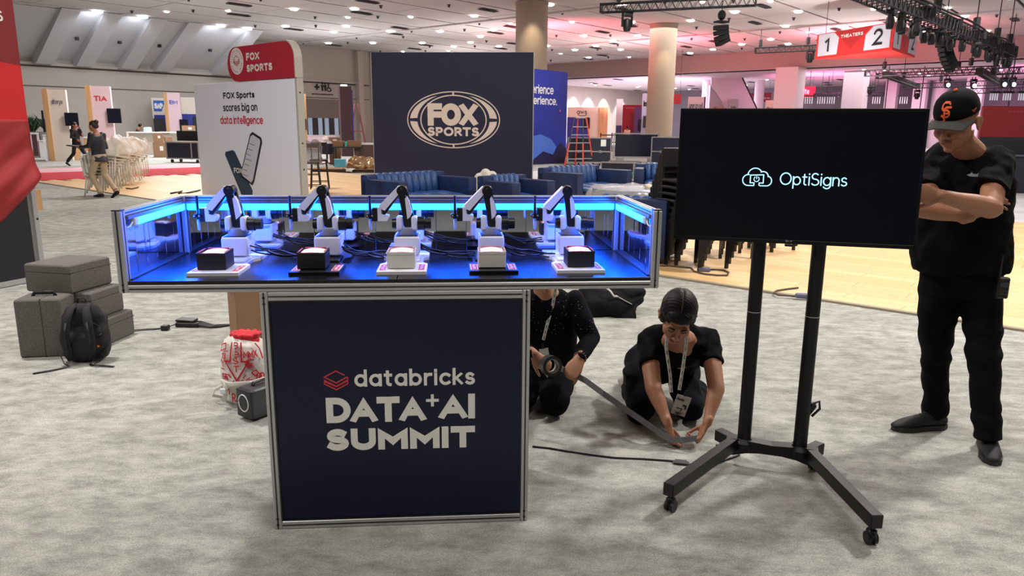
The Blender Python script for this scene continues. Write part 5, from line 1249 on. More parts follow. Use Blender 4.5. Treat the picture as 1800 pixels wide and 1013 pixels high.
b0, b1 = G(295, 286), G(351, 287); t = thing('flight_case', 'black flight case with silver edges and open lid, in front of the long counter', 'case', b0, math.atan2(b1.y-b0.y, b1.x-b0.x)); W = (b1-b0).length
box('body', RC, t, (W/2, .4, .5), (W, .8, .68), .01); box('lid', M('lid_black', (20, 20, 24), .5), t, (W/2, .75, 1.1), (W*.96, .08, .42), .01)
for x in (.0, W*.78, W): box('edge_rail', CE, t, (x, -.01, .5), (.05, .04, .7))
for z in (.18, .84): box('edge_rail', CE, t, (W/2, -.01, z), (W, .04, .05))
for x in (.15, W-.15): obj('castor', tube(new(), [(x-.03, .1, .07), (x+.03, .1, .07)], .07, 12), BLK, t); obj('castor', tube(new(), [(x-.03, .7, .07), (x+.03, .7, .07)], .07, 12), BLK, t)
# small goods on counters
for (u, v, s, m, lb) in ((256, 234, (.32, .3, .34), M('white_teal', (190, 214, 214), .5), 'white and green tub on the long counter beside the bending woman'), (284, 234, (.5, .3, .12), CARD, 'low brown tray on the long counter below the blue logo board'), (271, 234, (.3, .3, .1), M('bag_black', (0, 0, 0)), 'small dark bag lying on the long counter')):
    P = G(u, 272); zc = (P-CP).dot(cF); d = ray(u, v); q = CP+d*(zc/d.dot(cF)); t = thing('counter_item', lb, 'container', (q.x, q.y+.25, q.z-.05), 0)
    b = new(); bx(b, (0, 0, s[2]/2), s, None, .03, 2); obj('body', b, m, t, smooth='auto'); box('lid', m, t, (0, 0, s[2]+.01), (s[0]*.8, s[1]*.8, .02), .004)
# stacks of white shell chairs in plastic wrap
WC = M('chair_white', (222, 216, 206), .45)
seat0 = new(); bx(seat0, (0, 0, .45), (.44, .42, .03), None, .012, 2); bx(seat0, (0, .21, .66), (.42, .03, .40), Euler((-.2, 0, 0)), .012, 2)
ch = thing('shell_chair', 'white shell chair in the nearest wrapped stack, behind the walking woman', 'chair', (0, 0, 0), 0, 'white chairs, nearest stack')
obj('shell', vox(seat0, .02, 3), WC, ch, smooth=True)
for s in (-1, 1):
    for s2 in (-1, 1): obj('leg', tube(new(), [(s*.16, s2*.15, .45), (s*.20, s2*.22, 0)], [.020, .016], 6), WC, ch, smooth=True)
first = True
for si, (u, v, rz_c, n, lb) in enumerate(((176, 345, 1.15, 8, 'white shell chair in the nearest wrapped stack, behind the walking woman'), (206, 328, 1.15, 7, 'white shell chair in the middle wrapped stack'), (226, 319, 1.15, 6, 'white shell chair in the farthest wrapped stack, on the wood'))):
    P = G(u, v)
    for k in range(n):
        Q = P+V((.048*k, .012*k, .058*k))
        lb = 'white shell chair, %s of the %s wrapped stack by the walking woman' % (('lowest', 'second lowest', 'third lowest', 'fourth lowest', 'fifth lowest', 'sixth lowest', 'seventh lowest', 'topmost')[k if k < n-1 else 7], ('nearest', 'middle', 'farthest')[si])
        if first: ch['label'] = lb; ch.location = Q; ch.rotation_euler = (.06*k, 0, rz_c); first = False
        else: c = dup(ch, Q, rz_c, lb, 'white chairs, %s stack' % ('nearest', 'middle', 'farthest')[si]); c.rotation_euler = (0, .028*k, rz_c)
    w_ = new(); bx(w_, (P.x+.03*n, P.y+.02*n, .60+.045*n), (.50+.03*n, .56, .26+.02*n), Euler((0, -.5, .1)), .10, 3)
    w_ = vox(w_, .03, 3); crumple(w_, .10, 5, si); tag(obj('plastic_wrap', w_, M('stack_wrap', (232, 222, 214), .25, alpha=.45, bump=.8, bs=12), smooth=True), 'clear plastic wrap over the %s stack of white chairs' % ('nearest', 'middle', 'farthest')[si], 'wrapping')

# ================= middle clutter, left of the navy wall =================
def onwall(u, v): d = ray(u, v); k = (QL-.02)/d.dot(BX); return CP+d*k
wr_ = HROT
# doorway recess and reception glazing
a, b = onwall(521, 173), onwall(608, 173); c = onwall(560, 250)
W = (b-a).length; mid_ = (a+b)/2
t = thing('service_opening', 'wide service opening in the far left wall with glazed lower half', 'opening', (a.x, a.y, 0), wr_-0)
hz_ = a.z; t['kind'] = 'structure'; t.name = 'window_1'
for k_ in ('label', 'category'): del t[k_]
box('grey_header', M('header_grey', (128, 116, 108), .7), t, (W/2, -.02, hz_*.80), (W, .08, hz_*.40)); gl = box('glass', M('window_glass', (120, 140, 160), .1, emis=.35, ec=(190, 205, 225)), t, (W/2, -.02, hz_*.42), (W, .05, hz_*.36)); box('sill', WPAINT, t, (W/2, -.2, hz_*.12), (W, .5, hz_*.24))
for k in range(7): box('mullion', M('frame_dark', (50, 44, 46), .5), gl, (W*k/6, -.06, hz_*.42), (.18 if k % 2 else .5, .08, hz_*.36))
# washroom sign on the wall
a, b = onwall(548, 165), onwall(585, 165); t = thing('washroom_sign', 'black washroom symbols over a thin line on the far left wall', 'sign', (a.x, a.y, a.z), wr_); W = (b-a).length
box('line', INK, t, (W/2, -.03, 0), (W, .04, .07))
def sym(nm, g, x):
    fixn(g); bmesh.ops.transform(g, matrix=Matrix.Translation((x, 0, .22)) @ Matrix.Diagonal((.6, 1, .6, 1)), verts=g.verts[:]); obj(nm, g, INK, t)
g = new(); bx(g, (0, -.03, .55), (.75, .04, .24)); bx(g, (0, -.031, .55), (.24, .045, .75)); sym('cross_symbol', g, W*.25)
for x in (.50, .64):
    g = new(); ell(g, (0, -.03, 1.02), (.13, .03, .13), None, 10, 6); prism(g, [(-.20, .84), (.20, .84), (.12, .45), (.10, .05), (-.10, .05), (-.12, .45)], -.05, -.01); sym('figure_symbol', g, W*x)
g = new(); ell(g, (0, -.03, .92), (.12, .03, .12), None, 10, 6); ribbon2d(g, arc(.05, .32, .30, .30, 120, 380, 14), .10, -.05, -.01); ribbon2d(g, [(0, .80), (.02, .46), (.28, .44), (.40, .1)], .12, -.05, -.01); sym('wheelchair_symbol', g, W*.80)
# dark display totem
t, W, Hh = tower('display_totem', 'tall dark display totem with a blue lit screen left of the navy wall', 602, 622, 153, 275, M('totem_brown', (62, 36, 44), .5), .7, cat='totem', yaw=.35)
box('screen', M('totem_screen', (30, 32, 84), .3, emis=.25, ec=(60, 60, 160)), t, (W/2-.1+.12, .3, Hh*.55), (.06, .6, Hh*.8)); g = new()
box('top_lamp', M('warm_lamp', (255, 246, 235), emis=3), t, (-W*.1, .2, Hh+.04), (W*.5, .3, .08))
t, W, Hh = tower('narrow_post_sign', 'slim white and wood post sign right of the white sign panel', 536, 542, 166, 262, WOODL, .25); box('white_face', WHITE, t, (-W*.5, -.02, Hh*.72), (W*.5, .08, Hh*.5)); box('screen', M('screen_dark', (0, 0, 0)), t, (-W*.2, -.15, Hh*.45), (W*.9, .1, Hh*.2))
counter('pink-lit white counter in front of the service opening', 525, 590, 238, 262, PKP, 1.0)
counter('brown counter with wood top against the navy wall', 623, 662, 252, 292, M('brown_panel', (92, 66, 62), .6), 1.0)
# table with cartons
P = G(612, 292); t = thing('folding_table', 'dark folding table loaded with brown cartons by the navy wall', 'table', (P.x, P.y, 0), .05)
box('top', M('table_dark', (46, 40, 44), .5), t, (0, 0, .74), (1.15, .6, .04), .005)
for s in (-1, 1):
    for s2 in (-1, 1): obj('leg', tube(new(), [(s*.5, s2*.25, .73), (s*.52, s2*.27, 0)], .015, 6), BLKM, t)
for (x, w__, h_, lb) in ((-.34, .4, .22, 'brown carton on the left of the dark folding table'), (.30, .5, .24, 'long brown carton on the right of the dark folding table'), (-.02, .1, .2, 'small teal carton between the brown cartons on the folding table')):
    q = thing('carton', lb, 'box', (P.x+x, P.y, .762), .05); box('body', CARD if w__ > .2 else M('teal_box', (80, 190, 180), .5), q, (0, 0, h_/2), (w__, .35, h_), .004); box('tape', M('packing_tape', (0, 0, 0)), q, (0, 0, h_+.001), (w__, .05, .003))
P = G(601, 298); t = thing('carton', 'light blue carton on the floor under the folding table', 'box', (P.x-.05, P.y, 0), .1); box('body', M('blue_carton', (86, 168, 190), .6), t, (0, 0, .18), (.4, .3, .36), .004); box('lid', M('blue_carton_lid', (120, 190, 206), .6), t, (0, 0, .365), (.41, .31, .02), .004)
P = G(576, 290); t = thing('office_chair', 'black tub office chair with a white cloth heap, right of the bar stool', 'chair', (P.x, P.y, 0), .4)
b = new(); lathe(b, [(.05, .42), (.26, .44), (.33, .55), (.36, .85), (.33, .86), (.29, .60), (.2, .52), (.01, .5)], 20); obj('shell', fixn(b), M('chair_shell', (36, 34, 50), .5), t, smooth='auto'); obj('column', lathe(new(), [(.03, .08), (.03, .43)], 10), BLKM, t)
for k in range(5): a = k*2*PI/5; obj('foot', tube(new(), [(0, 0, .09), (.32*math.cos(a), .32*math.sin(a), .03)], [.02, .014], 6), BLKM, t)
c2 = thing('white_cloth', 'crumpled white cloth heaped on the black tub chair', 'cloth', (P.x, P.y, .56), 0); b = new(); ell(b, (0, 0, .2), (.26, .22, .2)); ell(b, (-.06, 0, .4), (.12, .1, .16)); obj('heap', crumple(vox(b, .03, 1), .12, 6), M('cloth_white', (214, 200, 200), .8), c2, smooth=True)
c3 = thing('carton', 'open brown carton above the black tub chair, label facing out', 'box', (P.x+.2, P.y+.5, 0), .3); box('body', CARD, c3, (0, 0, .55), (.45, .35, 1.1), .004); box('paper_label', M('paper_white', (0, 0, 0)), c3, (0, -.18, .95), (.16, .004, .16))
# bar stool wrapped, and dark stool beside
def barstool(label, u, v, wrap_=False):
    P = G(u, v); t = thing('bar_stool', label, 'stool', (P.x, P.y, 0), .2)
    box('seat', CB, t, (0, 0, .72), (.42, .42, .05), .01)
    for s in (-1, 1):
        for s2 in (-1, 1): obj('leg', tube(new(), [(s*.17, s2*.17, .72), (s*.22, s2*.22, 0)], .014, 6), CB, t)
        obj('back_post', tube(new(), [(s*.18, .18, .72), (s*.19, .22, 1.15)], .014, 6), CB, t)
    for z in (.2, .45):
        obj('stretcher', tube(new(), [(-.21, -.2, z), (.21, -.2, z)], .010, 6), CB, t); obj('stretcher', tube(new(), [(-.21, .2, z), (.21, .2, z)], .010, 6), CB, t)
    box('back_rail', CB, t, (0, .22, 1.1), (.4, .03, .10), .008)
    if wrap_:
        w_ = new(); bx(w_, (0, 0, .95), (.50, .5, .52), None, .06, 2); obj('plastic_wrap', crumple(vox(w_, .03, 1), .06, 8), M('stool_wrap', (120, 116, 124), .2, alpha=.5, bump=.8, bs=14), t, smooth=True)
    return t
barstool('black bar stool under grey plastic wrap beside the white sign edge', 548, 341, True)
barstool('bare black bar stool right of the wrapped bar stool', 563, 333)
# gold foil heap on pallets
P = G(632, 302); t = thing('pallet', 'low wooden pallet covered with board beside the navy wall', 'pallet', (P.x-.25, P.y-.1, 0), .0)
for k in range(3): box('runner', M('pallet_dark', (70, 50, 40), .8), t, (0, -.4+.4*k, .05), (2.6, .1, .1))
for k in range(7): box('board', CARD, t, (-1.15+.38*k, 0, .115), (.34, 1.0, .025))
f = thing('foil_heap', 'heap of crumpled golden brown foil on the low pallet', 'foil', (P.x+.1, P.y-.05, .13), 0)
b = new(); ell(b, (0, 0, .0), (.52, .4, .42)); ell(b, (-.15, 0, .05), (.4, .35, .36)); b = vox(b, .02, 1)
for v in b.verts: v.co.z = max(v.co.z, 0)
obj('foil', crumple(b, .10, 7, 2), M('gold_foil', (176, 146, 110), .32, .7), f, smooth=True)
f = thing('paper_scrap', 'white paper scrap hanging over the pallet edge', 'paper', (P.x-.2, P.y-.62, .12), 0); b = new(); bx(b, (0, 0, .01), (.3, .2, .02)); bx(b, (0, -.08, -.03), (.2, .03, .08)); obj('sheet', crumple(vox(b, .012, 1), .05, 9), M('paper_white', (0, 0, 0)), f, smooth=True)
t = thing('small_ladder', 'small dark A-frame stand behind the totem, left of the navy wall', 'stand', gz(629, 262, 0), 0)
for s in (-1, 1): obj('rail', tube(new(), [(s*.6, 0, 0), (s*.1, 0, 3.1)], .06, 6), M('rail_red_brown', (130, 60, 56), .5), t)
box('brace', M('rail_red_brown', (0, 0, 0)), t, (0, 0, 1.2), (.8, .08, .08))

# ================= right background =================
a, b = G(1722, 336), G(1830, 338); t = thing('red_booth', 'wide dark red booth wall at the right edge, behind the capped man', 'booth', gz(1716, 338, 0), math.atan2(b.y-a.y, b.x-a.x)); W = 3.6
zt = (CP+ray(1760, 188)*(((a-CP).dot(cF))/ray(1760, 188).dot(cF))).z; zm = (CP+ray(1760, 246)*(((a-CP).dot(cF))/ray(1760, 246).dot(cF))).z
box('upper_panel', M('dark_red_wall', (128, 16, 26), .6), t, (W/2, .3, (zt+zm)/2), (W, .1, zt-zm)); box('counter_front', M('dark_blue_counter', (34, 38, 52), .6), t, (W/2, 0, zm/2-.2), (W, .5, zm-.4), .01); box('counter_top', M('counter_edge', (90, 92, 100), .5), t, (W/2, 0, zm-.38), (W+.05, .6, .04), .005); box('low_shelf_panel', M('shelf_dark', (26, 28, 38), .6), t, (W/2, .25, zm-.15), (W, .05, .45))
letters(t, 'DATA', M('faint_ink', (170, 90, 90), .6), .6, zt-.16, .35, .035, .008, .24)
# pendant lamp bars far away
TUBE = M('lamp_tube', (216, 216, 222), .4, emis=.35)
def pend(u, v0, v1, zc, label, n=4, du=4):
    t = thing('pendant_cluster', label, 'lamp', CP+ray(u, v0)*(zc/ray(u, v0).dot(cF)), 0, 'pendant tube lamps on the far wall side')
    hh = (v1-v0)*zc/FPX
    for k in range(n): obj('tube', tube(new(), [(k*du*zc/FPX, 0, 0), (k*du*zc/FPX, 0, -hh)], .035, 6), TUBE, t)
    top = LZ-.0-t.location.z; 
    obj('canopy', bx(new(), (n*du*zc/FPX/2-.1, 0, .05), (n*du*zc/FPX+.1, .3, .1)), BLKM, t); obj('wire', tube(new(), [(n*du*zc/FPX/2-.1, 0, .1), (n*du*zc/FPX/2-.1, 0, top)], .02, 5), BLKM, t); return t
for u, lb in ((1416, 'first cluster of hanging white tubes right of the beige pillar'), (1438, 'second cluster of hanging white tubes right of the beige pillar'), (1455, 'third cluster of hanging white tubes, left of the pink pillar'), (1535, 'hanging white tubes between the two pink pillars'), (1583, 'hanging white tubes left of the violet pillar'), (1742, 'white tube cluster above the red booth, leftmost there'), (1765, 'white tube cluster above the red booth, middle'), (1792, 'white tube cluster above the red booth, at the right edge')): pend(u, 170 if u < 1700 else 164, 182 if u < 1700 else 176, 60 if u < 1700 else 38, lb)

# ================= rigging =================
TR = M('truss_black', (14, 14, 16), .5)
def truss(label, a, b, w_=.30, n=None, hang_=(), name='lighting_truss', group=None):
    a, b = V(a), V(b); L_ = (b-a).length; dx = (b-a).normalized(); sd = V((-dx.y, dx.x, 0)).normalized(); up = dx.cross(sd); up = up if up.z > 0 else -up
    t = thing(name, label, 'truss', a, 0, group)
    def q(s, i, j): return dx*s+sd*(i*w_/2)+up*(j*w_/2)
    for i in (-1, 1):
        for j in (-1, 1): obj('chord', tube(new(), [q(0, i, j), q(L_, i, j)], .028, 6), TR, t)
    n = n or int(L_/(w_*1.0)); n = max(2, min(n, 70)); g = new()
    for k in range(n):
        s0, s1 = L_*k/n, L_*(k+1)/n; sm = (s0+s1)/2
        for i in (-1, 1): tube(g, [q(s0, i, -1), q(sm, i, 1)], .014, 5); tube(g, [q(sm, i, 1), q(s1, i, -1)], .014, 5)
        for j in (-1, 1): tube(g, [q(s0, -1, j), q(sm, 1, j)], .014, 4)
    obj('lacing', g, TR, t, kind='stuff')
    for s in (0, L_): obj('end_plate', bx(new(), dx*s, (.05, w_+.06, w_+.06), dx.to_track_quat('X', 'Z').to_matrix()), TR, t)
    for s in hang_: 
        p = dx*(L_*s); zc_ = HZ if (a+p).dot(AX) < PB else LZ
        obj('chain', tube(new(), [p+V((0, 0, w_/2)), V((p.x, p.y, zc_-a.z))], .022, 5), TR, t); obj('hoist', bx(new(), p+V((0, 0, w_/2+.28)), (.2, .2, .42), None, .03), TR, t)
    return t, dx, L_
FB = M('fixture_black', (13, 14, 17), .45)
fixture0 = None
def fixture(label, P, rz=0, sc=1.0, group='moving lights under the rigging'):
    global fixture0
    if fixture0 is None:
        t = thing('stage_light', label, 'stage light', (0, 0, 0), 0, group)
        obj('base', bx(new(), (0, 0, -.07), (.34, .28, .14), None, .03, 2), FB, t); 
        for s in (-1, 1): obj('yoke_arm', bx(new(), (s*.17, 0, -.30), (.05, .14, .36), None, .02), FB, t); obj('clamp', bx(new(), (s*.1, 0, .06), (.05, .05, .14), None, .01), FB, t)
        obj('head', lathe(new(), [(.05, -.20), (.13, -.24), (.15, -.40), (.12, -.58), (.11, -.62), (.02, -.60)], 16), FB, t, smooth='auto'); fixture0 = t
    else:
        t = dup(fixture0, (0, 0, 0), 0, label, group)
    t.location = P; t.rotation_euler = (0, 0, rz); t.scale = (sc, sc, sc); return t
# left rear truss
def zpt(u, v, zc): return CP+ray(u, v)*(zc/ray(u, v).dot(cF))
a, b = zpt(1057, 15, 31), zpt(1330, -14, 31*.93)
b.z = a.z; truss('black lighting truss cut by the top edge, right of the tall round column', a, b, .33, hang_=(.12, .8))
fixture('stage light hanging below the left end of the left truss', zpt(1103, 22, 30.8), .2, 1.2)
# speaker arrays
def array(label, u, v0, zc, n, bend, sc=1.0):
    P = zpt(u, v0, zc); t = thing('speaker_array', label, 'speaker', P, math.radians(20)); ang = -.1; z = -.1; y = 0; x = 0
    obj('chain', tube(new(), [(0, 0, .1), (0, 0, HZ-P.z)], .02, 5), TR, t); obj('hoist', ell(new(), (0, 0, .32), (.18, .18, .22)), TR, t); obj('bumper', bx(new(), (0, 0, .03), (.7*sc, .5*sc, .08)), TR, t)
    h = .26*sc
    for k in range(n):
        c = V((x, y, z-h/2)); obj('cabinet', bx(new(), c, (.72*sc, .52*sc, h*.94), Euler((0, ang, 0)), .02), FB, t)
        z -= h*math.cos(ang); x += h*math.sin(-ang)*-1*-1 if False else h*math.sin(-ang); ang += -bend
    return t
array('short curved black speaker array hanging between the truss and the round column', 1268, 40, 33, 4, .12, .8)
array('long curved black speaker array hanging below the large right truss', 1662, 52, 29, 9, .10, .66)
# middle truss behind the triangular sign
a, b = zpt(1328, 89, 46), zpt(1500, 76, 43); b.z = a.z
truss('black lighting truss left of the triangular red sign', a, b, .30, hang_=(.05, .55)); fixture('stage light below the middle truss beside the red sign', zpt(1425, 86, 44.6), .3, 1.3)
# triangular hanging sign
A1, A2, A3 = G(1437, 61, 6.1), G(1573, 38, 6.1), G(1613, 57, 6.1)
z0s = 4.95
t = thing('hanging_sign', 'triangular red hanging sign reading THEATERS between white panels 1 and 2', 'sign', (A2.x, A2.y, z0s), 0)
SR = M('sign_bright_red', (224, 36, 34), .5); SD = M('sign_deep_red', (178, 26, 30), .5); SWP = M('sign_panel_grey', (208, 206, 216), .5)
hs = 6.1-z0s; b = new(); vs = [b.verts.new(V((p.x-A2.x, p.y-A2.y, z))) for z in (0, hs) for p in (A1, A2, A3)]
b.faces.new((vs[0], vs[1], vs[2])); b.faces.new((vs[5], vs[4], vs[3]))
for i in range(3): j = (i+1) % 3; b.faces.new((vs[i], vs[j], vs[3+j], vs[3+i]))
obj('body', fixn(b), SR, t)
for (p0, p1, nm) in ((A1, A2, 'l'), (A2, A3, 'r')):
    W = (p1-p0).to_2d().length; rz = math.atan2(p1.y-p0.y, p1.x-p0.x); mm = Matrix.Translation((p0.x-A2.x, p0.y-A2.y, 0)) @ Matrix.Rotation(rz, 4, 'Z')
    def pl(pts, m, y0=-.02, nm_='panel'):
        g = fixn(prism(new(), pts, y0, 0)); bmesh.ops.transform(g, matrix=mm, verts=g.verts[:]); return obj(nm_, g, m, t)
    pl([(W*.03, hs*.10), (W*.30, hs*.10), (W*.315, hs*.75), (W*.25, hs*.97), (W*.03, hs*.97)], SWP); pl([(W*.97, hs*.10), (W*.66, hs*.10), (W*.67, hs*.68), (W*.76, hs*.97), (W*.97, hs*.97)], SWP)
    pl([(W*.27, hs*1.0), (W*.74, hs*1.0), (W*.48, hs*.22)], SD, -.012, 'arrow')
    letters(t, '1', INK, W*.13, hs*.24, W*.07, hs*.56, .12, -.03, mw=mm); letters(t, '2', INK, W*.77, hs*.24, W*.11, hs*.60, .11, -.03, mw=mm)
    letters(t, 'THEATERS', WINK, W*.345, hs*.70, W*.29, hs*.13, .035, -.02, mw=mm)
for p in (A1, A2, A3):
    c = (A1+A2+A3)/3; q = p.lerp(c, .15); obj('wire', tube(new(), [(q.x-A2.x, q.y-A2.y, hs), (q.x-A2.x, q.y-A2.y, HZ-z0s)], .012, 5), TR, t)
# large truss at right with its row of fixtures
a = G(1778, 92, 5.0); dirr = AX*1.0
b0 = zpt(1480, -46, 17.5); b0.z = 5.0
b = V((b0.x, b0.y, 5.0))
tt, dx, L_ = truss('large black truss with many stage lights running along the top right', a, b, .42, hang_=(.04, .16, .34, .60), n=50)
sd = V((-dx.y, dx.x, 0))
obj('power_batten', bx(new(), dx*(L_*.5), (L_*.97, .10, .20), dx.to_track_quat('X', 'Z').to_matrix()), TR, tt)
names = ['stage light at the far right end of the large truss', 'stage light next to the far right end of the large truss']
k = 0
for s in (.035, .075, .11, .19, .215, .25, .33, .36, .46, .49, .55, .58, .60, .63, .70, .73, .76, .79, .83):
    lb = names[k] if k < 2 else ['stage light in the group right of the long speaker array', 'stage light in the cluster around the long speaker array', 'stage light on the large truss just above the red sign', 'stage light at the top edge, nearest end of the large truss'][0 if s < .3 else 1 if s < .42 else 2 if s < .66 else 3]
    P = a.lerp(b, s)+sd*R_.uniform(-.2, .2)+V((0, 0, -.24)); o = fixture(lb, P, R_.uniform(0, 1.5), .80, 'stage lights, %s' % lb.split(' ', 2)[2]); k += 1
for s in (.06, .2, .32, .5, .66):
    obj('power_box', bx(new(), a.lerp(b, s)-a+V((0, 0, .1)), (.5, .4, .34), None, .03), TR, tt)
obj('cable', tube(new(), [a.lerp(b, s)-a+V((0, 0, z))+sd*.2 for s, z in ((.0, .1), (.12, .32), (.25, .22), (.4, .36), (.6, .3), (.8, .35), (1, .3))], .03, 6), TR, tt, smooth=True)
# far truss grid over the stage
def ft(label, u0, v0, z0_, u1, v1, z1_, w_=.4, hang_=()):
    a, b = zpt(u0, v0, z0_), zpt(u1, v1, z1_); b.z = a.z; return truss(label, a, b, w_, hang_=hang_)
ft('far black truss, top bar of the stage grid behind the capped man', 1521, 129, 46, 1756, 120, 42, .34, (.15, .8))
ft('far black truss at the right edge of the stage grid', 1745, 126, 40, 1840, 120, 38, .34, (.3,))
ft('far black truss, second bar of the stage grid', 1542, 134, 52, 1790, 132, 46, .34, (.6,))
ft('far black truss running back from the left of the stage grid', 1556, 131, 46, 1614, 143, 58, .30, (.5,))
ft('far black truss running back from the middle of the stage grid', 1722, 125, 43, 1765, 145, 56, .34, (.5,))
ft('lowest far black truss, back bar of the stage grid', 1590, 152, 57, 1820, 146, 50, .34, (.3, .8))
ft('far black truss right of the cap, low and dark', 1710, 160, 52, 1830, 158, 50, .34, (.5,))
ft('far dark truss beyond the beige pillar', 1432, 168, 66, 1478, 165, 64, .30, (.5,))
ft('far dark truss between the pink pillars', 1519, 165, 60, 1553, 164, 60, .30, (.5,))
for (u, v, z, lb) in ((1613, 158, 50, 'round dark stage light left of the cap'), (1530, 152, 56, 'dark stage light between the pink pillars'), (1765, 136, 44, 'stage light near the right end of the stage grid'), (1781, 136, 44, 'stage light at the right end of the stage grid'), (1666, 138, 48, 'bright stage light above the cap'), (1712, 139, 47, 'bright stage light right above the cap')):
    o = fixture(lb, zpt(u, v, z), 0, 1.0)
    if 'bright' in lb or 'end of the stage grid' in lb: obj('lens', ell(new(), (0, -.16, -.42), (.13, .05, .13)), M('lens_glow', (200, 225, 255), emis=5), o)
for (u, z, lb) in ((1560, 50, 'thin rope hanging behind the television, left of the cap'), (1622, 50, 'thin rope hanging just left of the cap'), (1778, 40, 'thin black drop line above the red booth')):
    p = zpt(u, 150, z); t = thing('drop_line', lb, 'line', (p.x, p.y, 1.2), 0); obj('rope', tube(new(), [(0, 0, 0), (0, 0, LZ-1.2 if p.dot(AX) > PB else 4.6)], .035, 5), TR, t); obj('hook', ell(new(), (0, 0, .1), (.08, .08, .14)), TR, t)
# ================= people =================
def skin(n, c): return M(n, c, .55, bump=.05, bs=200)
HAIR = M('black_hair', (16, 14, 15), .55, spec=.3, var=.4, vs=60, stretch=(1, 1, .15))
def hand(bm, w, d, n, ts, curl=(.35, .5, .35), sc=1.0, spread=.0, thumb=(.7, .6, .35), cl=None):
    d = V(d).normalized(); n = (V(n)-d*V(n).dot(d)).normalized(); s = d.cross(n)*ts; w = V(w)
    tube(bm, [w-d*.02*sc, w+d*.02*sc, w+d*.055*sc, w+d*.088*sc], [(.026*sc, .020*sc), (.030*sc, .017*sc), (.039*sc, .015*sc), (.039*sc, .012*sc)], 12, side=s, dome=True)
    for i, L_ in enumerate((.072, .080, .074, .058)):
        c = cl[i] if cl else curl; b = w+d*.084*sc+s*((.030-.0205*i)*sc); a = 0; p = [b-d*.03*sc, b]; q = b
        dd = (d+s*spread*(1.5-i)).normalized()
        for j, f in enumerate((.45, .30, .25)):
            a += c[j]; q = q+(dd*math.cos(a)+n*math.sin(a))*(L_*f*sc); p.append(q)
        tube(bm, p, [.0088*sc, .0090*sc, .0084*sc, .0078*sc, .0068*sc], 8, dome=True)
    b = w+d*.018*sc+s*.020*sc; q = d*thumb[0]+s*thumb[1]+n*thumb[2]; q.normalize(); q2 = (q*.7+d*.6+n*.25).normalized(); q3 = (q2+d*.3).normalized()
    tube(bm, [b, b+q*.045*sc, b+q*.045*sc+q2*.032*sc, b+q*.045*sc+q2*.032*sc+q3*.026*sc], [.014*sc, .0115*sc, .0098*sc, .0080*sc], 8, dome=True)
def headframe(c, f, u):
    f = V(f).normalized(); u = (V(u)-f*V(u).dot(f)).normalized(); x = f.cross(u)  # person's right is +x here
    return Matrix(((x.x, f.x, u.x, c[0]), (x.y, f.y, u.y, c[1]), (x.z, f.z, u.z, c[2]), (0, 0, 0, 1)))
def head_shapes(bm, Mh, sc=1.0, wide=1.0):
    n0 = len(bm.verts)
    ell(bm, (0, -.012, .035), (.076*wide, .094, .086)); ell(bm, (0, .026, -.028), (.064*wide, .068, .084)); ell(bm, (0, .038, -.072), (.048*wide, .046, .040)); ell(bm, (0, .072, -.098), (.022, .020, .017))
    for s in (-1, 1):
        ell(bm, (s*.034, .060, -.030), (.030, .030, .030)); ell(bm, (s*.030, .086, .020), (.026, .012, .008)); ell(bm, (s*.030, .080, .004), (.017, .013, .011)); ell(bm, (s*.013, .102, -.036), (.010, .011, .008))
        ell(bm, (s*.080*wide, -.006, -.012), (.008, .020, .032), Euler((0, 0, -s*.35))); tube(bm, [(s*.080*wide, .010, .012), (s*.090*wide, -.004, .020), (s*.092*wide, -.020, .006), (s*.086*wide, -.016, -.024), (s*.079*wide, -.002, -.040)], .0055, 6)
    tube(bm, [(0, .090, .016), (0, .103, -.008), (0, .116, -.032)], [(.008, .008), (.010, .010), (.012, .010)], 8, dome=True)
    ell(bm, (0, .094, -.060), (.026, .012, .006)); ell(bm, (0, .092, -.071), (.022, .012, .007))
    bm.verts.ensure_lookup_table(); vs = bm.verts[n0:]; bmesh.ops.transform(bm, matrix=Mh @ Matrix.Diagonal((sc, sc, sc, 1)), verts=vs)
def headbits(t, Mh, sc, lipc, browm=HAIR, open_eyes=False):
    g = new()
    for s in (-1, 1): tube(g, [(s*.014, .098, .019), (s*.030, .098, .026), (s*.046, .088, .020)], [(.0035, .0035)]*3, 6)
    bmesh.ops.transform(g, matrix=Mh @ Matrix.Diagonal((sc, sc, sc, 1)), verts=g.verts[:]); obj('eyebrows', g, browm, t, smooth=True)
    g = new()
    for s in (-1, 1): tube(g, [(s*.016, .0945, .001), (s*.030, .0955, -.0025), (s*.044, .088, .001)], [(.0022, .0022)]*3, 6)
    bmesh.ops.transform(g, matrix=Mh @ Matrix.Diagonal((sc, sc, sc, 1)), verts=g.verts[:]); obj('eyelashes', g, INK, t, smooth=True)
    g = new(); tube(g, [(-.024, .097, -.065), (-.010, .1055, -.062), (0, .106, -.063), (.010, .1055, -.062), (.024, .097, -.065)], [(.003, .003), (.005, .004), (.0045, .004), (.005, .004), (.003, .003)], 6)
    bmesh.ops.transform(g, matrix=Mh @ Matrix.Diagonal((sc, sc, sc, 1)), verts=g.verts[:]); obj('lips', g, lipc, t, smooth=True)
def taper(bm, a, b, r0, r1, mid=None, side=None, n=14, bulge=1.08):
    a, b = V(a), V(b); tup = lambda r: r if isinstance(r, tuple) else (r, r)
    r0, r1 = tup(r0), tup(r1); rm = tuple((x+y)/2*bulge for x, y in zip(r0, r1))
    tube(bm, [a, a.lerp(b, .35), a.lerp(b, .7), b], [r0, tuple(x*.98+y*.04 for x, y in zip(rm, r0)), tuple((x+y*2)/3 for x, y in zip(rm, r1)), r1], n, side=side, dome=True)
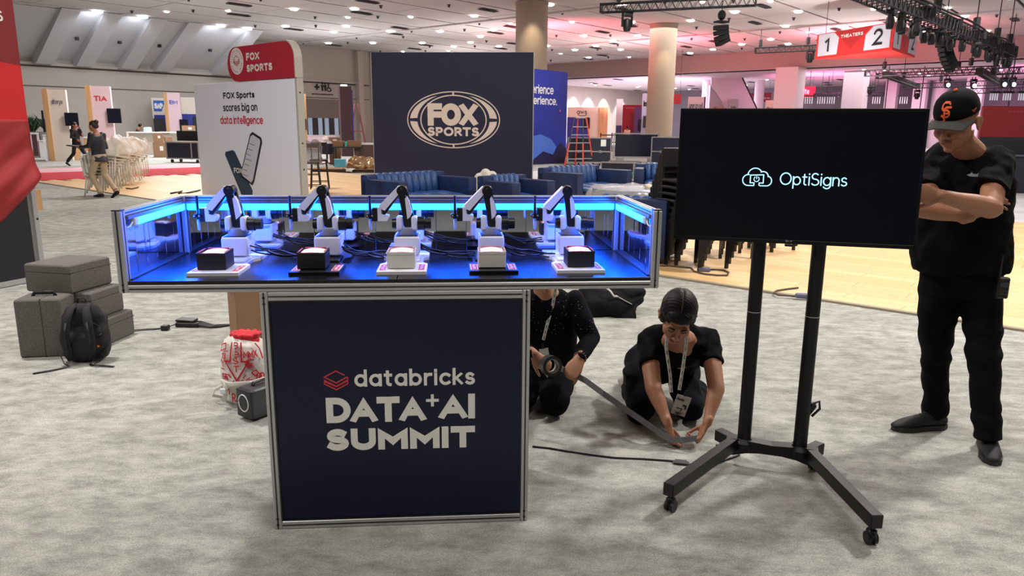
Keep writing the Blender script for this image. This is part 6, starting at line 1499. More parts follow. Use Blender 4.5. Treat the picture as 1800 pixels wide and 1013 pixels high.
def shoe(t, heel, toe, mat, sole, sc=1.0, laces=True):
    heel, toe = V(heel), V(toe); d = (toe-heel); L_ = d.length; rz = math.atan2(d.y, d.x)
    s = thing  # noqa
    b = new(); m = Matrix.Translation(V((heel.x, heel.y, 0))) @ Matrix.Rotation(rz, 4, 'Z')
    tube(b, [(.02, 0, .045), (L_*.3, 0, .052), (L_*.55, 0, .045), (L_*.8, 0, .036), (L_*.95, 0, .030)], [(.036, .038), (.038, .044), (.042, .034), (.046, .026), (.034, .018)], 14, side=(0, 1, 0), dome=True); tube(b, [(.048, 0, .05), (.045, 0, .14)], [(.046, .040), (.050, .044)], 14, side=(1, 0, 0))
    b = vox(b, .008, 3); 
    for v in b.verts: v.co.z = max(v.co.z, .012)
    bmesh.ops.transform(b, matrix=m, verts=b.verts[:]); up = obj('shoe', b, mat, t, smooth=True)
    g = new(); out = [(-.012, -.02), (-.012, .02), (.02, .040), (L_*.4, .040), (L_*.75, .050), (L_*.95, .038), (L_+.012, .012), (L_+.012, -.012), (L_*.95, -.038), (L_*.75, -.050), (L_*.4, -.040), (.02, -.040)]
    vs = [g.verts.new((x, y, 0.001)) for x, y in out]; f = g.faces.new(vs); r = bmesh.ops.extrude_face_region(g, geom=[f]); bmesh.ops.translate(g, verts=[v for v in r['geom'] if isinstance(v, bmesh.types.BMVert)], vec=(0, 0, .026)); fixn(g)
    bmesh.ops.transform(g, matrix=m, verts=g.verts[:]); obj('sole', g, sole, up)
    if laces:
        g = new()
        for k in range(5): x = L_*(.38+.08*k); z = .093-.009*k; tube(g, [(x, -.022, z-.006), (x+.012, 0, z+.001), (x, .022, z-.006)], .0032, 5)
        bmesh.ops.transform(g, matrix=m, verts=g.verts[:]); obj('laces', g, sole, up, smooth=True)
# ---------- man in the cap ----------
T0 = G(1690, 790)
man = thing('person', 'standing man in black cap, black T-shirt and trousers, arms crossed, looking down', 'person', T0)
W_ = lambda u, v, y: GY(u, v, y)-T0
SK1 = skin('skin_tan', (168, 116, 88)); LIP1 = M('lip_brown', (136, 78, 66), .5)
lat = V((.87, -.48, 0))
hd = W_(1681, 213, 3.45); Mh = headframe(hd, (-.76, -.56, -.34), (-.2, -.16, .95))
nb = W_(1706, 268, 3.52); shL, shR = W_(1753, 288, 3.46), W_(1650, 288, 3.64)
elL, wrL = W_(1740, 366, 3.27), W_(1655, 345, 3.24); elR, wrR = W_(1622, 366, 3.42), W_(1704, 381, 3.33)
ch_, wa, pe = W_(1702, 325, 3.55), W_(1690, 415, 3.56), W_(1688, 492, 3.56)
hipR, knR, anR = W_(1652, 505, 3.60), W_(1644, 615, 3.62), W_(1644, 722, 3.70)
hipL, knL, anL = W_(1722, 505, 3.53), W_(1730, 630, 3.43), W_(1735, 762, 3.38)
b = new(); head_shapes(b, Mh, 1.06, 1.04)
tube(b, [Mh @ V((0, -.03, -.05)), Mh @ V((0, -.02, -.10)), nb, nb+V((0, .01, -.06))], [.060, .062, .066, .070], 14)
tube(b, [nb+V((0, .01, -.05)), ch_, wa, pe], [(.065, .05), (.15, .085), (.15, .10), (.15, .10)], 18, side=lat)
for sh, el, wr in ((shL, elL, wrL), (shR, elR, wrR)): taper(b, sh, el, .048, .048); taper(b, el, wr, (.052, .047), .029, bulge=1.16)
hand(b, wrL, (-.95, .25, .12), (.3, .9, -.1), 1, (.3, .4, .3), 1.06)
hand(b, wrR, (.86, -.02, .50), (.2, -.75, -.5), -1, cl=((.15, .5, .5), (.2, .5, .5), (.3, .6, .5), (.3, .7, .5)), sc=1.06)
for h_, k_, a_ in ((hipR, knR, anR), (hipL, knL, anL)): taper(b, h_+V((0, 0, -.03)), k_, .055, .048); taper(b, k_, a_, .048, .04)
obj('body', vox(b, .0055, 3, .5), SK1, man, smooth=True); headbits(man, Mh, 1.06, LIP1)
BT = M('black_tshirt', (8, 8, 10), .9, spec=.15, bump=.2, bs=25); TRO = M('black_trousers', (8, 8, 13), .9, spec=.15, bump=.15, bs=60)
b = new(); hem = W_(1688, 474, 3.56)
tube(b, [nb+V((0, .02, -.005)), nb+V((0, .01, -.050)), ch_+V((0, 0, .02)), ch_.lerp(wa, .5), wa, hem], [(.080, .066), (.150, .095), (.196, .130), (.204, .140), (.206, .148), (.218, .156)], 26, side=lat, cap=True)
for sh, el, k_ in ((shL, elL, .62), (shR, elR, .62)): tube(b, [sh+V((0, 0, .012))-(el-sh)*.25, sh, sh.lerp(el, k_)], [(.06, .06), (.072, .070), (.072, .068)], 16); ell(b, sh+V((0, 0, -.005)), (.072, .074, .066)); tube(b, [nb+V((0, .02, -.03)), sh+V((0, 0, .0))], [(.055, .06), (.062, .062)], 14, dome=True)
b = vox(b, .009, 6); crumple(b, .022, 7, 3); crumple(b, .010, 18, 4); ts = obj('tshirt', b, BT, man, smooth=True)
g = new(); tube(g, [nb+V((0, .01, -.005))+lat*(.074*math.cos(a))+V((-.3, -.85, -.28)).normalized()*(.068*math.sin(a))+V((0, 0, -.012*math.sin(a))) for a in [2*PI*k/24 for k in range(25)]], .007, 6); obj('collar', g, BT, ts, smooth=True)
g = new(); p = W_(1709, 308, 3.385); prism(g, [(-.022, 0), (-.008, .006), (-.004, .014), (.002, .006), (.018, .005), (.024, .010), (.022, 0), (.024, -.006), (.006, -.007), (-.010, -.005)], -.004, 0); bmesh.ops.transform(g, matrix=Matrix.Translation(p) @ Matrix.Rotation(-.35, 4, 'Z'), verts=g.verts[:]); obj('chest_emblem', fixn(g), M('emblem_grey', (150, 156, 166), .5), ts)
b = new(); tube(b, [wa+V((0, 0, -.02)), pe, pe+V((0, 0, -.07))], [(.16, .115), (.185, .13), (.17, .12)], 22, side=lat)
for h_, k_, a_, s in ((hipR, knR, anR, -1), (hipL, knL, anL, 1)):
    tube(b, [h_+V((0, 0, .04)), h_.lerp(k_, .35), k_, k_.lerp(a_, .4), a_.lerp(k_, .12), a_+V((0, 0, -.025))], [(.100, .095), (.090, .088), (.073, .070), (.068, .066), (.063, .062), (.068, .068)], 18)
b = vox(b, .010, 4)
from mathutils import noise
for v in b.verts:
    k = .0045*math.sin(v.co.z*52+4*noise.noise(v.co*5))*(1 if v.co.z < .22 or .38 < v.co.z < .62 else .25); v.co += V((v.normal.x, v.normal.y, 0))*k
crumple(b, .010, 12, 2); obj('trousers', b, TRO, man, smooth=True)
SHB = M('shoe_black', (14, 14, 15), .7); SLB = M('sole_black', (34, 33, 34), .6)
shoe(man, G(1657, 752)-T0, G(1572, 757)-T0, SHB, SLB); shoe(man, G(1731, 778)-T0, G(1744, 818)-T0, SHB, SLB)
# cap
b = new()
for (z, r) in ((0, 1),): pass
Mc = Mh @ Matrix.Translation((0, -.005, .046)) @ Matrix.Rotation(-.05, 4, 'X')
lathe(b, [(.100, -.008), (.102, .010), (.098, .036), (.087, .062), (.066, .083), (.036, .095), (.001, .098)], 32); bmesh.ops.transform(b, matrix=Mc @ Matrix.Diagonal((.88, 1.08, .97, 1)), verts=b.verts[:])
CAP = M('cap_black', (11, 11, 13), .9, spec=.15, bump=.1, bs=120); cp_ = obj('cap', fixn(b), CAP, man, smooth=True)
g = new(); top, bot = [], []
for i in range(17):
    a = math.radians(12+156*i/16); row_t, row_b = [], []
    for j in range(5):
        f = j/4; x = math.cos(a)*(.094*(1-f)+.088*f); y = math.sin(a)*.108*(1-f)+f*(.110+.056*math.sin(a)**.6) if True else 0; z = -.004-.022*(x/.09)**2-.012*f
        row_t.append(g.verts.new((x, y, z))); row_b.append(g.verts.new((x, y, z-.005)))
    top.append(row_t); bot.append(row_b)
for i in range(16):
    for j in range(4): g.faces.new((top[i][j], top[i+1][j], top[i+1][j+1], top[i][j+1])); g.faces.new((bot[i][j], bot[i][j+1], bot[i+1][j+1], bot[i+1][j]))
    g.faces.new((top[i][4], top[i+1][4], bot[i+1][4], bot[i][4])); g.faces.new((top[i][0], bot[i][0], bot[i+1][0], top[i+1][0]))
for r in (0, 16):
    for j in range(4): g.faces.new((top[r][j], top[r][j+1], bot[r][j+1], bot[r][j]))
bmesh.ops.transform(g, matrix=Mc, verts=g.verts[:]); obj('brim', fixn(g), M('brim_grey', (66, 66, 64), .8), cp_, smooth='auto')
obj('button', ell(new(), Mc @ V((0, 0, .097)), .008), M('cap_orange', (232, 92, 40), .6), cp_)
ORC = M('cap_orange', (232, 92, 40))
def oncap(st, wd, az, mat=ORC, nm='cap_letter', zz=.040, push=.004):
    st = [(x*1.35, z*1.35) for x, z in st]; wd *= 1.15; g = new(); ribbon2d(g, st, wd, -.002, .002); bmesh.ops.subdivide_edges(g, edges=g.edges[:], cuts=1)
    for v in g.verts:
        x, y, z = v.co; a = az+x/.10; z2 = zz+z; r = .1005 if z2 < .02 else .1005-(z2-.02)**1.6*2.6
        r += push+(-y); v.co = V((r*.88*math.cos(a), r*1.08*math.sin(a), z2*.97))
    bmesh.ops.transform(g, matrix=Mc, verts=g.verts[:]); obj(nm, fixn(g), mat, cp_)
az = math.radians(92)
oncap([(.016, .020), (.010, .026), (-.008, .026), (-.014, .020), (-.014, .010), (-.008, .004), (.006, .004), (.012, -.002), (.012, -.012), (.006, -.018), (-.008, -.018), (-.014, -.012)], .0065, az)
oncap([(.020, .012), (.000, .012), (-.004, .008), (-.004, -.034)], .0065, az); oncap([(-.004, -.006), (.012, -.006)], .0055, az)
oncap([(-.008, .004), (.0, -.004), (.008, .004), (.0, .002), (-.008, .004)], .003, math.radians(163), M('side_logo', (150, 60, 40), .6), 'side_logo', .015)
# two-way radio on the hip
rd = thing('two_way_radio', 'black two-way radio with antenna clipped at the capped man\'s hip', 'radio', T0+W_(1762, 506, 3.36), -.2)
obj('body', bx(new(), (0, 0, 0), (.05, .03, .10), None, .006), BLK, rd); obj('antenna', tube(new(), [(-.018, 0, .05), (-.018, 0, .15)], [.006, .004], 8), BLK, rd); box('display', M('radio_display', (52, 56, 60), .3), rd, (0, -.016, .015), (.034, .002, .022)); g = new()
for k in range(6): bx(g, (-.012+.012*(k % 3), -.016, -.015-.012*(k//3)), (.007, .003, .006))
obj('keys', g, M('radio_keys', (70, 70, 72), .5), rd)

# ---------- kneeling woman ----------
T0 = G(1165, 752); T0.z = 0
wo = thing('person', 'kneeling woman in black T-shirt with tied-back hair and a white lanyard, bending forward', 'person', T0)
W_ = lambda u, v, y: GY(u, v, y)-T0
lat = V((1, -.05, 0)); SK2 = skin('skin_olive', (176, 122, 94)); LIP2 = M('lip_rose', (160, 84, 78), .5)
hd = W_(1191, 556, 3.52); Mh = headframe(hd, (-.16, -.80, -.66), (.02, -.66, .76))
nb = W_(1194, 592, 3.68); shR, shL = W_(1139, 606, 3.77), W_(1247, 602, 3.77)
ch_, wa, pe = W_(1190, 618, 3.80), W_(1178, 640, 3.95), W_(1165, 632, 4.12)
elR, wrR = W_(1149, 684, 3.56), W_(1174, 744, 3.44); elL, wrL = W_(1259, 684, 3.56), W_(1243, 744, 3.43)
hipR, knR, anR = W_(1128, 636, 4.10), W_(1124, 742, 3.70), W_(1108, 672, 4.14)
hipL, knL, anL = W_(1196, 636, 4.10), W_(1210, 738, 3.74), W_(1226, 672, 4.14)
knR.z = .075; knL.z = .075; anR.z = .05; anL.z = .05
b = new(); head_shapes(b, Mh, 1.04, .98)
tube(b, [Mh @ V((0, -.03, -.04)), Mh @ V((0, -.03, -.09)), nb, ch_], [.046, .048, .055, .08], 14)
tube(b, [nb, ch_, wa, pe], [(.08, .05), (.14, .08), (.12, .09), (.12, .10)], 18, side=lat)
for sh, el, wr in ((shL, elL, wrL), (shR, elR, wrR)): taper(b, sh, el, .046, .043, bulge=1.08); taper(b, el, wr, .043, .024, bulge=1.12)
hR = (W_(1183, 776, 3.40)-wrR); hL = (W_(1230, 776, 3.40)-wrL)
hand(b, wrR, (.25, -.15, -.95), (.9, .25, .1), -1, cl=((.3, .5, .35), (.5, .6, .4), (.35, .5, .3), (.25, .4, .2)), sc=.92, thumb=(.75, .1, .65))
hand(b, wrL, (-.45, -.15, -.88), (-.85, .1, .25), 1, cl=((.3, .6, .4), (.6, .8, .5), (.75, .9, .5), (.8, .9, .5)), sc=.92, thumb=(.75, .1, .65))
for h_, k_, a_ in ((hipR, knR, anR), (hipL, knL, anL)): taper(b, h_, k_, .07, .05); taper(b, k_, a_, .05, .035)
obj('body', vox(b, .005, 3, .5), SK2, wo, smooth=True); headbits(wo, Mh, 1.04, LIP2)
b = new(); n0 = 0
ell(b, (0, -.018, .044), (.086, .098, .090)); ell(b, (-.062, -.01, .0), (.024, .05, .05)); ell(b, (.062, -.01, .0), (.024, .05, .05)); ell(b, (0, -.075, .0), (.07, .05, .06)); ell(b, (0, .050, .070), (.060, .046, .034)); bmesh.ops.transform(b, matrix=Mh @ Matrix.Diagonal((1.05, 1.05, 1.05, 1)), verts=b.verts[:])
b = vox(b, .006, 3)
mi = Mh.inverted()
for v in b.verts:
    q = mi @ v.co
    if abs(q.x) < .006 and q.z > .05: v.co -= v.normal*.003
    v.co += v.normal*.0012*math.sin(q.y*420+q.x*160)
hr_ = obj('hair', b, HAIR, wo, smooth=True)
g = new(); ell(g, (0, -.105, -.04), (.035, .03, .035)); tube(g, [(0, -.11, -.04), (.01, -.13, -.08), (.02, -.12, -.14)], [.026, .028, .012], 10, dome=True); bmesh.ops.transform(g, matrix=Mh, verts=g.verts[:]); obj('ponytail', vox(g, .006, 2), HAIR, hr_, smooth=True)
b = new(); tube(b, [nb+V((0, .03, -.0)), nb+V((0, .06, -.02)), ch_+V((0, .02, 0)), wa, pe+V((0, .0, 0))], [(.075, .05), (.14, .08), (.172, .105), (.155, .11), (.15, .11)], 24, side=lat, dome=False)
for sh, el in ((shL, elL), (shR, elR)): tube(b, [sh-(el-sh)*.2, sh, sh.lerp(el, .46)], [(.055, .055), (.062, .062), (.062, .056)], 14); ell(b, sh+V((0, .02, .0)), (.062, .07, .054))
ell(b, (shL+shR)/2+V((0, .05, .025)), (.165, .11, .062)); tube(b, [shR+V((.01, .02, .02)), nb+V((0, .07, .03)), shL+V((-.01, .02, .02))], .055, 14, dome=True)
b = vox(b, .008, 5); crumple(b, .016, 9, 8); crumple(b, .007, 22, 3); obj('tshirt', b, BT, wo, smooth=True)
NVT = M('navy_black_trousers', (8, 9, 18), .9, spec=.15, bump=.15, bs=60)
b = new(); ell(b, pe+V((0, .04, .0)), (.18, .15, .13))
for h_, k_, a_ in ((hipR, knR, anR), (hipL, knL, anL)): tube(b, [h_, h_.lerp(k_, .5)+V((0, 0, .02)), k_+V((0, -.01, .012))], [(.10, .10), (.092, .09), (.078, .078)], 16, dome=True); tube(b, [k_, k_.lerp(a_, .5)+V((0, 0, .005)), a_], [(.07, .065), (.068, .06), (.055, .045)], 14, dome=True)
bx(b, hipR.lerp(knR, .42)+V((-.075, 0, .01)), (.05, .16, .12), None, .02)
b = vox(b, .009, 4); crumple(b, .014, 12, 5)
for v in b.verts: v.co.z = max(v.co.z, .004)
obj('trousers', b, NVT, wo, smooth=True)
for a_, s in ((anR, -1), (anL, 1)):
    b = new(); tube(b, [a_+V((0, .02, .0)), a_+V((s*.01, .11, -.005)), a_+V((s*.01, .18, -.02))], [(.042, .04), (.045, .035), (.04, .022)], 12, dome=True); b = vox(b, .008, 3)
    for v in b.verts: v.co.z = max(v.co.z, .004)
    obj('shoe', b, M('shoe_grey', (150, 146, 142), .6), wo, smooth=True)
pts_ = [Mh @ (V((.002, y, .044+.090*math.sqrt(max(0, 1-((y+.018)/.098)**2))))*1.052) for y in (.066, .05, .03, .01, -.01, -.03, -.05)]
obj('hair_parting', tube(new(), pts_, .0016, 6), M('parting_skin', (112, 84, 74), .7), hr_, smooth=True)
# lanyard and badge
LAN = M('lanyard_white', (216, 214, 208), .6)
def lanyard(label, pts_l, pts_r, badge_at, T, text, bz=0, tilt=.2, sz=(.075, .105), nm=''):
    t = thing('lanyard_badge', label, 'badge', T, 0)
    for P_ in (pts_l, pts_r):
        if P_:
            obj('strap', tube(new(), P_, [(.0085, .0012)]*len(P_), 6, side=(1, -.2, .2)), LAN, t, smooth='auto')
            g = new()
            for i in range(len(P_)-1):
                for k in range(3): c = P_[i].lerp(P_[i+1], (k+.5)/3); d_ = (P_[i+1]-P_[i]); bx(g, c+V((0, -.002, 0)), (.004, .002, min(.02, d_.length*.2)), d_.to_track_quat('Z', 'X').to_matrix())
            obj('strap_lettering', g, INK, t)
    mm = Matrix.Translation(badge_at) @ Matrix.Rotation(bz, 4, 'Z') @ Matrix.Rotation(tilt, 4, 'Y')
    def bb(nm_, m, c, s): g = bx(new(), c, s); bmesh.ops.transform(g, matrix=mm, verts=g.verts[:]); return obj(nm_, g, m, t)
    bb('clip', BLKM, (0, 0, sz[1]/2+.015), (.014, .006, .03)); bd_ = bb('card', M('badge_card', (196, 194, 188), .4), (0, 0, 0), (sz[0], .003, sz[1]))
    if text:
        bb('card_footer', M('badge_footer', (168, 166, 162), .4), (0, -.002, -sz[1]/2+.011), (sz[0], .002, .022)); letters(t, 'Richelle', INK, -.033, .026, .040, .010, .0016, -.003, mw=mm); letters(t, 'CREW', INK, -.017, -sz[1]/2+.004, .034, .012, .002, -.004, mw=mm)
        for c, s in (((.016, -.003, .004), (.018, .002, .008)), ((.025, -.003, -.004), (.008, .002, .02)), ((-.004, -.003, -.016), (.03, .002, .004)), ((.008, -.003, -.024), (.004, .002, .016))): bb('black_mark', INK, c, s)
    return t
ptl = [Mh @ V((-.045, .0, -.10)), W_(1171, 612, 3.60), W_(1178, 660, 3.58), W_(1180, 690, 3.55)]; ptr = [Mh @ V((.05, .0, -.10)), W_(1206, 606, 3.60), W_(1200, 650, 3.58), W_(1194, 686, 3.55)]
ptl[0] = W_(1172, 592, 3.62); ptr[0] = W_(1207, 588, 3.62)
lanyard('white lettered lanyard with a white crew badge hanging from the bending woman', ptl, ptr, W_(1197, 713, 3.53), T0, 1, .0, .30)

# ---------- second kneeling person, behind the pedestal ----------
T0 = G(965, 722); T0.z = 0
k2 = thing('person', 'kneeling person in a long-sleeved sparkly black top, head hidden by the counter, holding tape', 'person', T0)
W_ = lambda u, v, y: GY(u, v, y)-T0
lat = V((.96, .10, 0)); SK3 = skin('skin_warm', (178, 128, 98))
hd = W_(955, 470, 3.80); Mh = headframe(hd, (.25, -.88, -.42), (.05, -.40, .9))
nb = W_(956, 515, 3.88); shL, shR = W_(1010, 530, 3.95), W_(906, 530, 3.92); ch_, wa, pe = W_(962, 556, 3.97), W_(966, 615, 4.02), W_(968, 655, 4.06)
elL, wrL = W_(1036, 598, 3.86), W_(1019, 630, 3.68); elR, wrR = W_(892, 604, 3.84), W_(938, 622, 3.66)
hipL, knL, anL = W_(985, 655, 4.05), W_(974, 712, 3.82), W_(985, 700, 4.3); hipR, knR, anR = W_(935, 655, 4.05), W_(915, 712, 3.88), W_(930, 700, 4.3)
for q in (knL, knR): q.z = .09
for q in (anL, anR): q.z = .05
b = new(); head_shapes(b, Mh, .98, .96); tube(b, [Mh @ V((0, -.03, -.05)), nb, ch_], [.048, .056, .09], 14); tube(b, [nb, ch_, wa, pe], [(.08, .05), (.13, .08), (.11, .08), (.12, .09)], 18, side=lat)
for sh, el, wr in ((shL, elL, wrL), (shR, elR, wrR)): taper(b, sh, el, .045, .038); taper(b, el, wr, .038, .025)
hand(b, wrL, (-.42, -.55, -.52), (-.35, .6, -.7), 1, cl=((1.0, 1.2, .8), (1.05, 1.2, .8), (1.1, 1.2, .8), (1.1, 1.2, .8)), sc=1.08, thumb=(.8, .35, .5))
hand(b, wrR, (.62, -.25, -.55), (.1, .75, -.6), -1, cl=((.25, .5, .3), (.5, .6, .4), (.6, .7, .4), (.7, .7, .4)), sc=.95, thumb=(.7, .45, .3))
for h_, k_, a_ in ((hipR, knR, anR), (hipL, knL, anL)): taper(b, h_, k_, .07, .05); taper(b, k_, a_, .05, .035)
obj('body', vox(b, .0055, 3, .5), SK3, k2, smooth=True); headbits(k2, Mh, .98, LIP2)
b = new(); ell(b, (0, -.018, .044), (.082, .097, .088)); tube(b, [(0, -.08, .0), (0, -.11, -.12), (0, -.10, -.2)], [.06, .05, .02], 10, dome=True); bmesh.ops.transform(b, matrix=Mh, verts=b.verts[:]); obj('hair', vox(b, .008, 3), HAIR, k2, smooth=True)
KN = M('navy_knit', (9, 9, 18), .9, spec=.15, bump=.4, bs=160, stretch=(1, 1, 3))
b = new(); tube(b, [nb+V((0, .0, .015)), nb+V((0, .02, -.03)), ch_, wa, pe], [(.066, .056), (.125, .085), (.165, .11), (.15, .11), (.165, .12)], 24, side=lat)
for sh, el, wr in ((shL, elL, wrL), (shR, elR, wrR)): ell(b, sh, .065); tube(b, [sh, sh.lerp(el, .5), el, el.lerp(wr, .5), wr.lerp(el, .06)], [.063, .060, .055, .049, .036], 14, dome=True)
b = vox(b, .008, 4); crumple(b, .012, 10, 2); top_ = obj('knit_top', b, KN, k2, smooth=True)
me_ = top_.data; g = new(); cnt_ = 0
for v in me_.vertices:
    if cnt_ < 90 and v.normal.y < -.55 and v.co.z > ch_.z-.10 and R_.random() < .035: ell(g, v.co+v.normal*.001, .0022, None, 6, 4); cnt_ += 1
obj('sequins', g, M('sequin', (210, 214, 226), .2, .6), top_, kind='stuff')
b = new(); ell(b, pe, (.17, .14, .12))
for h_, k_, a_ in ((hipR, knR, anR), (hipL, knL, anL)): tube(b, [h_, h_.lerp(k_, .5), k_+V((0, -.01, 0))], [(.095, .095), (.092, .09), (.082, .082)], 16, dome=True); tube(b, [k_, k_.lerp(a_, .5), a_], [(.07, .065), (.065, .06), (.05, .045)], 14, dome=True)
b = vox(b, .009, 4); crumple(b, .010, 12, 6)
for v in b.verts: v.co.z = max(v.co.z, .004)
obj('trousers', b, NVT, k2, smooth=True)
g = new(); cw = wrL; ax = (elL-wrL).normalized(); fx, fy = frame_of(ax)
for k in range(14): a = 2*PI*k/14; ell(g, wrL+ax*.004+fx*.031*math.cos(a)+fy*.031*math.sin(a), .0062, None, 8, 6)
obj('bead_bracelet', g, M('bead_brown', (110, 64, 44), .4), k2, smooth=True, kind='stuff')
lanyard('white lettered lanyard and badge on the kneeling person beside the pedestal', [W_(977, 505, 3.80), W_(972, 535, 3.83), W_(962, 570, 3.85), W_(955, 598, 3.86)], None, W_(957, 622, 3.84), T0, 0, 0, -.2, (.05, .06))
# tape roll and tape strip
c = T0+W_(968, 643, 3.56); rl = thing('tape_roll', 'roll of grey gaffer tape held by the kneeling person beside the pedestal', 'tape', c, 0)
GT = M('gaffer_grey', (112, 112, 116), .6); ax = V((.35, -.92, .15)).normalized(); fx, fy = frame_of(ax)
def ring(bm, r0, r1, w_, n=32):
    rs = [[bm.verts.new(ax*y+(fx*math.cos(a)+fy*math.sin(a))*r) for (r, y) in ((r0, -w_), (r1, -w_), (r1, w_), (r0, w_))] for a in [2*PI*k/n for k in range(n)]]
    for k in range(n):
        for j in range(4): bm.faces.new((rs[k][j], rs[k][(j+1) % 4], rs[(k+1) % n][(j+1) % 4], rs[(k+1) % n][j]))
    return fixn(bm)
obj('tape_winding', ring(new(), .036, .052, .024), M('tape_dark', (48, 48, 52), .5), rl, smooth='auto'); obj('core', ring(new(), .033, .036, .025), M('tape_core', (170, 168, 164), .6), rl, smooth='auto')
def strip(label, pts, wd, sd_):
    b = new(); rows = []
    for p in pts:
        s = V(sd_).normalized()*wd/2; rows.append([b.verts.new(q) for q in (p-s, p+s, p+s+V((0, .0008, .0006)), p-s+V((0, .0008, .0006)))])
    for i in range(len(rows)-1):
        for j in range(4): b.faces.new((rows[i][j], rows[i][(j+1) % 4], rows[i+1][(j+1) % 4], rows[i+1][j]))
    b.faces.new(rows[0]); b.faces.new(rows[-1][::-1]); tag(obj('tape_strip', fixn(b), GT), label, 'tape')
strip('long strip of grey tape stretched between the two kneeling people', [c+V((.05, .01, -.015)), GY(990, 650, 3.62), GY(1012, 660, 3.64), GY(1030, 670, 3.60), GY(1060, 692, 3.53), GY(1110, 727, 3.49), GY(1155, 758, 3.44), GY(1180, 773, 3.40), GY(1200, 774, 3.38), GY(1224, 771, 3.37)], .030, (.25, .15, .95))

# ---------- far people ----------
def figure(label, T0, rz, H_, top, bot, hairm, J, skinm, sleeve=1.0, hairstyle='bun', shoe_m=SHB, coat=None, cat='person'):
    # local frame: +y is forward; J overrides joints (metres for a 1.65 m figure)
    t = thing('person', label, cat, T0, rz); s = H_/1.65; t.scale = (s, s, s)
    D = dict(head=(0, .03, 1.53), hf=(0, 1, -.1), neck=(0, 0, 1.38), chest=(0, 0, 1.22), waist=(0, 0, 1.02), pelvis=(0, 0, .90), shL=(-.17, 0, 1.35), shR=(.17, 0, 1.35), elL=(-.20, .02, 1.08), elR=(.20, .02, 1.08), wrL=(-.20, .1, .86), wrR=(.20, .1, .86), hipL=(-.09, 0, .88), hipR=(.09, 0, .88), knL=(-.09, .03, .48), knR=(.09, .03, .48), anL=(-.09, -.02, .09), anR=(.09, -.02, .09))
    D.update(J); D = {k: V(v) for k, v in D.items()}; Mh = headframe(D['head'], D['hf'], V((0, 0, 1)))
    lt = V((1, 0, 0)); b = new(); head_shapes(b, Mh, .95, 1); tube(b, [D['head']+V((0, -.03, -.08)), D['neck'], D['chest']], [.05, .055, .09], 12); tube(b, [D['neck'], D['chest'], D['waist'], D['pelvis']], [(.08, .06), (.13, .09), (.11, .08), (.13, .1)], 14, side=lt)
    for q in 'LR':
        taper(b, D['sh'+q], D['el'+q], .045, .038, n=10); taper(b, D['el'+q], D['wr'+q], .038, .026, n=10); d = (D['wr'+q]-D['el'+q]).normalized(); hand(b, D['wr'+q], d, (1 if q == 'L' else -1, .2, 0), 1 if q == 'L' else -1)
        taper(b, D['hip'+q], D['kn'+q], .07, .05, n=10); taper(b, D['kn'+q], D['an'+q], .05, .035, n=10)
    obj('body', vox(b, .012, 2, .5), skinm, t, smooth=True)
    b = new(); tube(b, [D['neck']+V((0, 0, -.02)), D['neck'].lerp(D['chest'], .35), D['chest'], D['waist'], D['pelvis']+V((0, 0, coat or 0))], [(.085, .065), (.15, .09), (.175, .12), (.16, .115), (.185, .135)], 16, side=lt)
    for q in 'LR':
        e = D['el'+q]; w = D['wr'+q]; tube(b, [D['sh'+q], e, e.lerp(w, .92)], [.065, .056, .046], 10, dome=True)
    b = vox(b, .018, 3); crumple(b, .02, 7, 3); obj('top', b, top, t, smooth=True)
    b = new(); ell(b, D['pelvis'], (.165, .125, .11))
    for q in 'LR': tube(b, [D['hip'+q], D['kn'+q], D['an'+q]+V((0, 0, .02))], [.095, .068, .058], 12)
    b = vox(b, .018, 3); crumple(b, .014, 8, 5); obj('trousers', b, bot, t, smooth=True)
    for q in 'LR':
        a = D['an'+q]; f = V((0, 1, 0)) if abs(a.z-.09) < .05 else V((0, .8, -.6)); b = new(); tube(b, [a+V((0, -.03, -.03)), a+f*.07+V((0, 0, -.045)), a+f*.15+V((0, 0, -.055))], [(.04, .045), (.043, .035), (.036, .022)], 10, side=(1, 0, 0), dome=True); obj('shoe', b, shoe_m, t, smooth=True)
    b = new(); ell(b, (0, -.018, .044), (.085, .1, .09))
    if hairstyle == 'bun': ell(b, (0, -.10, .09), (.05, .05, .05)); ell(b, (0, -.07, -.0), (.07, .05, .06))
    if hairstyle == 'long': tube(b, [(0, -.06, .0), (0, -.08, -.15), (0, -.06, -.32)], [(.085, .06), (.09, .05), (.05, .03)], 12, side=(1, 0, 0), dome=True)
    if hairstyle == 'short': ell(b, (0, -.06, .0), (.075, .05, .06))
    if hairstyle == 'curly': ell(b, (0, -.03, .03), (.11, .11, .10))
    bmesh.ops.transform(b, matrix=Mh @ Matrix.Diagonal((.95, .95, .95, 1)), verts=b.verts[:]); obj('hair', vox(b, .012, 2), hairm, t, smooth=True); return t
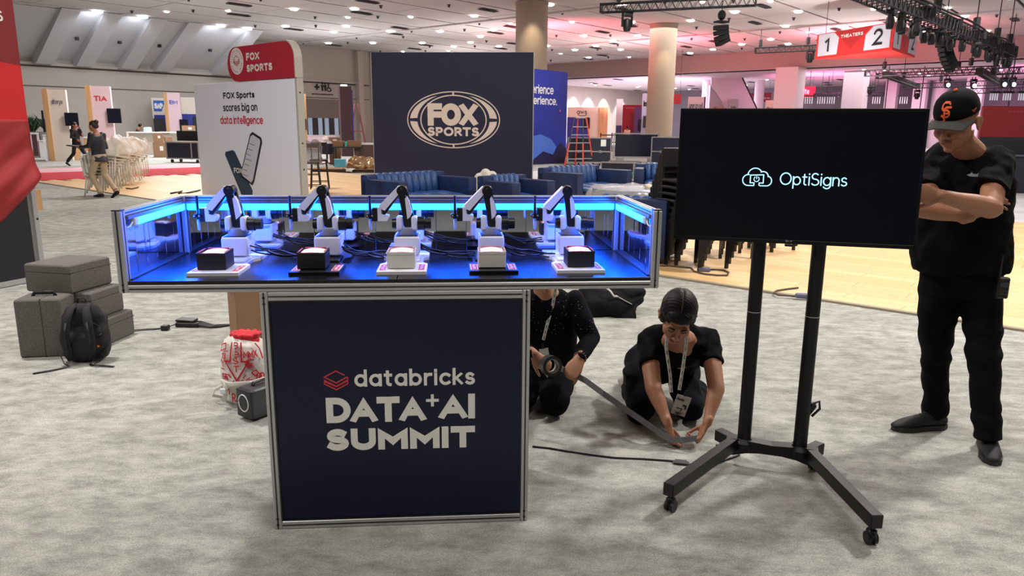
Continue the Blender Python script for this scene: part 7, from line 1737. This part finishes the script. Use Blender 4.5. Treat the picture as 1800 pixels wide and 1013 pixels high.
JK = M('navy_jacket', (24, 30, 44), .45); KH = M('khaki', (182, 160, 132), .8); BKT = M('black_top', (20, 20, 26), .8); HB = M('dark_brown_hair', (40, 26, 24), .5)
P = G(182, 348)
t = figure('walking woman in navy jacket and khaki trousers, hair in a bun, carrying a tablet', P, math.radians(78), 1.62, JK, KH, HB, dict(head=(0, .06, 1.53), knL=(-.09, .16, .50), anL=(-.09, -.02, .10), knR=(.09, -.02, .50), anR=(.09, -.26, .15), elL=(-.22, .04, 1.10), wrL=(-.16, .30, 1.10), elR=(.22, .0, 1.08), wrR=(.18, .24, 1.04)), SK2, coat=-.12)
tb = thing('tablet', 'dark tablet held out flat by the walking woman in khaki trousers', 'tablet', P+V((-.48, .06, 1.08)), .1); obj('slab', bx(new(), (0, 0, 0), (.34, .22, .02), Euler((0, .15, 0)), .004), M('tablet_dark', (40, 42, 46), .3), tb); obj('screen', bx(new(), (0, 0, .012), (.30, .19, .003), Euler((0, .15, 0))), M('tablet_screen', (90, 92, 96), .2), tb)
P = G(139, 292)
figure('walking woman in black with long dark hair, hand at her face', P, math.radians(-100), 1.62, BKT, BKT, HB, dict(head=(0, .0, 1.53), knL=(-.09, .22, .50), anL=(-.09, .40, .10), knR=(.09, -.10, .48), anR=(.09, -.42, .14), elL=(-.20, .12, 1.12), wrL=(-.08, .13, 1.40), elR=(.22, .0, 1.08), wrR=(.18, .2, 1.0)), SK2, hairstyle='long')
P = G(244, 269)
figure('distant person in a brown top leaning over the long white counter', P, math.radians(-70), 1.66, M('brown_top', (110, 82, 72), .8), BKT, M('black_hair', (0, 0, 0)), dict(head=(0, .22, 1.47), neck=(0, .10, 1.34), chest=(0, .06, 1.18), shL=(-.17, .08, 1.3), shR=(.17, .08, 1.3), elL=(-.2, .25, 1.1), wrL=(-.15, .46, 1.12), elR=(.2, .25, 1.1), wrR=(.15, .46, 1.12)), SK3, hairstyle='curly')
P = G(1101, 262)
figure('distant man in a beige shirt seen from behind, beyond the crowd rail', P, 0, 1.72, M('beige_shirt', (190, 160, 136), .8), BKT, M('black_hair', (0, 0, 0)), {}, SK3, hairstyle='short')
